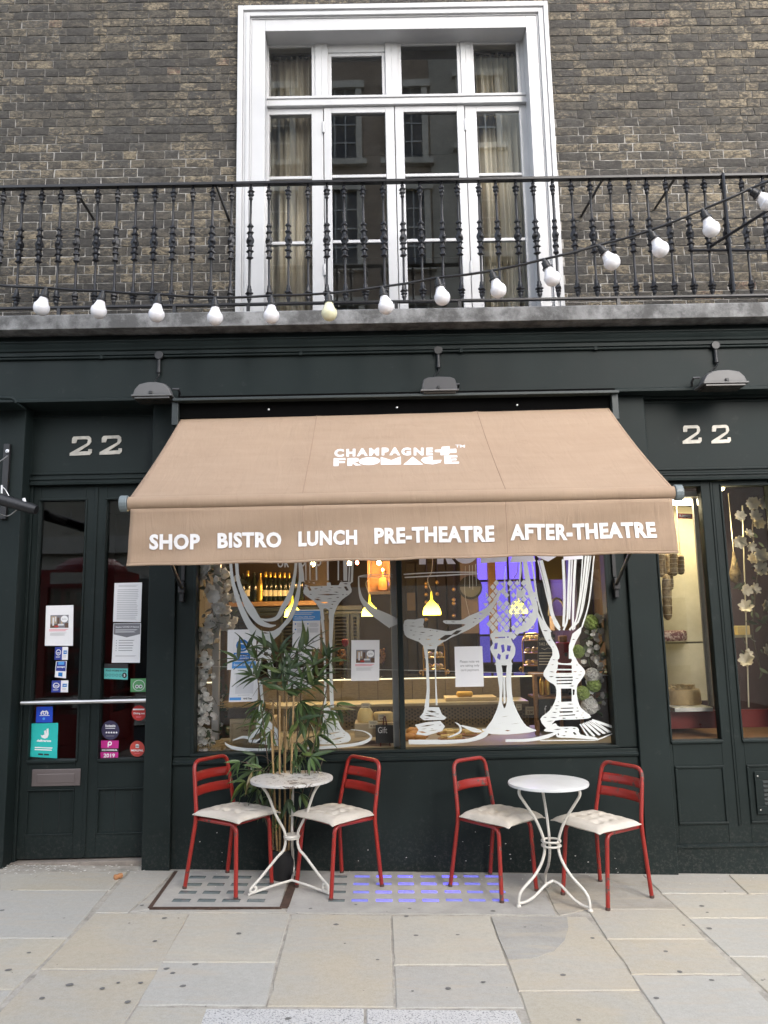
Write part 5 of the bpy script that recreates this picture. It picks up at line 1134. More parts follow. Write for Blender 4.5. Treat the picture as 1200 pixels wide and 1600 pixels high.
s.put('bullet','blue',[disc2d(.1,.36,.025,.018),disc2d(.55,.36,.025,.018),disc2d(.1,.50,.025,.018),disc2d(.55,.50,.025,.018)]); s.lines('lgrey',.16,.48,.34,.45,5); s.lines('lgrey',.61,.96,.34,.45,5,.42,.25,2); s.lines('lgrey',.16,.48,.48,.59,5,.42,.25,3); s.lines('lgrey',.61,.96,.48,.59,5,.42,.25,4); s.lines('lgrey',.3,.75,.72,.74,1); s.put('bullet','lgrey',[disc2d(.42,.80,.03,.02),disc2d(.75,.80,.03,.02)])
s = Sheet('notice', 'white menu page half hidden by the bamboo leaves', 'notice', [(444,1017),(487,1016),(487,1077),(444,1078)], YI-.0008); s.text('MENU','black',.45,.08,.70,.13,.04); s.lines('lgrey',.12,.9,.2,.9,16)
photo_notice('notice', 'white notice with a small cafe photo inside the left shop pane near the mullion', [(549,1000.3),(593,1000),(592.6,1063.5),(548.5,1063.8)], YI)
s = Sheet('notice', 'white paper about card payment taped to the right shop pane', 'notice', [(710,1010.6),(753.6,1009.6),(756,1072.6),(711.8,1073.4)], YI)
s.text('Please note we','grey',.18,.34,.87,.405,.008); s.text('are taking only','grey',.19,.445,.87,.52,.008); s.text('card payment.','grey',.20,.555,.86,.63,.008)
wr = thing('glass_strip', 'thin white line of trim running across the shop glass', 'tubing', U(630,1047,YGs+.02))
b_ = MB(); p0, p1, p2 = U(308,1041,YGs+.006), U(630,1047,YGs+.006), U(951,1055,YGs+.006); b_.tube([p0,p1,p2], .0022, 5); b_.build('strip', pm('off-white tube', (.75,.75,.74), .3), wr)  # thin off-white tube just behind the glass, from side to side
# ================================================================== INSIDE THE SHOP
def wood(name, a, c, rough=.6, ring=7):
    t = NT(name); p = t.pos(); mp = t.n('ShaderNodeMapping'); mp.inputs['Scale'].default_value = (3, 3, 22); t.l(p, mp.inputs[0])
    n = t.noise(mp.outputs[0], ring, 5, .6, 1.); n2 = t.noise(p, 3, 3); cc = t.mix(t.ramp(t.math('ADD', t.math('MULTIPLY', n, .7), t.math('MULTIPLY', n2, .3)), [(.3,0.),(.7,1.)]), a, c)
    t.bsdf(cc, rough, 0, n, .15, .003); return t.m
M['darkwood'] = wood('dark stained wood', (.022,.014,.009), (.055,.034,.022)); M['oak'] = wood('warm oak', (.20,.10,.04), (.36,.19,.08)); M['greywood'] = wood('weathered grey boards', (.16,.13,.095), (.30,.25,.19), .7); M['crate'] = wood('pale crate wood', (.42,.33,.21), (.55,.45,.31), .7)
M['brass'] = pm('polished brass', (.75,.52,.20), .3, 1., .2, 20); M['bottle'] = pm('dark green bottle glass', (.010,.014,.008), .12, 0, .2, 10); M['gold'] = pm('gold foil', (.70,.45,.10), .35, .9, .2, 60, .4)
M['label'] = pm('cream bottle label', (.60,.50,.33), .7)
iw = MB(); IX_0, IX_1, IYb, IZt = PL[0]+.02, PR[1]-.02, 9.3, 3.05
def slab_box(name, mat, *bx, lab=None):
    b_ = MB(); b_.box(*bx); return tag(b_.build(name, mat), lab, None, None, 'structure')
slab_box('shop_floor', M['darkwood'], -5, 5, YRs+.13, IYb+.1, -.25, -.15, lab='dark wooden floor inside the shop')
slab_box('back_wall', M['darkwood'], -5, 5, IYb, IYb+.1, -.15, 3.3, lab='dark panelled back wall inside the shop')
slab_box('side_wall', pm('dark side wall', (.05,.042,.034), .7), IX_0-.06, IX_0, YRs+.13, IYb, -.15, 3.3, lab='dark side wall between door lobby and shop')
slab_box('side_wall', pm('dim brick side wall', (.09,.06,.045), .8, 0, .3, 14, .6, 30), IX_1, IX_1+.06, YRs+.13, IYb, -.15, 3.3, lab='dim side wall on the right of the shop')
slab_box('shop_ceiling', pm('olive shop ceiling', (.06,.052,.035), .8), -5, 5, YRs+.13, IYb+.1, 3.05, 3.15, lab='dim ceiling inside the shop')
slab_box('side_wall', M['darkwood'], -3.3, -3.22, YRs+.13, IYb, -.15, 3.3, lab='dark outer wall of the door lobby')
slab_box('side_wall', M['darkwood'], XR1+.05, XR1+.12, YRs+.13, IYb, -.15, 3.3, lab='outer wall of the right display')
def boxes(name, label, ctg, parts, Y, group=None, at_=None):
    """thing made of boxes given by photo rectangles: (part, mat, px0, px1, pyTop, pyBottom, y0, y1)"""
    a0 = parts[0]; t = thing(name, label, ctg, at_ or U((a0[2]+a0[3])/2, a0[5], a0[6]), 0, group)
    for nm, mat, x0, x1, yt, yb, d0, d1 in parts:
        p, q = U(x0,yb,d0), U(x1,yt,d0); p2 = U(x0,yt,d0); q2 = U(x1,yb,d0); b_ = MB(); b_.box((p.x+p2.x)/2,(q.x+q2.x)/2,d0,d1,(p.z+q2.z)/2,(q.z+p2.z)/2); b_.build(nm, mat, t, bev=.003)
    return t
# window deck
DKz = .775
slab_box('window_deck', pm('pale display deck', (.33,.28,.21), .5), WXa+.02, WXb-.02, YRs+.11, 6.7, DKz-.05, DKz, lab='pale display deck inside the shop window')
boxes('white_post', 'white painted wooden post among the flowers on the left', 'post', [('post', M['white'], 332, 342.5, 850, 1156, 5.74, 5.79)], 5.74)
tk = thing('timber_support', 'rough brown tree trunk post beside the white post', 'post', U(351,1150,5.9)); b_ = MB(); p0, p1 = U(351,1152,5.9), U(350,960,5.9)
b_.tube([p0, p0.lerp(p1,.3)+Vector((.006,0,0)), p0.lerp(p1,.65)-Vector((.008,0,0)), p1], [.052,.047,.050,.044], 10); b_.build('trunk', wood('rough bark', (.09,.055,.032), (.24,.16,.10), .9, 14), tk, smooth=60)
# champagne crate and dark tray
cr = thing('wooden_crate', 'pale wooden crate lettered HOUSE CHAMPAGNE under the notices', 'crate', U(400,1172,5.66)); x0, x1, z0, z1 = PX(358.5,1150,5.66), PX(428,1150,5.66), DKz, PZ(390,1123,5.66)
b_ = MB(); b_.box(x0,x1,5.66,5.9,z0,z1); cf = b_.build('box_body', M['crate'], cr, bev=.003)
moulding(x0+.025, x1-.025, z0+.03, z1-.03, 5.66, cr, .012, 'batten', M['crate'])
for i, (tx, a, c, yt, yb) in enumerate((('HOUSE',381.5,392.5,1134.5,1138),('CHAMPAGNE',377,397.5,1139.5,1143))):
    b_ = MB(); fit(b_, text2d(tx,.01), U(a,yb,5.6585), U(c,yb,5.6585), U(a,yt,5.6585), U(c,yt,5.6585)); b_.build('lettering', ink('brown'), cr)
boxes('drawer_tray', 'dark glossy drawer box with straw on top above the crate', 'box', [('case', M['darkwood'], 356, 412, 1106, 1122.4, 5.68, 5.9)], 5.68)
st = MB(); r6 = random.Random(5)
for i in range(90):
    p = U(r6.uniform(356,410), r6.uniform(1097,1106), r6.uniform(5.7,5.86)); a = r6.uniform(-.5,.5); d = Vector((math.cos(a)*.09, r6.uniform(-.04,.04), math.sin(a)*.03)); st.tube([p-d, p+Vector((0,0,.008)), p+d], .0022, 4, False)
for i in range(120):
    x, y = PX(r6.uniform(308,372),1165,5.65), r6.uniform(5.58,5.72); a = r6.uniform(0,3.14); d = Vector((math.cos(a)*.08, math.sin(a)*.04, r6.uniform(-.01,.03))); p = Vector((x,y,DKz+r6.uniform(.005,.05))); st.tube([p-d, p+Vector((0,0,.012)), p+d], .002, 4, False)
tag(st.build('straw', pm('packing straw', (.50,.36,.17), .8)), 'loose packing straw on the window deck and drawer box', None, None, 'stuff')
# counter: top with lit edge, plank back, ledge and mesh front
YC = 6.25
ct = thing('display_counter', 'glass topped serving counter with lit edge and grey plank back', 'counter', Vector((0,YC,-.15)))
zc1 = PZ(560,1062,YC); xa, xb = IX_0+.1, PX(838,1060,YC)
b_ = MB(); b_.box(xa, xb, YC, YC+.012, zc1-.004, zc1+.006); b_.build('lit_edge', glow('lit counter edge', (1.,.86,.55), .45), ct)
b_ = MB(); b_.box(xa, xb, YC+.013, YC+.5, zc1-.006, zc1+.006); b_.build('glass_top', M['clear'], ct)
zp0 = PZ(560,1094,7.0); x = xa
while x < xb-.02:
    wd = rng.uniform(.13,.19); b_ = MB(); b_.box(x, min(x+wd-.004,xb), 7.0+rng.uniform(0,.006), 7.03, zp0, zc1-.01); b_.build('plank', M['greywood'], ct); x += wd
b_ = MB(); b_.box(xa, xb, 6.62, 7.0, zp0-.025, zp0-.001); b_.build('work_surface', pm('pale work surface', (.42,.36,.25), .35), ct, bev=.004)
b_ = MB(); b_.box(xa, xb, 6.64, 6.66, DKz, zp0-.026); b_.build('front_panel', pm('dark buff panel', (.20,.15,.09), .6), ct)
# wire mesh panel in front of it
wm = MB(); r_ = .016; z0 = DKz+.03; zz = z0
while zz < zp0-.05:
    xx = PX(625,1110,6.6)-.45; k = int(round((zz-z0)/(r_*.9)))
    xx += (r_*1.5 if k % 2 else 0)
    while xx < PX(835,1110,6.6):
        for a in (0, 1.047, 2.094): 
            d = Vector((math.cos(a),0,math.sin(a)))*r_*.5; wm.tube([Vector((xx,6.615,zz))-d*1.15, Vector((xx,6.615,zz))+d*1.15], .0022, 3, False)
        xx += r_*3
    zz += r_*.9
o = wm.build('wire_mesh', pm('dark wire', (.05,.045,.04), .5, .6), ct); o['kind'] = 'stuff'
# food and things on the deck
def on_deck(px, py, yd): return Vector((PX(px,py,yd), yd, DKz))
cheese = pm('yellow cheese', (.78,.60,.26), .55, 0, .12, 12, .3); rind = pm('cheese rind', (.55,.42,.20), .7, 0, .2, 18, .4)
def card(name, label, px0, px1, yt, yb, Y, txt):
    s = Sheet(name, label, 'price card', [(px0,yt),(px1,yt),(px1,yb),(px0,yb)], Y, 'cream', .002); s.lines('mid',.15,.9,.18,.45,2); s.text(txt,'brown',.2,.55,.8,.85,.03); return s
bx = boxes('display_block', 'pale wooden display block carrying two cheeses near the mullion', 'block', [('block', M['crate'], 554, 618, 1130, 1152, 5.74, 6.0)], 5.74)
zbt = PZ(585,1130,5.74)
ch = thing('cheese', 'tall yellow cheese with split top on the display block', 'cheese', (PX(571,1128,5.84),5.84,zbt)); b_ = MB(); b_.lathe([(.055,0),(.062,.02),(.055,.07),(.038,.098),(.0001,.102)], 14, ch.location); b_.build('cheese_body', cheese, ch, smooth=50)
ch = thing('cheese', 'low yellow cheese wheel on the display block', 'cheese', (PX(599,1128,5.86),5.86,zbt)); b_ = MB(); b_.lathe([(.070,0),(.074,.01),(.074,.055),(.068,.064),(.0001,.066)], 20, ch.location); b_.build('wheel', rind, ch, smooth=40)
card('price_card', 'cream price card standing on the tall yellow cheese', 564.5, 578.5, 1098.5, 1110.5, 5.82, '4.50'); card('price_card', 'cream price card leaning on the low cheese wheel', 591, 602, 1116, 1126, 5.77, '3.95'); card('price_card', 'small price card on the block front above the chalk sign', 576, 590, 1126, 1138, 5.735, '6.20')
s = Sheet('chalk_sign', 'small black chalk sign on a red easel at the mullion', 'sign', [(587,1133),(617,1133),(617,1161),(587,1161)], 5.68, 'black', .006); s.text('Gift','pale',.12,.1,.6,.45,0)
es = thing('easel', 'small dark red wooden easel holding the chalk sign', 'easel', on_deck(602,1165,5.7)); b_ = MB(); zt2 = PZ(602,1119,5.7)
for dx_ in (-.035,.035): b_.tube([(es.location.x+dx_,5.685,DKz),(es.location.x+dx_*.1,5.70,zt2)], .005, 6)
b_.build('easel_frame', pm('red stained wood', (.12,.02,.015), .5), es)
r7 = random.Random(21)
for i, (px, py, yd, sc_) in enumerate(((643,1120,6.3,.9),(652,1121,6.3,.8),(647,1133,6.1,1.),(660,1135,6.1,.9),(640,1146,5.95,1.),(655,1147,5.95,1.))):
    t = thing('pastry', ['golden pastry farthest back in the left corner of the right pane','small golden pastry beside the farthest back one','large golden pastry in the middle row at the mullion','golden pastry in the middle row, away from the mullion','golden pastry nearest the glass beside the mullion','golden pastry nearest the glass, second from the mullion'][i], 'pastry', on_deck(px,py,yd), 0, 'pastries in the counter'); b_ = MB(); b_.lathe([(.045*sc_,0),(.055*sc_,.015),(.045*sc_,.04),(.02*sc_,.052),(.0001,.054)], 10, t.location); b_.build('crust', pm('baked crust', (.50,.24,.07), .5, 0, .3, 30, .3), t, smooth=60)
for i, (px, py, yd, rr, mat) in enumerate(((702,1128,6.25,.10,'yellow cheese'),(740,1131,6.2,.13,'yellow cheese'),(775,1131,6.3,.10,'cheese rind'),(705,1145,5.95,.10,'yellow cheese'))):
    t = thing('cheese_board', ['round pale board of sliced cheese behind the coupe foot','oval board with long cheese slices under the card notice','board with a rind cheese right of the long slices','front board with cheese pieces near the glass'][i], 'cheese board', on_deck(px,py,yd)); b_ = MB(); b_.lathe([(rr,0),(rr*1.04,.006),(rr*1.02,.012),(.0001,.012)], 20, t.location); b_.build('board', M['oak'], t, smooth=40)
    for k in range(4):
        a = k*1.57+i; c_ = t.location+Vector((math.cos(a)*rr*.5, math.sin(a)*rr*.5, .0125)); b_ = MB(); b_.box(c_.x-rr*.3,c_.x+rr*.3,c_.y-.02,c_.y+.02,c_.z,c_.z+.022); b_.build('cheese_slice', cheese, t, bev=.004)
card('price_card', 'pale price card on the deck left of the wooden shelf unit', 821, 836, 1104, 1117, 6.2, '5.00'); card('price_card', 'pale price card near the goblet stem', 806, 815, 1100, 1110, 6.25, '4.00')
bb = thing('bread_board', 'pale cutting board with a yellow loaf on the work surface', 'board', (PX(736,1092,6.8),6.8,zp0)); b_ = MB(); b_.box(PX(695,1088,6.8),PX(774,1088,6.8),6.7,6.95,zp0,zp0+.03); b_.build('board', M['crate'], bb, bev=.004)
b_ = MB(); p = Vector((PX(726,1083,6.75),6.75,zp0+.055)); b_.tube([p-Vector((.07,0,0)),p-Vector((.06,0,0)),p+Vector((.06,0,0)),p+Vector((.07,0,0))], [.01,.024,.024,.01], 10); tag(b_.build('loaf', pm('yellow loaf', (.70,.42,.08), .6), None, 60), 'yellow loaf of bread lying on the cutting board', 'loaf')
# wine glasses of corks on the counter, rose, cake stands
zct = zc1+.006
def goblet(label, px, hpx, fillm, Y=6.4):
    x = PX(px,1060,Y); t = thing('wine_glass', label, 'wine glass', (x,Y,zct)); h = hpx/1200*Y*1.03; b_ = MB()
    b_.lathe([(.032,0),(.030,.003),(.005,.008),(.004,h*.42),(.012,h*.46),(.031,h*.62),(.036,h*.78),(.030,h)], 16, t.location); b_.build('glass_body', M['clear'], t, smooth=60)
    r8 = random.Random(px); 
    for i in range(22):
        zz = h*(.50+.5*r8.random()); rr = .024*r8.random()**.5; a = r8.random()*6.28; c_ = t.location+Vector((rr*math.cos(a), rr*math.sin(a), zz)); d = Vector((r8.uniform(-1,1),r8.uniform(-1,1),r8.uniform(-1,1))).normalized()*.013; b_ = MB(); b_.tube([c_-d,c_+d], .0085, 7); b_.build('cork', fillm, t)
cork = _pm['cork']
goblet('wine glass filled with corks left of the photo notice', 535, 42, cork); goblet('wine glass of corks and green leaves right of the photo notice', 597, 40, cork); goblet('wine glass of corks behind the flute stem', 511, 40, cork)
rs = thing('red_rose', 'dark red rose standing above the cork filled glass', 'flower', (PX(539,1012,6.45),6.45,zct+.28)); b_ = MB(); b_.lathe([(.0001,-.03),(.02,-.02),(.032,.005),(.028,.03),(.012,.035),(.0001,.02)], 12, rs.location, 5, .2); b_.build('petals', pm('red petals', (.25,.01,.02), .6), rs, smooth=60)
b_ = MB(); b_.tube([rs.location-Vector((0,0,.03)), rs.location-Vector((.005,0,.28))], .004, 6); b_.build('stem', pm('leaf green', (.035,.065,.02), .55), rs)
def cake_stand(label, px, pyt, pyb, wpx, Y, tiers):
    x = PX(px,(pyt+pyb)/2,Y); z0, z1 = PZ(px,pyb,Y), PZ(px,pyt,Y); wd = wpx/1200*Y*.5; t = thing('cake_stand', label, 'cake stand', (x,Y,z0)); H_ = z1-z0
    for s_ in (-1,1):
        b_ = MB(); b_.tube(cat([(x+s_*wd*1.2,Y,z0+.02),(x+s_*wd*1.35,Y,z0+.035),(x+s_*wd*1.15,Y,z0+.05),(x+s_*wd,Y,z0+.01),(x+s_*wd*.95,Y,z0+H_*.3),(x+s_*wd*.95,Y,z0+H_*.6),(x+s_*wd*.6,Y,z0+H_*.78),(x,Y,z0+H_*.8)],5), .006, 6); b_.build('side_scroll', M['brass'], t, smooth=60)
    for k in range(tiers):
        zz = z0+H_*(.15+.5*k/max(1,tiers-1)); b_ = MB(); b_.lathe([(.0001,0),(wd*.92,0),(wd*.95,.006),(wd*.9,.008),(.0001,.008)], 18, (x,Y,zz)); b_.build('tier', M['brass'], t, smooth=40)
        for q in range(5):
            a = q*1.26+k; b_ = MB(); b_.lathe([(.0001,0),(.022,.005),(.026,.02),(.015,.036),(.0001,.04)], 9, (x+math.cos(a)*wd*.55,Y+math.sin(a)*wd*.5,zz+.008)); b_.build('bauble', pm('gold pale bauble', (.62,.46,.22), .3, .6), t, smooth=60)
    b_ = MB(); b_.tube([(x+.022*math.cos(a*.5236),Y,z1-.022+.022*math.sin(a*.5236)) for a in range(13)], .004, 6); b_.build('ring_handle', pm('white ring', (.7,.7,.66), .4), t, smooth=60)
    return t
cake_stand('tiered gold cake stand left of the card payment notice', 678, 984, 1057, 34, 6.4, 3); cake_stand('gold cake stand with scrolls left of the chalk board', 832, 974, 1052, 32, 6.4, 3)
# pendants
def pendant(label, px, py, wpx, Y, k=1.0, lit=True):
    x, zb = PX(px,py,Y), PZ(px,py,Y); r_ = wpx/2400*Y*1.03; t = thing('pendant_lamp', label, 'pendant lamp', (x,Y,zb), 0, 'yellow pendant lamps')
    b_ = MB(); pr = [(r_,0),(r_*1.0,r_*.45),(r_*.82,r_*.9),(r_*.42,r_*1.35),(r_*.14,r_*1.7),(r_*.08,r_*2.6),(.0001,r_*2.62)]
    vs = []; n = 18
    b_.add([(x+a*math.cos(6.2832*i/n),Y+a*math.sin(6.2832*i/n),zb+h) for a, h in pr for i in range(n)], [(j*n+i,j*n+(i+1)%n,(j+1)*n+(i+1)%n,(j+1)*n+i) for j in range(len(pr)-1) for i in range(n)])
    b_.build('lamp_shade', shade_m, t, smooth=60)
    b_ = MB(); b_.lathe([(.0001,0),(r_*.45,r_*.12),(r_*.5,r_*.4),(r_*.3,r_*.7),(.0001,r_*.75)], 12, (x,Y,zb+.01)); b_.build('bulb', glow('lit warm bulb', (1,.86,.45), 9), t, smooth=60)
    b_ = MB(); b_.tube(cat([(x,Y,zb+r_*2.6),(x-.03,Y,zb+r_*4),(x+.02,Y,zb+r_*6),(x,Y,3.05)],5), .004, 5); b_.build('flex', pm('pale flex', (.4,.38,.33), .6), t)
    ld = bpy.data.lights.new('lamp_light','POINT'); ld.energy = 1.8*k; ld.color = (1,.80,.48); ld.shadow_soft_size = .04; lo = bpy.data.objects.new('lamp_light', ld); COL.objects.link(lo); lo.parent = t; lo.location = (0,0,-.05)
def mk_shade():
    t = NT('yellow fabric lamp shade'); d = t.n('ShaderNodeBsdfDiffuse'); d.inputs[0].default_value = (.62,.55,.08,1); tr = t.n('ShaderNodeBsdfTranslucent'); tr.inputs[0].default_value = (.85,.74,.12,1); m = t.n('ShaderNodeMixShader'); m.inputs[0].default_value = .6; t.l(d.outputs[0], m.inputs[1]); t.l(tr.outputs[0], m.inputs[2])
    em = t.n('ShaderNodeEmission', Strength=.22); em.inputs[0].default_value = (.95,.80,.08,1); ad = t.n('ShaderNodeAddShader'); t.l(m.outputs[0], ad.inputs[0]); t.l(em.outputs[0], ad.inputs[1]); t.l(ad.outputs[0], t.out.inputs[0]); return t.m
shade_m = mk_shade()
pendant('lit yellow pendant lamp right of the mullion', 675, 961, 27, 7.0, 2.2); pendant('lit yellow pendant lamp behind the coupe drawing left of the mullion', 578, 963, 25, 7.2, 2.2); pendant('lit yellow pendant lamp at the edge of the blue headed notice', 457, 964, 24, 7.2, 2.2); pendant('lit yellow pendant lamp behind the crystal goblet', 810, 959, 26, 7.6, 1.6)
# bottle shelf
YBt = 7.9
sh = thing('bottle_shelf', 'warm lit wooden shelf along the back left wall', 'shelf', U(430,945,YBt)); b_ = MB(); zsh = PZ(430,940,YBt); b_.box(IX_0, PX(512,942,YBt), YBt-.08, YBt+.2, zsh-.045, zsh); b_.build('board', M['oak'], sh, bev=.003)
b_ = MB(); b_.box(IX_0, PX(512,942,YBt), YBt+.2, YBt+.23, zsh-.6, zsh+.75); b_.build('back_panel', M['darkwood'], sh)
bprof = [(.0001,0),(.040,.002),(.042,.02),(.042,.17),(.036,.205),(.020,.245),(.0145,.275),(.0145,.315),(.0001,.316)]
mb_ = MB(); mb_.lathe(bprof, 14); bme_ = mb_.mesh('bottle_body', 50); bme_.materials.append(M['bottle']); bme_g = bme_.copy(); bme_g.materials.clear(); bme_g.materials.append(M['gold'])
mb_ = MB(); mb_.lathe([(.015,.255),(.0165,.26),(.0165,.318),(.012,.325),(.0001,.326)], 12); fo = mb_.mesh('foil', 50); fo.materials.append(M['gold'])
mb_ = MB(); mb_.add([(.0425*math.sin(a),-.0425*math.cos(a),z) for z in (.06,.125) for a in [-.9+.3*i for i in range(7)]], [(i,i+1,i+8,i+7) for i in range(6)]); la = mb_.mesh('label', 50); la.materials.append(M['label'])
for i, (px, k, s_) in enumerate(((387,'b',1.0),(397,'d',.95),(406.5,'g',.93),(415,'b',.95),(422,'b',.94),(429.5,'b',.92),(437,'b',.92),(444.5,'b',.91),(452,'b',.9),(461,'d',.95),(470,'d',.95),(379,'d',.95))):
    t = thing('champagne_bottle', ['tallest foiled champagne bottle, left of the golden bottle','plain dark bottle immediately left of the golden bottle','golden bottle standing among the dark bottles on the shelf','foiled champagne bottle immediately right of the golden bottle','second foiled champagne bottle right of the golden bottle','third foiled champagne bottle right of the golden bottle','fourth foiled champagne bottle right of the golden bottle','fifth foiled champagne bottle right of the golden bottle','last foiled champagne bottle, sixth right of the golden one','plain dark bottle just right of the last foiled one','plain dark bottle at the far right end of the bottle row','plain dark bottle at the left end of the bottle row'][i], 'bottle', (PX(px,940,YBt+.02),YBt+.02,zsh), r7.uniform(-.3,.3), 'bottles on the shelf'); t.scale = (s_,s_,s_)
    link('bottle_body', bme_g if k == 'g' else bme_, t, local=True)
    if k == 'b': link('foil', fo, t, local=True); link('label', la, t, local=True)
# shelf lamp for the bottles: hanging filament bulbs
def small_bulb(label, px, py, Y, e, col=(1,.62,.25), r_=.022, st_=14, gname='warm filament'):
    p = U(px,py,Y); t = thing('filament_bulb', label, 'bulb', p, 0, 'small hanging bulbs inside'); b_ = MB(); b_.lathe([(.0001,-r_*1.3),(r_*.8,-r_*.8),(r_,0),(r_*.5,r_),(.0001,r_*1.2)], 10, p); b_.build('bulb', glow(gname, col, st_), t, smooth=60)
    b_ = MB(); b_.tube([p+Vector((0,0,r_)), Vector((p.x,p.y,3.05))], .003, 4); b_.build('flex', M['black'], t)
    ld = bpy.data.lights.new('lamp_light','POINT'); ld.energy = e*.6; ld.color = col; ld.shadow_soft_size = .03; lo = bpy.data.objects.new('lamp_light', ld); COL.objects.link(lo); lo.parent = t; lo.location = (0,-.05,0)
small_bulb('small glowing bulb hanging above the bottle shelf', 489, 881, 7.3, 10); small_bulb('small glowing bulb near the orange cabinet', 546, 880, 7.6, 4); small_bulb('small red glowing bulb left of the orange cabinet', 558, 879, 7.6, 3, (1,.25,.12), .018, 10, 'red filament'); small_bulb('small warm bulb above the decanter', 592, 879, 7.5, 4)
# dark louvred shutters and grey frieze under the shelf
sm_ = pm('dark grey shutter paint', (.012,.012,.012), .5); fz = pm('grey frieze', (.040,.042,.042), .6)
boxes('frieze', 'grey moulded frieze below the bottle shelf', 'frieze', [('rail', fz, 340, 566, 948, 955, 8.0, 8.2),('rail', fz, 340, 566, 956, 961, 8.02, 8.2)], 8.0)
for q0, q1, lab in ((366,398,'dark louvred shutter at the far left behind the tulip glass'),(438,482,'dark louvred shutter behind the information sheet'),(519,546,'dark louvred shutter left of the photo notice'),(548,562,'narrow dark louvred shutter near the mullion')):
    t = thing('louvred_shutter', lab, 'shutter', U((q0+q1)/2,1080,8.05), 0, 'louvred shutters at the back'); x0, x1 = PX(q0,1000,8.05), PX(q1,1000,8.05); z1, z0 = PZ(q0,964,8.05), PZ(q0,1085,8.05)
    b_ = MB(); b_.box(x0,x0+.03,8.05,8.09,z0,z1); b_.box(x1-.03,x1,8.05,8.09,z0,z1); b_.box(x0,x1,8.051,8.09,z1,z1+.04); b_.build('frame', sm_, t)
    n = 22
    for i in range(n):
        z = z0+(z1-z0)*(i+.5)/n; b_ = MB(); b_.prism([(x0+.03,8.055,z-.014),(x1-.03,8.055,z-.014),(x1-.03,8.055,z-.008),(x0+.03,8.055,z-.008)], (0,.025,.02)); b_.build('slat', sm_, t)
# orange lit cabinet with decanter
oc_ = boxes('lit_cabinet', 'orange lit wooden cabinet near the mullion top', 'cabinet', [('back', M['oak'], 577, 612, 850, 926, 8.0, 8.03),('shelf', M['darkwood'], 575, 614, 924, 929, 7.75, 8.0),('side', M['oak'], 574, 577.5, 850, 926, 7.75, 8.0)], 8.0)
dc = thing('decanter', 'cut glass decanter on the orange lit cabinet shelf', 'decanter', U(599,924,7.88)); b_ = MB(); b_.lathe([(.035,0),(.055,.01),(.060,.08),(.045,.13),(.018,.15),(.014,.20),(.028,.215),(.0001,.25)], 14, dc.location, 7, .12); b_.build('glass_body', pm('amber crystal', (.28,.14,.05), .12), dc, smooth=30)
small_bulb('tiny warm bulb just above the decanter', 598, 890, 7.8, 6, (1,.55,.2), .012, 20)
# violet lit back window
vb = thing('violet_window', 'violet lit window with dark bars at the back of the shop', 'window', U(793,1035,8.9)); vm = glow('violet light', (.17,.11,.80), .55); x0, x1 = PX(746,950,8.9), PX(841,950,8.9)
zz = [PZ(790,872-60,8.9), PZ(790,907,8.9), PZ(790,992,8.9), PZ(790,1036,8.9)]; xx = [x0, PX(765,950,8.9), PX(796,950,8.9), PX(817,950,8.9), x1]
for i in range(3):
    for j in range(4):
        if i == 2 and j == 3: continue
        b_ = MB(); b_.box(xx[j]+.012, xx[j+1]-.012, 8.9, 8.92, zz[i+1]+.012, zz[i]-.012); b_.build('pane', [vm, glow('violet light, dimmer', (.17,.12,.70), .38), glow('violet light, dim', (.14,.11,.55), .2)][i], vb)
b_ = MB(); b_.box(x0,x1,8.93,8.96,zz[3],zz[0]); 
for x in xx: b_.box(x-.012,x+.012,8.88,8.93,zz[3],zz[0])
for z in zz: b_.box(x0,x1,8.882,8.93,z-.012,z+.012)
b_.build('window_bars', M['darkwood'], vb)
la_ = bpy.data.lights.new('violet_lamp','AREA'); la_.energy = 5; la_.color = (.25,.18,1.); la_.size = .6; lo = bpy.data.objects.new('violet_lamp', la_); COL.objects.link(lo); lo.location = ((x0+x1)/2, 8.8, 2.2); lo.rotation_euler = (R(90),0,R(180)); lo.parent = vb; lo.matrix_parent_inverse = Matrix.Translation(-vb.location)
boxes('timber_post', 'brown timber post in front of the violet window', 'post', [('post', M['oak'], 764, 775, 820, 1000, 8.4, 8.5)], 8.4)
boxes('pink_board', 'dull pink grey board left of the violet window', 'board', [('board', pm('pink grey board', (.20,.15,.14), .7), 720, 746, 840, 990, 8.6, 8.64)], 8.6)
ck_ = thing('wall_clock', 'round dark wall plate with grey lower half by the violet window', 'clock', U(735,918,8.5)); p = ck_.location; b_ = MB(); b_.prism([(p.x+.13*math.cos(i*.2618),8.5,p.z+.13*math.sin(i*.2618)) for i in range(24)], (0,.03,0)); b_.build('rim', M['black'], ck_)
b_ = MB(); b_.prism([(p.x+.115*math.cos(i*.2618),8.496,p.z+.01+.115*math.sin(i*.2618)) for i in range(12,25)], (0,.003,0)); b_.build('face', pm('grey face', (.16,.16,.15), .6), ck_)
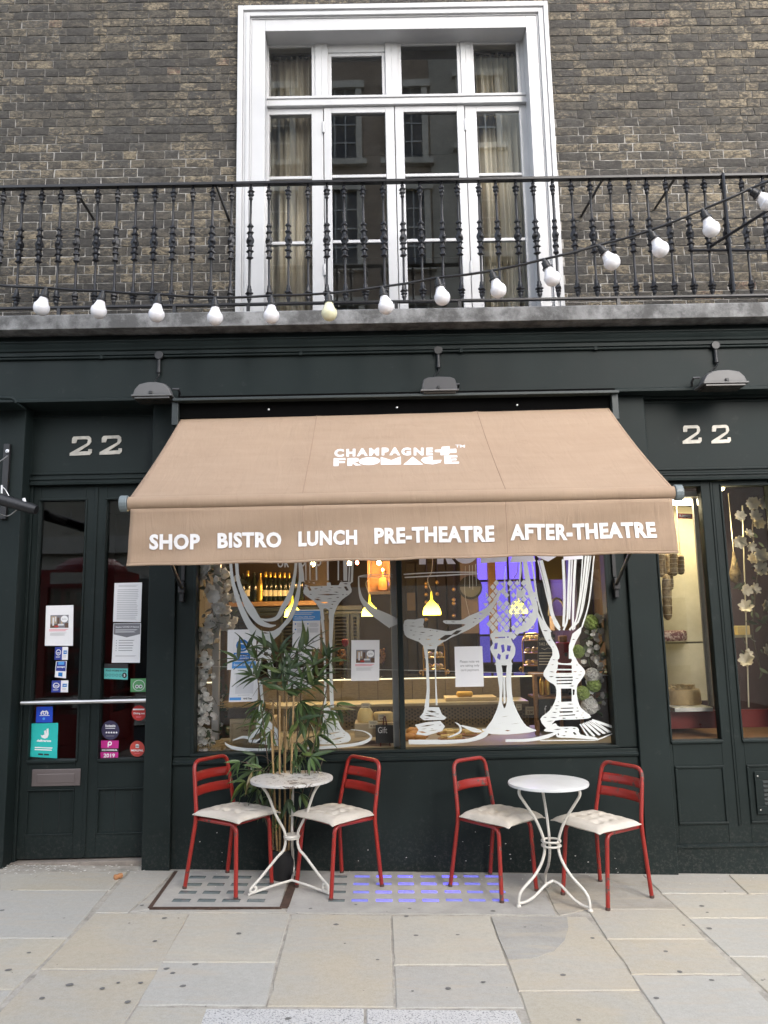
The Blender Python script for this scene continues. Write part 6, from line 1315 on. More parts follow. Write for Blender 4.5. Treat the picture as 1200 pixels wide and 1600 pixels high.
# panelled door with brass studs
for i in range(5):
    xq0, xq1 = 636+i*16, 650+i*16
    boxes('wall_panel', ['dark wall panel just right of the mullion','second dark wall panel from the mullion','middle dark wall panel behind the lit pendant','dark wall panel left of the pink grey board','dark wall panel nearest the pink grey board'][i], 'wall panel', [('panel', M['darkwood'], xq0, xq1, 880, 1050, 9.22, 9.29)], 9.22)
gs = MB()
for px, ys_ in ((666,(912,917,929,941,968)),(683,(910,928,945)),(709,(921,937,943,962))):
    for py in ys_: gs.lathe([(.0001,-.022),(.016,-.015),(.022,0),(.016,.015),(.0001,.022)], 8, U(px,py,8.3))
sg = thing('bead_garland', 'hanging strands of round gold beads behind the lit pendant', 'garland', U(690,900,8.3)); gs.build('bead', pm('gold brown bead', (.42,.26,.10), .3, .5), sg, smooth=60)
b_ = MB()
for px in (666,683,709): b_.tube([U(px,850,8.3), U(px,965,8.3)], .003, 4)
b_.build('strand', M['black'], sg)
boxes('wall_sconce', 'small framed brown wall plaque left of the bead garland', 'plaque', [('plate', pm('tan plaque', (.17,.10,.05), .5), 636, 649, 926, 954, 9.15, 9.21)], 9.15)
# right end of the shop: shelf unit, black boards, red jar
sr = boxes('shelf_unit', 'brown open shelf unit with upright posts at the right end', 'shelf unit', [('post', M['oak'], 836, 841.5, 1054, 1150, 6.0, 6.06),('shelf', M['oak'], 836, 960, 1088, 1091.5, 6.0, 6.3),('shelf', M['oak'], 836, 960, 1052, 1056, 6.0, 6.3),('post', M['oak'], 875, 879, 1054, 1150, 6.02, 6.06),('post', M['oak'], 907, 911, 1054, 1150, 6.02, 6.06),('back', M['darkwood'], 841, 960, 1054, 1150, 6.3, 6.32)], 6.0)
s = Sheet('chalk_board', 'tall black board chalked with take away sandwiches, left of the red jar', 'chalkboard', [(840.5,992),(867,991.5),(867,1050),(840.5,1050)], 6.15, 'black', .01)
for i, (tx, a, c) in enumerate((('SANDWICH',.06,.96),('TAKE AWAY',.05,.92))): s.text(tx,'cream',a,.07+.14*i,c,.15+.14*i,.0)
s.put('flourish','cream',[[(.2,.36),(.4,.39),(.6,.35),(.8,.38),(.8,.39),(.6,.36),(.4,.405),(.2,.37)]]); s.lines('cream',.06,.98,.48,.86,5,.3,.3,8)
s = Sheet('chalk_board', 'black chalk board leaning low on the shelf unit', 'chalkboard', [(842,1093),(866,1093),(866,1125),(842,1125)], 5.98, 'black', .01); s.text('A','pale',.7,.3,.9,.6,0); s.text('f','pale',.35,.3,.5,.7,0)
rj = thing('red_jar', 'red lidded jar standing behind the large goblet drawing', 'jar', U(882,1052,6.15)); b_ = MB(); p = rj.location; hh = PZ(882,1003,6.15)-p.z; b_.box(p.x-.052,p.x+.052,6.11,6.2,p.z,p.z+hh); b_.build('jar_body', pm('deep red enamel', (.20,.012,.018), .35), rj, bev=.012)
b_ = MB(); b_.box(p.x-.03,p.x+.03,6.12,6.19,p.z+hh,p.z+hh+.05); b_.build('lid', M['oak'], rj, bev=.008)
b_ = MB(); b_.prism([(p.x+.01+.012*math.cos(i*.5236),6.109,p.z+hh*.6+.016*math.sin(i*.5236)) for i in range(12)], (0,-.001,0)); b_.build('emblem', M['black'], rj)
for i, px in enumerate((848,856,893,925)):
    t = thing('gold_bottle', ['gold wrapped bottle in the shelf unit, nearest the post','second gold wrapped bottle from the shelf post','brown bottle seen through the goblet stem','bottle behind the right flowers'][i], 'bottle', (PX(px,1088,6.15),6.15,PZ(px,1088,6.05))); t.scale = (.55,.55,.55); link('bottle_body', bme_g if i < 2 else bme_, t, local=True)
bs = boxes('wicker_basket', 'wicker basket with a tall hoop handle behind the goblet strands', 'basket', [('basket_body', wood('wicker', (.18,.11,.05),(.34,.22,.11),.8,20), 866, 892, 962, 985, 7.2, 7.4)], 7.2); b_ = MB(); x0, x1, z0 = PX(858,960,7.3), PX(884,960,7.3), PZ(870,962,7.3); zt2 = PZ(870,935,7.3)
b_.tube([( (x0+x1)/2+(x1-x0)/2*math.cos(a*.2618), 7.3, z0+(zt2-z0)*math.sin(a*.2618)) for a in range(13)], .012, 8); b_.build('handle', pm('pale cane', (.4,.33,.22), .6), bs, smooth=60)
boxes('grey_door', 'pale grey panel door at the back right', 'door', [('door_leaf', fz, 858, 880, 905, 990, 8.8, 8.86),('door_leaf', fz, 884, 897, 905, 990, 8.8, 8.86)], 8.8)
ol = thing('olive_board', 'olive lit ceiling beam above the back right', 'beam', U(870,880,7.8)); b_ = MB(); b_.box(PX(845,880,7.8),PX(884,880,7.8),7.8,7.9,PZ(860,905,7.8),3.04); b_.build('beam', pm('olive board', (.13,.10,.04), .7), ol)
for i in range(7):
    pass
# bare brick panel behind the right flowers
bw = thing('inner_brick_wall', 'dim brown brick panel behind the right flowers', 'wall', (PX(935,1000,7.0),7.0,-.15)); cnt = 0; z = PZ(930,1052,7.0); zt2 = PZ(930,905,7.0); row = 0
b_ = MB(); xa2, xb2 = PX(905,980,7.0), IX_1-.01; b_.box(xa2,xb2,7.012,7.1,-.15,2.4); b_.build('mortar', pm('dark mortar', (.05,.04,.032), .9), bw)
m_ = MB(); m_.box(0,.205,0,.02,0,.062); ibm = m_.mesh('brick'); ibm.materials.append(pm('dim brown brick', (.10,.055,.035), .85, 0, .4, 9, .4))
while z < zt2:
    x = xa2-(.1 if row % 2 else 0)+.1
    while x+.2 < xb2: link('brick', ibm, bw, M=Matrix.Translation((x-bw.location.x, rng.uniform(-.003,.003), z+.15)), local=True); x += .215
    z += .072; row += 1
# unseen ceiling spots, added to brighten the counter and flowers
for i, (x, y) in enumerate(((-.9,6.3),(.1,6.3),(.9,6.2),(1.45,6.3))):
    t = thing('fill_spot', ['added fill spot above the left flowers','added fill spot above the counter middle','added fill spot above the crystal goblet','added fill spot above the right flowers'][i], 'fill lamp', (x,y,3.04), 0, 'added fill spots inside'); b_ = MB(); b_.lathe([(.0001,-.004),(.035,-.004),(.04,-.002),(.04,.006)], 14, t.location); b_.build('lamp_face', glow('fill spot face', (1,.85,.6), 8), t)
    ld = bpy.data.lights.new('lamp_light','SPOT'); ld.energy = (26,8,8,22)[i]; ld.color = (1,.84,.58); ld.spot_size = R(85); ld.spot_blend = .8; ld.shadow_soft_size = .05; lo = bpy.data.objects.new('lamp_light', ld); COL.objects.link(lo); lo.parent = t; lo.location = (0,0,-.02)
# ================================================================== FLOWERS
def petal_mesh(name, n, L, W, cup, mat, layers=1):
    b_ = MB()
    for ly in range(layers):
        for k in range(n):
            a = 6.2832*k/n+ly*.5; c_ = cup*(1-.45*ly); L_ = L*(1-.2*ly)
            def fn(u, v):
                r_ = L_*v; wv = W*math.sin(math.pi*min(1,v*.88+.06))*(u-.5); z = c_*L_*math.sin(v*1.45)+.10*L_*((u-.5)*2)**2; 
                x = r_*math.cos(c_*.9*v); return Vector((x*math.cos(a)-wv*math.sin(a), x*math.sin(a)+wv*math.cos(a), z))
            b_.grid(fn, 3, 4)
    me = b_.mesh(name, 80); me.materials.append(mat); return me
fw_w = pm('white petals', (.83,.81,.78), .6, 0, .08, 20); fw_c = pm('cream magnolia petals', (.70,.62,.47), .55, 0, .12, 20); fw_g = pm('lime green hydrangea', (.36,.46,.13), .6, 0, .25, 30); fw_p = pm('dusty pale petals', (.72,.66,.62), .6, 0, .1, 20)
leaf_g = pm('mid green leaf', (.045,.085,.028), .5, 0, .35, 14); leaf_d = pm('dull green leaf', (.07,.09,.05), .55, 0, .3, 14); twig = pm('grey brown twig', (.09,.065,.045), .8)
MAG = petal_mesh('magnolia', 6, .075, .042, .6, fw_c, 2); MAGW = petal_mesh('magnolia', 6, .064, .042, .8, fw_w, 1); BUD = petal_mesh('bud', 4, .06, .045, 1.75, fw_w, 1); BLO = petal_mesh('blossom', 5, .022, .022, .5, fw_w, 1); BLP = petal_mesh('blossom', 5, .020, .020, .5, fw_p, 1); HYD = petal_mesh('floret', 4, .018, .02, .4, fw_g, 1)
def leafmesh(name, L, W, droop, mat, n=6):
    b_ = MB(); b_.grid(lambda u, v: Vector((W*(u-.5)*2*math.sin(math.pi*min(1,.04+v*.96))**.8*(1-.25*v), L*v, -droop*L*v*v+abs(u-.5)*W*.5)), 2, n); me = b_.mesh(name, 80); me.materials.append(mat); return me
LF = leafmesh('leaf', .10, .022, .25, leaf_g); LFD = leafmesh('leaf', .085, .02, .3, leaf_d)
def orient(p, d, roll, s): return Matrix.Translation(p) @ Vector((0,0,1)).rotation_difference(Vector(d)).to_matrix().to_4x4() @ Matrix.Rotation(roll,4,'Z') @ Matrix.Scale(s,4)
def orient_y(p, d, roll, s):
    return Matrix.Translation(p) @ Vector((0,1,0)).rotation_difference(Vector(d)).to_matrix().to_4x4() @ Matrix.Rotation(roll,4,'Y') @ Matrix.Scale(s,4)
r9 = random.Random(99)
def garland(name, label, path, Y, plan, Lm, nleaf, wob=8, wobY=.05):
    """climbing garland along photo points; plan = list of (mesh, part name, count, scale range, t range)"""
    P = cat([(*p,) for p in path], 8); t = thing(name, label, 'flowers', U(path[-1][0],path[-1][1],Y))
    W_ = [U(p.x,p.y,Y+.03) for p in P]; b_ = MB(); b_.tube(W_, .006, 5); b_.build('stem', twig, t)
    def pt(tt):
        f = max(0,min(len(P)-1.001, tt*(len(P)-1))); i = int(f); return P[i].lerp(P[i+1], f-i)
    for me, nm, cnt, (s0, s1), (t0, t1) in plan:
        for i in range(cnt):
            q = pt(t0+(t1-t0)*r9.random()); p = U(q.x+r9.gauss(0,wob), q.y+r9.gauss(0,4), Y+r9.uniform(-wobY,.02)); d = Vector((r9.uniform(-.7,.7), -1, r9.uniform(-.3,.7))).normalized()
            link(nm, me, t, M=Matrix.Translation(-t.location) @ orient(p, d, r9.random()*6, r9.uniform(s0,s1)), local=True)
    for i in range(nleaf):
        q = pt(r9.random()); p = U(q.x+r9.gauss(0,wob*.8), q.y+r9.gauss(0,5), Y+r9.uniform(-.02,.05)); d = Vector((r9.uniform(-1,1), r9.uniform(-.6,.2), r9.uniform(-.8,.6))).normalized()
        link('leaf', Lm, t, M=Matrix.Translation(-t.location) @ orient_y(p, d, r9.random()*6, r9.uniform(.5,1.1)), local=True)
    return t
garland('flower_garland', 'white magnolia and bud garland at the top left of the shop window', [(327,868),(322,905),(333,945),(322,985),(316,1000)], 5.66, [(MAGW,'flower',11,(.85,1.2),(0,1)),(BUD,'bud',11,(.75,1.1),(0,1)),(BLP,'blossom',9,(.9,1.3),(.2,1))], LFD, 48, 10)
garland('flower_garland', 'spray of white magnolia buds leaning right of the white post', [(352,872),(357,920),(356,950),(352,985)], 5.83, [(MAGW,'flower',10,(.8,1.15),(.1,1)),(BUD,'bud',15,(.8,1.15),(0,1))], LFD, 26, 9)
garland('flower_garland', 'dense white blossom garland at the lower left of the shop window', [(318,1000),(314,1050),(320,1095),(314,1135),(316,1170)], 5.62, [(BLO,'blossom',105,(1.0,1.45),(0,1)),(BLP,'blossom',22,(.8,1.2),(.5,1))], LFD, 40, 8)
garland('greenery', 'thin green fern sprays climbing the brown trunk post', [(349,1005),(348,1060),(350,1110),(346,1150)], 5.84, [(BLO,'blossom',5,(.7,1.),(0,1))], LF, 34, 5, .02)
garland('flower_garland', 'white blossom and green hydrangea garland at the right of the window', [(936,962),(928,1000),(936,1035),(930,1075),(930,1110)], 5.66, [(BLO,'blossom',70,(.8,1.3),(0,1))], LF, 46, 8)
def hydrangea(label, px, py, rpx, me=HYD):
    p = U(px,py,5.62); r_ = rpx/1200*5.62; t = thing('hydrangea', label, 'flower', p); n = 60
    for i in range(n):
        z = 1-2*(i+.5)/n; a = i*2.39996; d = Vector((math.sqrt(1-z*z)*math.cos(a), math.sqrt(1-z*z)*math.sin(a), z)); link('floret', me, t, M=orient(d*r_*.85, d, r9.random()*6, 1.1), local=True)
hydrangea('lime green hydrangea head, highest one at the right of the window', 923, 972, 11); hydrangea('lime green hydrangea head beside the red jar', 903, 1018, 9); hydrangea('lime green hydrangea head in the middle of the right garland', 928, 1070, 10); hydrangea('lime green hydrangea head lowest left in the right garland', 910, 1083, 10); hydrangea('white hydrangea head under the green ones on the right', 921, 1103, 11, BLO); hydrangea('white hydrangea head beside the goblet knob on the right', 925, 1055, 9, BLO)
garland('magnolia_branch', 'cream magnolia branch hanging inside the far right pane', [(1182,780),(1176,830),(1184,880),(1180,930),(1176,990),(1188,1045)], 5.72, [(MAG,'flower',20,(.6,.95),(0,1))], LFD, 26, 14)
# ================================================================== RIGHT DISPLAY (cured meats behind the bay glass)
buff = pm('lit cream marble back', (.44,.39,.26), .45, 0, .14, 3)
YM = 6.15
mc = thing('meat_cabinet', 'lit cream backed display cabinet behind the right bay', 'cabinet', U(1080,1101,YM)); 
zc0, zc2 = PZ(1080,1101,5.85), PZ(1080,792,YM)
b_ = MB(); b_.box(PR[1]-.03, PX(1104,1000,YM), YM, YM+.04, zc0, zc2); b_.build('back', buff, mc)
b_ = MB(); b_.box(PR[1]-.06, PR[1]-.03, 5.70, YM+.04, zc0, zc2); b_.build('side', buff, mc)
for pa, pb in ((1097,1104),): 
    b_ = MB(); q0, q1 = U(1092,800,5.72), U(1106,1101,5.72); b_.box((q0.x+q1.x)/2-.016,(q0.x+q1.x)/2+.016,5.71,5.74,zc0,zc2); b_.build('post', pm('brushed grey post', (.26,.25,.25), .4, .3), mc, bev=.003)
b_ = MB(); b_.box(PX(1034,1000,YM)-.1, PX(1100,1000,5.8), 5.72, YM, PZ(1065,1003,5.72)-.012, PZ(1065,1003,5.72)); b_.build('glass_shelf', M['clear'], mc)
b_ = MB(); b_.box(PX(1034,1000,YM)-.12, PX(1110,1100,5.7), 5.66, YM, zc0-.03, zc0-.001); b_.build('base_shelf', pm('white shelf', (.72,.70,.66), .4), mc, bev=.003)
b_ = MB(); b_.box(PX(1034,1000,YM)-.12, XR1-.02, 5.76, 5.80, PZ(1090,1138,5.76), zc0-.035); b_.build('red_panel', pm('dark red lacquer', (.17,.018,.012), .3), mc)
b_ = MB(); b_.box(PX(1034,1000,YM)-.12, PX(1110,900,5.8), 5.64, 6.2, zc2, zc2+.04); b_.build('canopy', pm('cabinet top', (.3,.28,.24), .5), mc)
p = U(1070,805,5.78); la_ = bpy.data.lights.new('cabinet_lamp','AREA'); la_.shape = 'RECTANGLE'; la_.size = .45; la_.size_y = .2; la_.energy = 2.2; la_.color = (1,.86,.50); lo = bpy.data.objects.new('cabinet_lamp', la_); COL.objects.link(lo); lo.location = (p.x, 5.86, zc2-.03); lo.parent = mc; lo.matrix_parent_inverse = Matrix.Translation(-mc.location)
b_ = MB(); b_.box(p.x-.2,p.x+.2,5.76,5.94,zc2-.018,zc2-.002); b_.build('lamp_strip', glow('lit cabinet strip', (1,.88,.6), 5), mc)
s = Sheet('red_ticket', 'small red ticket at the top of the lit meat cabinet', 'ticket', [(1059,802),(1082,803),(1082,811),(1059,810)], 5.70, 'red', .002); s.text('SUMMER','white',.08,.2,.92,.75,.03)
leds = MB()
for i in range(34):
    f = i/33; q = U(1101+18*f, 830+270*f, 5.70); leds.lathe([(.0001,-.005),(.005,0),(.0001,.005)], 6, q)
lt = thing('led_string', 'string of tiny warm lights beside the grey cabinet post', 'string lights', U(1110,965,5.7)); leds.build('led', glow('tiny warm led', (1,.85,.5), 3.5), lt)
b_ = MB(); b_.tube([U(1101,830,5.705), U(1119,1100,5.705)], .002, 4); b_.build('wire', M['black'], lt)
def mk_salami():
    t = NT('cured salami skin'); p = t.pos(); n = t.noise(p, 30, 6, .7); n2 = t.noise(p, 9, 3); c = t.mix(t.ramp(n,[(.35,0.),(.65,1.)]), (.11,.065,.03), (.40,.30,.16)); c = t.mix(t.ramp(n2,[(.5,0.),(.7,.6)]), c, (.12,.075,.04)); t.bsdf(c, .65, 0, n, .6, .008); return t.m
sal = mk_salami()
def salami(label, px, pyt, pyb, wpx, Y, k=0):
    p, q = U(px,pyt,Y), U(px+ (pyb-pyt)*.035,pyb,Y); r_ = wpx/2400*Y*1.0; t = thing('salami', label, 'salami', p); b_ = MB(); N = 12
    b_.tube([p.lerp(q,f) for f in [0,.03,.08]+[.16+.68*i/N for i in range(N+1)]+[.92,.97,1]], [r_*.25,r_*.6,r_*.85]+[r_*(1+.05*math.sin(i*2.1+k)) for i in range(N+1)]+[r_*.85,r_*.6,r_*.2], 14); b_.build('sausage', sal, t, smooth=70)
    b_ = MB(); b_.tube([p, Vector((p.x,p.y,zc2))], .003, 5); 
    for i in range(5): z = p.lerp(q,.12+.19*i); b_.lathe([(r_*1.01,-.002),(r_*1.05,0),(r_*1.01,.002)], 14, z)
    b_.build('string', pm('butcher string', (.55,.48,.36), .8), t)
salami('thick tied salami at the left edge of the meat cabinet', 1033, 862, 902, 11, 5.86, 1); salami('dark tied salami between two pale ones', 1043, 864, 905, 8, 5.95, 2); salami('pale tied salami hanging in the middle of the group', 1052, 861, 900, 12, 5.84, 3); salami('dark speckled salami on the right of the group', 1063, 866, 898, 11, 5.86, 4); salami('long pale salami hanging lowest in the cabinet', 1041, 897, 969, 14, 5.83, 5); salami('slim pale salami beside the long one', 1047, 890, 922, 9, 5.90, 6)
mt = thing('cured_meat', 'marbled slab of cured meat lying on the glass shelf', 'meat', U(1053,1003,5.8)); p0, p1 = U(1035,1000,5.78), U(1073,985,5.78)
def mk_meat():
    t = NT('marbled cured meat'); p = t.pos(); n = t.noise(p, 28, 5, .6, 2.); c = t.mix(t.ramp(n,[(.50,0.),(.56,1.)]), (.16,.055,.045), (.50,.36,.28)); t.bsdf(c, .5); return t.m
b_ = MB(); b_.box(p0.x-.02,p1.x,5.76,5.9,PZ(1053,1002,5.76),PZ(1053,985,5.76)); b_.build('slab', mk_meat(), mt, bev=.02)
hw_ = U(1073,1100,5.84); wh = thing('cheese', 'big buff cheese wheel cut open on the lower shelf of the meat cabinet', 'cheese', (hw_.x,5.92,zc0)); b_ = MB(); b_.lathe([(.130,0),(.135,.012),(.132,.10),(.122,.112),(.0001,.115)], 26, wh.location); b_.build('wheel', pm('buff cheese rind', (.52,.38,.20), .7, 0, .2, 9, .3), wh, smooth=40)
r_ = random.Random(4); b_ = MB()
for i in range(26): a = r_.random()*6.28; q = Vector((wh.location.x+math.cos(a)*.10*r_.random(), 5.92+math.sin(a)*.1*r_.random(), zc0+.115)); b_.grid(lambda u, v: q+Vector((.022*(u-.5)*2, .012*math.sin(v*3), .02*v+.012*math.sin(u*7+i))), 4, 2)
b_.build('shavings', pm('cheese shavings', (.75,.62,.38), .6), wh, smooth=80)
hm = thing('hanging_ham', 'pale air dried ham hanging behind the far right pane', 'ham', U(1146,862,5.9)); p = hm.location; b_ = MB(); q = U(1150,911,5.9); b_.tube([p, p.lerp(q,.15), p.lerp(q,.4), p.lerp(q,.7), p.lerp(q,.92), q], [.008,.012,.025,.045,.035,.008], 14); b_.build('ham_body', sal, hm, smooth=70)
b_ = MB(); b_.tube([p, Vector((p.x,p.y,2.6))], .003, 5); b_.build('string', pm('butcher string', (.55,.48,.36), .8), hm)
vp = thing('display_post', 'thin pale upright rod behind the far right pane', 'rod', U(1168,1100,5.8)); b_ = MB(); b_.tube([U(1160,790,5.8), U(1170,1105,5.8)], .005, 6); b_.build('rod', pm('cream rod', (.66,.60,.45), .4), vp)
zsh2 = PZ(1160,992,6.0); bx_ = thing('wall_shelf', 'cream shelf with small cheeses behind the far right pane', 'shelf', U(1158,992,6.0)); b_ = MB(); b_.box(PX(1128,992,6.),PX(1172,992,6.),5.98,6.15,zsh2-.02,zsh2); b_.build('board', buff, bx_)
ch = thing('cheese_block', 'small cream cheese block on the shelf behind the far right pane', 'cheese', (PX(1159,990,6.05),6.05,zsh2)); b_ = MB(); b_.box(ch.location.x-.05,ch.location.x+.05,6.01,6.1,zsh2,zsh2+.07); b_.build('block', cheese, ch, bev=.006)
la_ = bpy.data.lights.new('cabinet_lamp','POINT'); la_.energy = 1.4; la_.color = (1,.85,.5); la_.shadow_soft_size = .05; lo = bpy.data.objects.new('cabinet_lamp', la_); COL.objects.link(lo); lo.location = U(1140,830,5.85)
sp_t = thing('filament_bulb', 'small lit bulb at the top of the far right pane', 'bulb', U(1128,763,5.85), 0, 'small hanging bulbs inside'); b_ = MB(); b_.lathe([(.0001,-.02),(.018,-.01),(.02,.006),(.0001,.02)], 10, sp_t.location); b_.build('bulb', glow('lit warm bulb', (1,.86,.45), 9), sp_t); lo.parent = sp_t; lo.matrix_parent_inverse = Matrix.Translation(-sp_t.location)
slab_box('bay_back', pm('dark red brown backing', (.045,.018,.014), .5), PX(1104,1000,6.25), XR1+.05, 6.5, 6.54, -.15, 3.0, lab='dark red brown backing of the right bay display')
slab_box('bay_deck', M['oak'], RX0+.02, XR1, YB+.06, 6.5, PZ(1090,1154,YB+.06)-.03, PZ(1090,1154,YB+.06), lab='wooden deck at the foot of the right bay')
# ================================================================== CHAIRS
M['red'] = worn('chipped red enamel', (.29,.020,.014), (.10,.065,.05), .145, 26, .32, 0, (.035,.03,.03))
M['redb'] = worn('badly worn red enamel', (.27,.020,.014), (.13,.09,.075), .19, 20, .38, 0, (.045,.035,.03))
def fillet(pts, r, n=6):
    P = [Vector(p) for p in pts]; out = [P[0]]
    for a, b2, c in zip(P, P[1:], P[2:]):
        d1, d2 = (a-b2), (c-b2); k = min(r, d1.length*.45, d2.length*.45); p1, p2 = b2+d1.normalized()*k, b2+d2.normalized()*k
        out += [p1*(1-t)**2+b2*2*t*(1-t)+p2*t*t for t in [i/n for i in range(n+1)]]
    return out+[P[-1]]
def chair(label, slats, mat):
    t = thing('metal_chair', label, 'chair', (0,0,0), 0, 'red metal chairs outside the shop')
    ws, wr, wt, zs, zt = .172, .190, .150, .425, .755
    hoop = fillet([(-wr,.205,0),(-ws,.150,zs),(-wt,.215,zt),(wt,.215,zt),(ws,.150,zs),(wr,.205,0)], .06, 8)
    b_ = MB(); b_.tube(hoop, .0128, 10); b_.build('back_frame', mat, t, smooth=50, local=True)
    for s_ in (-1,1):
        fl = fillet([(s_*.165,-.195,0),(s_*.152,-.165,zs-.01),(s_*.150,.150,zs-.012)], .05, 8); b_ = MB(); b_.tube(fl, .0128, 10); b_.build('leg', mat, t, smooth=50, local=True)
        for q in ((s_*.165,-.195,0),(s_*wr,.205,0)): b_ = MB(); b_.lathe([(.0135,-.001),(.0145,.002),(.0145,.014),(.013,.016)], 10, q); b_.build('foot_cap', pm('worn steel foot', (.10,.06,.05), .6, .4), t, local=True)
    b_ = MB(); N = 12
    vs = []; 
    def sf(u, v):
        x = (u-.5)*.33; y = -.175+.33*v; r2 = max(abs(u-.5)*2,abs(v-.5)*2); z = zs+.004-.010*(1-r2**2)-.016*max(0,r2-.9)*10*.6; return (x*(1-.06*(1-v)),y,z)
    b_.grid(sf, N, N); o = b_.build('seat', mat, t, smooth=50, local=True); md = o.modifiers.new('t','SOLIDIFY'); md.thickness = .004
    for f in slats:
        z0, z1 = zs+(zt-zs)*f, zs+(zt-zs)*f+.056; b_ = MB()
        def sl_(u, v):
            z = z0+(z1-z0)*v; k = (z-zs)/(zt-zs); w2 = ws+(wt-ws)*k-.006; y = .150+(.065)*k; return ((u-.5)*2*w2, y+.030*(1-(2*u-1)**2), z)
        b_.grid(sl_, 14, 3); o = b_.build('back_slat', mat, t, smooth=60, local=True); md = o.modifiers.new('t','SOLIDIFY'); md.thickness = .004
        for s_ in (-1,1):
            b_ = MB(); q = sl_(.5+s_*.44,.5); b_.lathe([(.004,0),(.004,.003),(.0001,.004)], 8); o2 = b_.build('rivet', mat, t, local=True); o2.location = (q[0], q[1]-.002, q[2]); o2.rotation_euler = (R(90),0,0)
    return t
cush_m = NT('natural cotton cushion'); p = cush_m.pos(); n_ = cush_m.noise(p, 9, 5, .6); n2_ = cush_m.noise(p, 500, 2); cush_m.bsdf(cush_m.mix(cush_m.ramp(n_,[(.3,0.),(.7,1.)]), (.47,.43,.37), (.56,.52,.46)), .9, 0, n2_, .3, .002, .15); cush_m = cush_m.m
def cushion(label, seed, puff=.030):
    rr = random.Random(seed); t = thing('seat_cushion', label, 'cushion', (0,0,0), 0, 'cream seat cushions'); N = 30
    tuft = [(i,j) for i in (.27,.5,.73) for j in (.27,.5,.73)]; ph = [rr.uniform(-.4,.4) for _ in range(8)]
    def top(u, v, s_):
        a, c_ = (u-.5)*2, (v-.5)*2; e = max(0,(1-abs(a)**3.0))*max(0,(1-abs(c_)**3.0)); h = puff*e**.38
        for (tu, tv) in tuft: h *= 1-.80*math.exp(-((u-tu)**2+(v-tv)**2)/.0036)
        h += .0030*math.sin(u*34+v*9+ph[0]*9)*e*(1-abs(a)*.3)+.0028*math.sin(v*29-u*13+ph[1]*9)*e
        pin = 1-.045*(1-c_**2)*abs(a)**4; pin2 = 1-.045*(1-a**2)*abs(c_)**4
        x = a*.190*pin+.006*math.sin(v*5+ph[2]*5); y = c_*.190*pin2+.006*math.sin(u*5+ph[3]*6)
        sag = -.008*(max(0,abs(a)-.8)/.2)**2*(1+ph[4])-.010*max(0,(-c_-.8)/.2)*(.5+ph[5])
        return Vector((x, y, (.028+h if s_ > 0 else .028-.8*h)+sag+.006*(ph[6]*a+ph[7]*c_)))
    b_ = MB(); b_.grid(lambda u, v: top(u,v,1), N, N); b_.grid(lambda u, v: top(1-u,v,-1), N, N); b_.build('cushion_cover', cush_m, t, smooth=180, local=True)
    for (tu, tv) in tuft:
        q = top(tu,tv,1); b_ = MB(); b_.lathe([(.007,-.004),(.0075,0),(.005,.0035),(.0001,.0045)], 8, q); b_.build('button', cush_m, t, smooth=60, local=True)
    b_ = MB(); e = [top(u,0,1) for u in [i/12 for i in range(13)]]+[top(1,v,1) for v in [i/12 for i in range(1,13)]]+[top(1-u,1,1) for u in [i/12 for i in range(1,13)]]+[top(0,1-v,1) for v in [i/12 for i in range(1,13)]]
    b_.tube(e, .0035, 5); b_.build('piping', cush_m, t, smooth=60, local=True); return t
CH_ = [((-.977,5.113),(.335,-.209),'red metal chair with two back slats at the far left of the window',(.36,.62),M['red'],'cream tufted cushion on the leftmost red chair',0.),
       ((-.309,5.127),(-.256,-.251),'red metal chair with two slats right of the peeling table',(.38,.64),M['red'],'cream tufted cushion on the red chair right of the peeling table',.06),
       ((.680,5.121),(.245,-.282),'worn red metal chair with a single back slat left of the smooth table',(.45,),M['redb'],'plump cream cushion on the single slat red chair',.05),
       ((1.338,5.006),(-.299,-.228),'red metal chair with two slats at the right end of the row',(.38,.63),M['redb'],'cream tufted cushion on the rightmost red chair',-.05)]
for i, ((x, y), (dx_, dy_), lab, sl2, mat, cl_, off) in enumerate(CH_):
    c = chair(lab, sl2, mat); th = math.atan2(dx_, -dy_); tilt = math.atan(SL)
    c.location = (x, y, zg(x)+.001); c.rotation_euler = (0, -tilt*1.0, th) if False else (0, 0, th)
    n_s = Vector((SL,0,-1)).normalized(); c.rotation_mode = 'QUATERNION'
    q = Vector((0,0,1)).rotation_difference(Vector((-SL,0,1)).normalized()) @ Matrix.Rotation(th,3,'Z').to_quaternion(); c.rotation_quaternion = q
    k = cushion(cl_, i*7+3, .030 if i != 2 else .036); fwv = Vector((dx_,dy_,0)).normalized(); k.location = Vector((x,y,zg(x)))+fwv*(.035+.012*i)+q @ Vector((0,0,.421)); k.rotation_mode = 'QUATERNION'; k.rotation_quaternion = q @ Matrix.Rotation(off,3,'Z').to_quaternion()
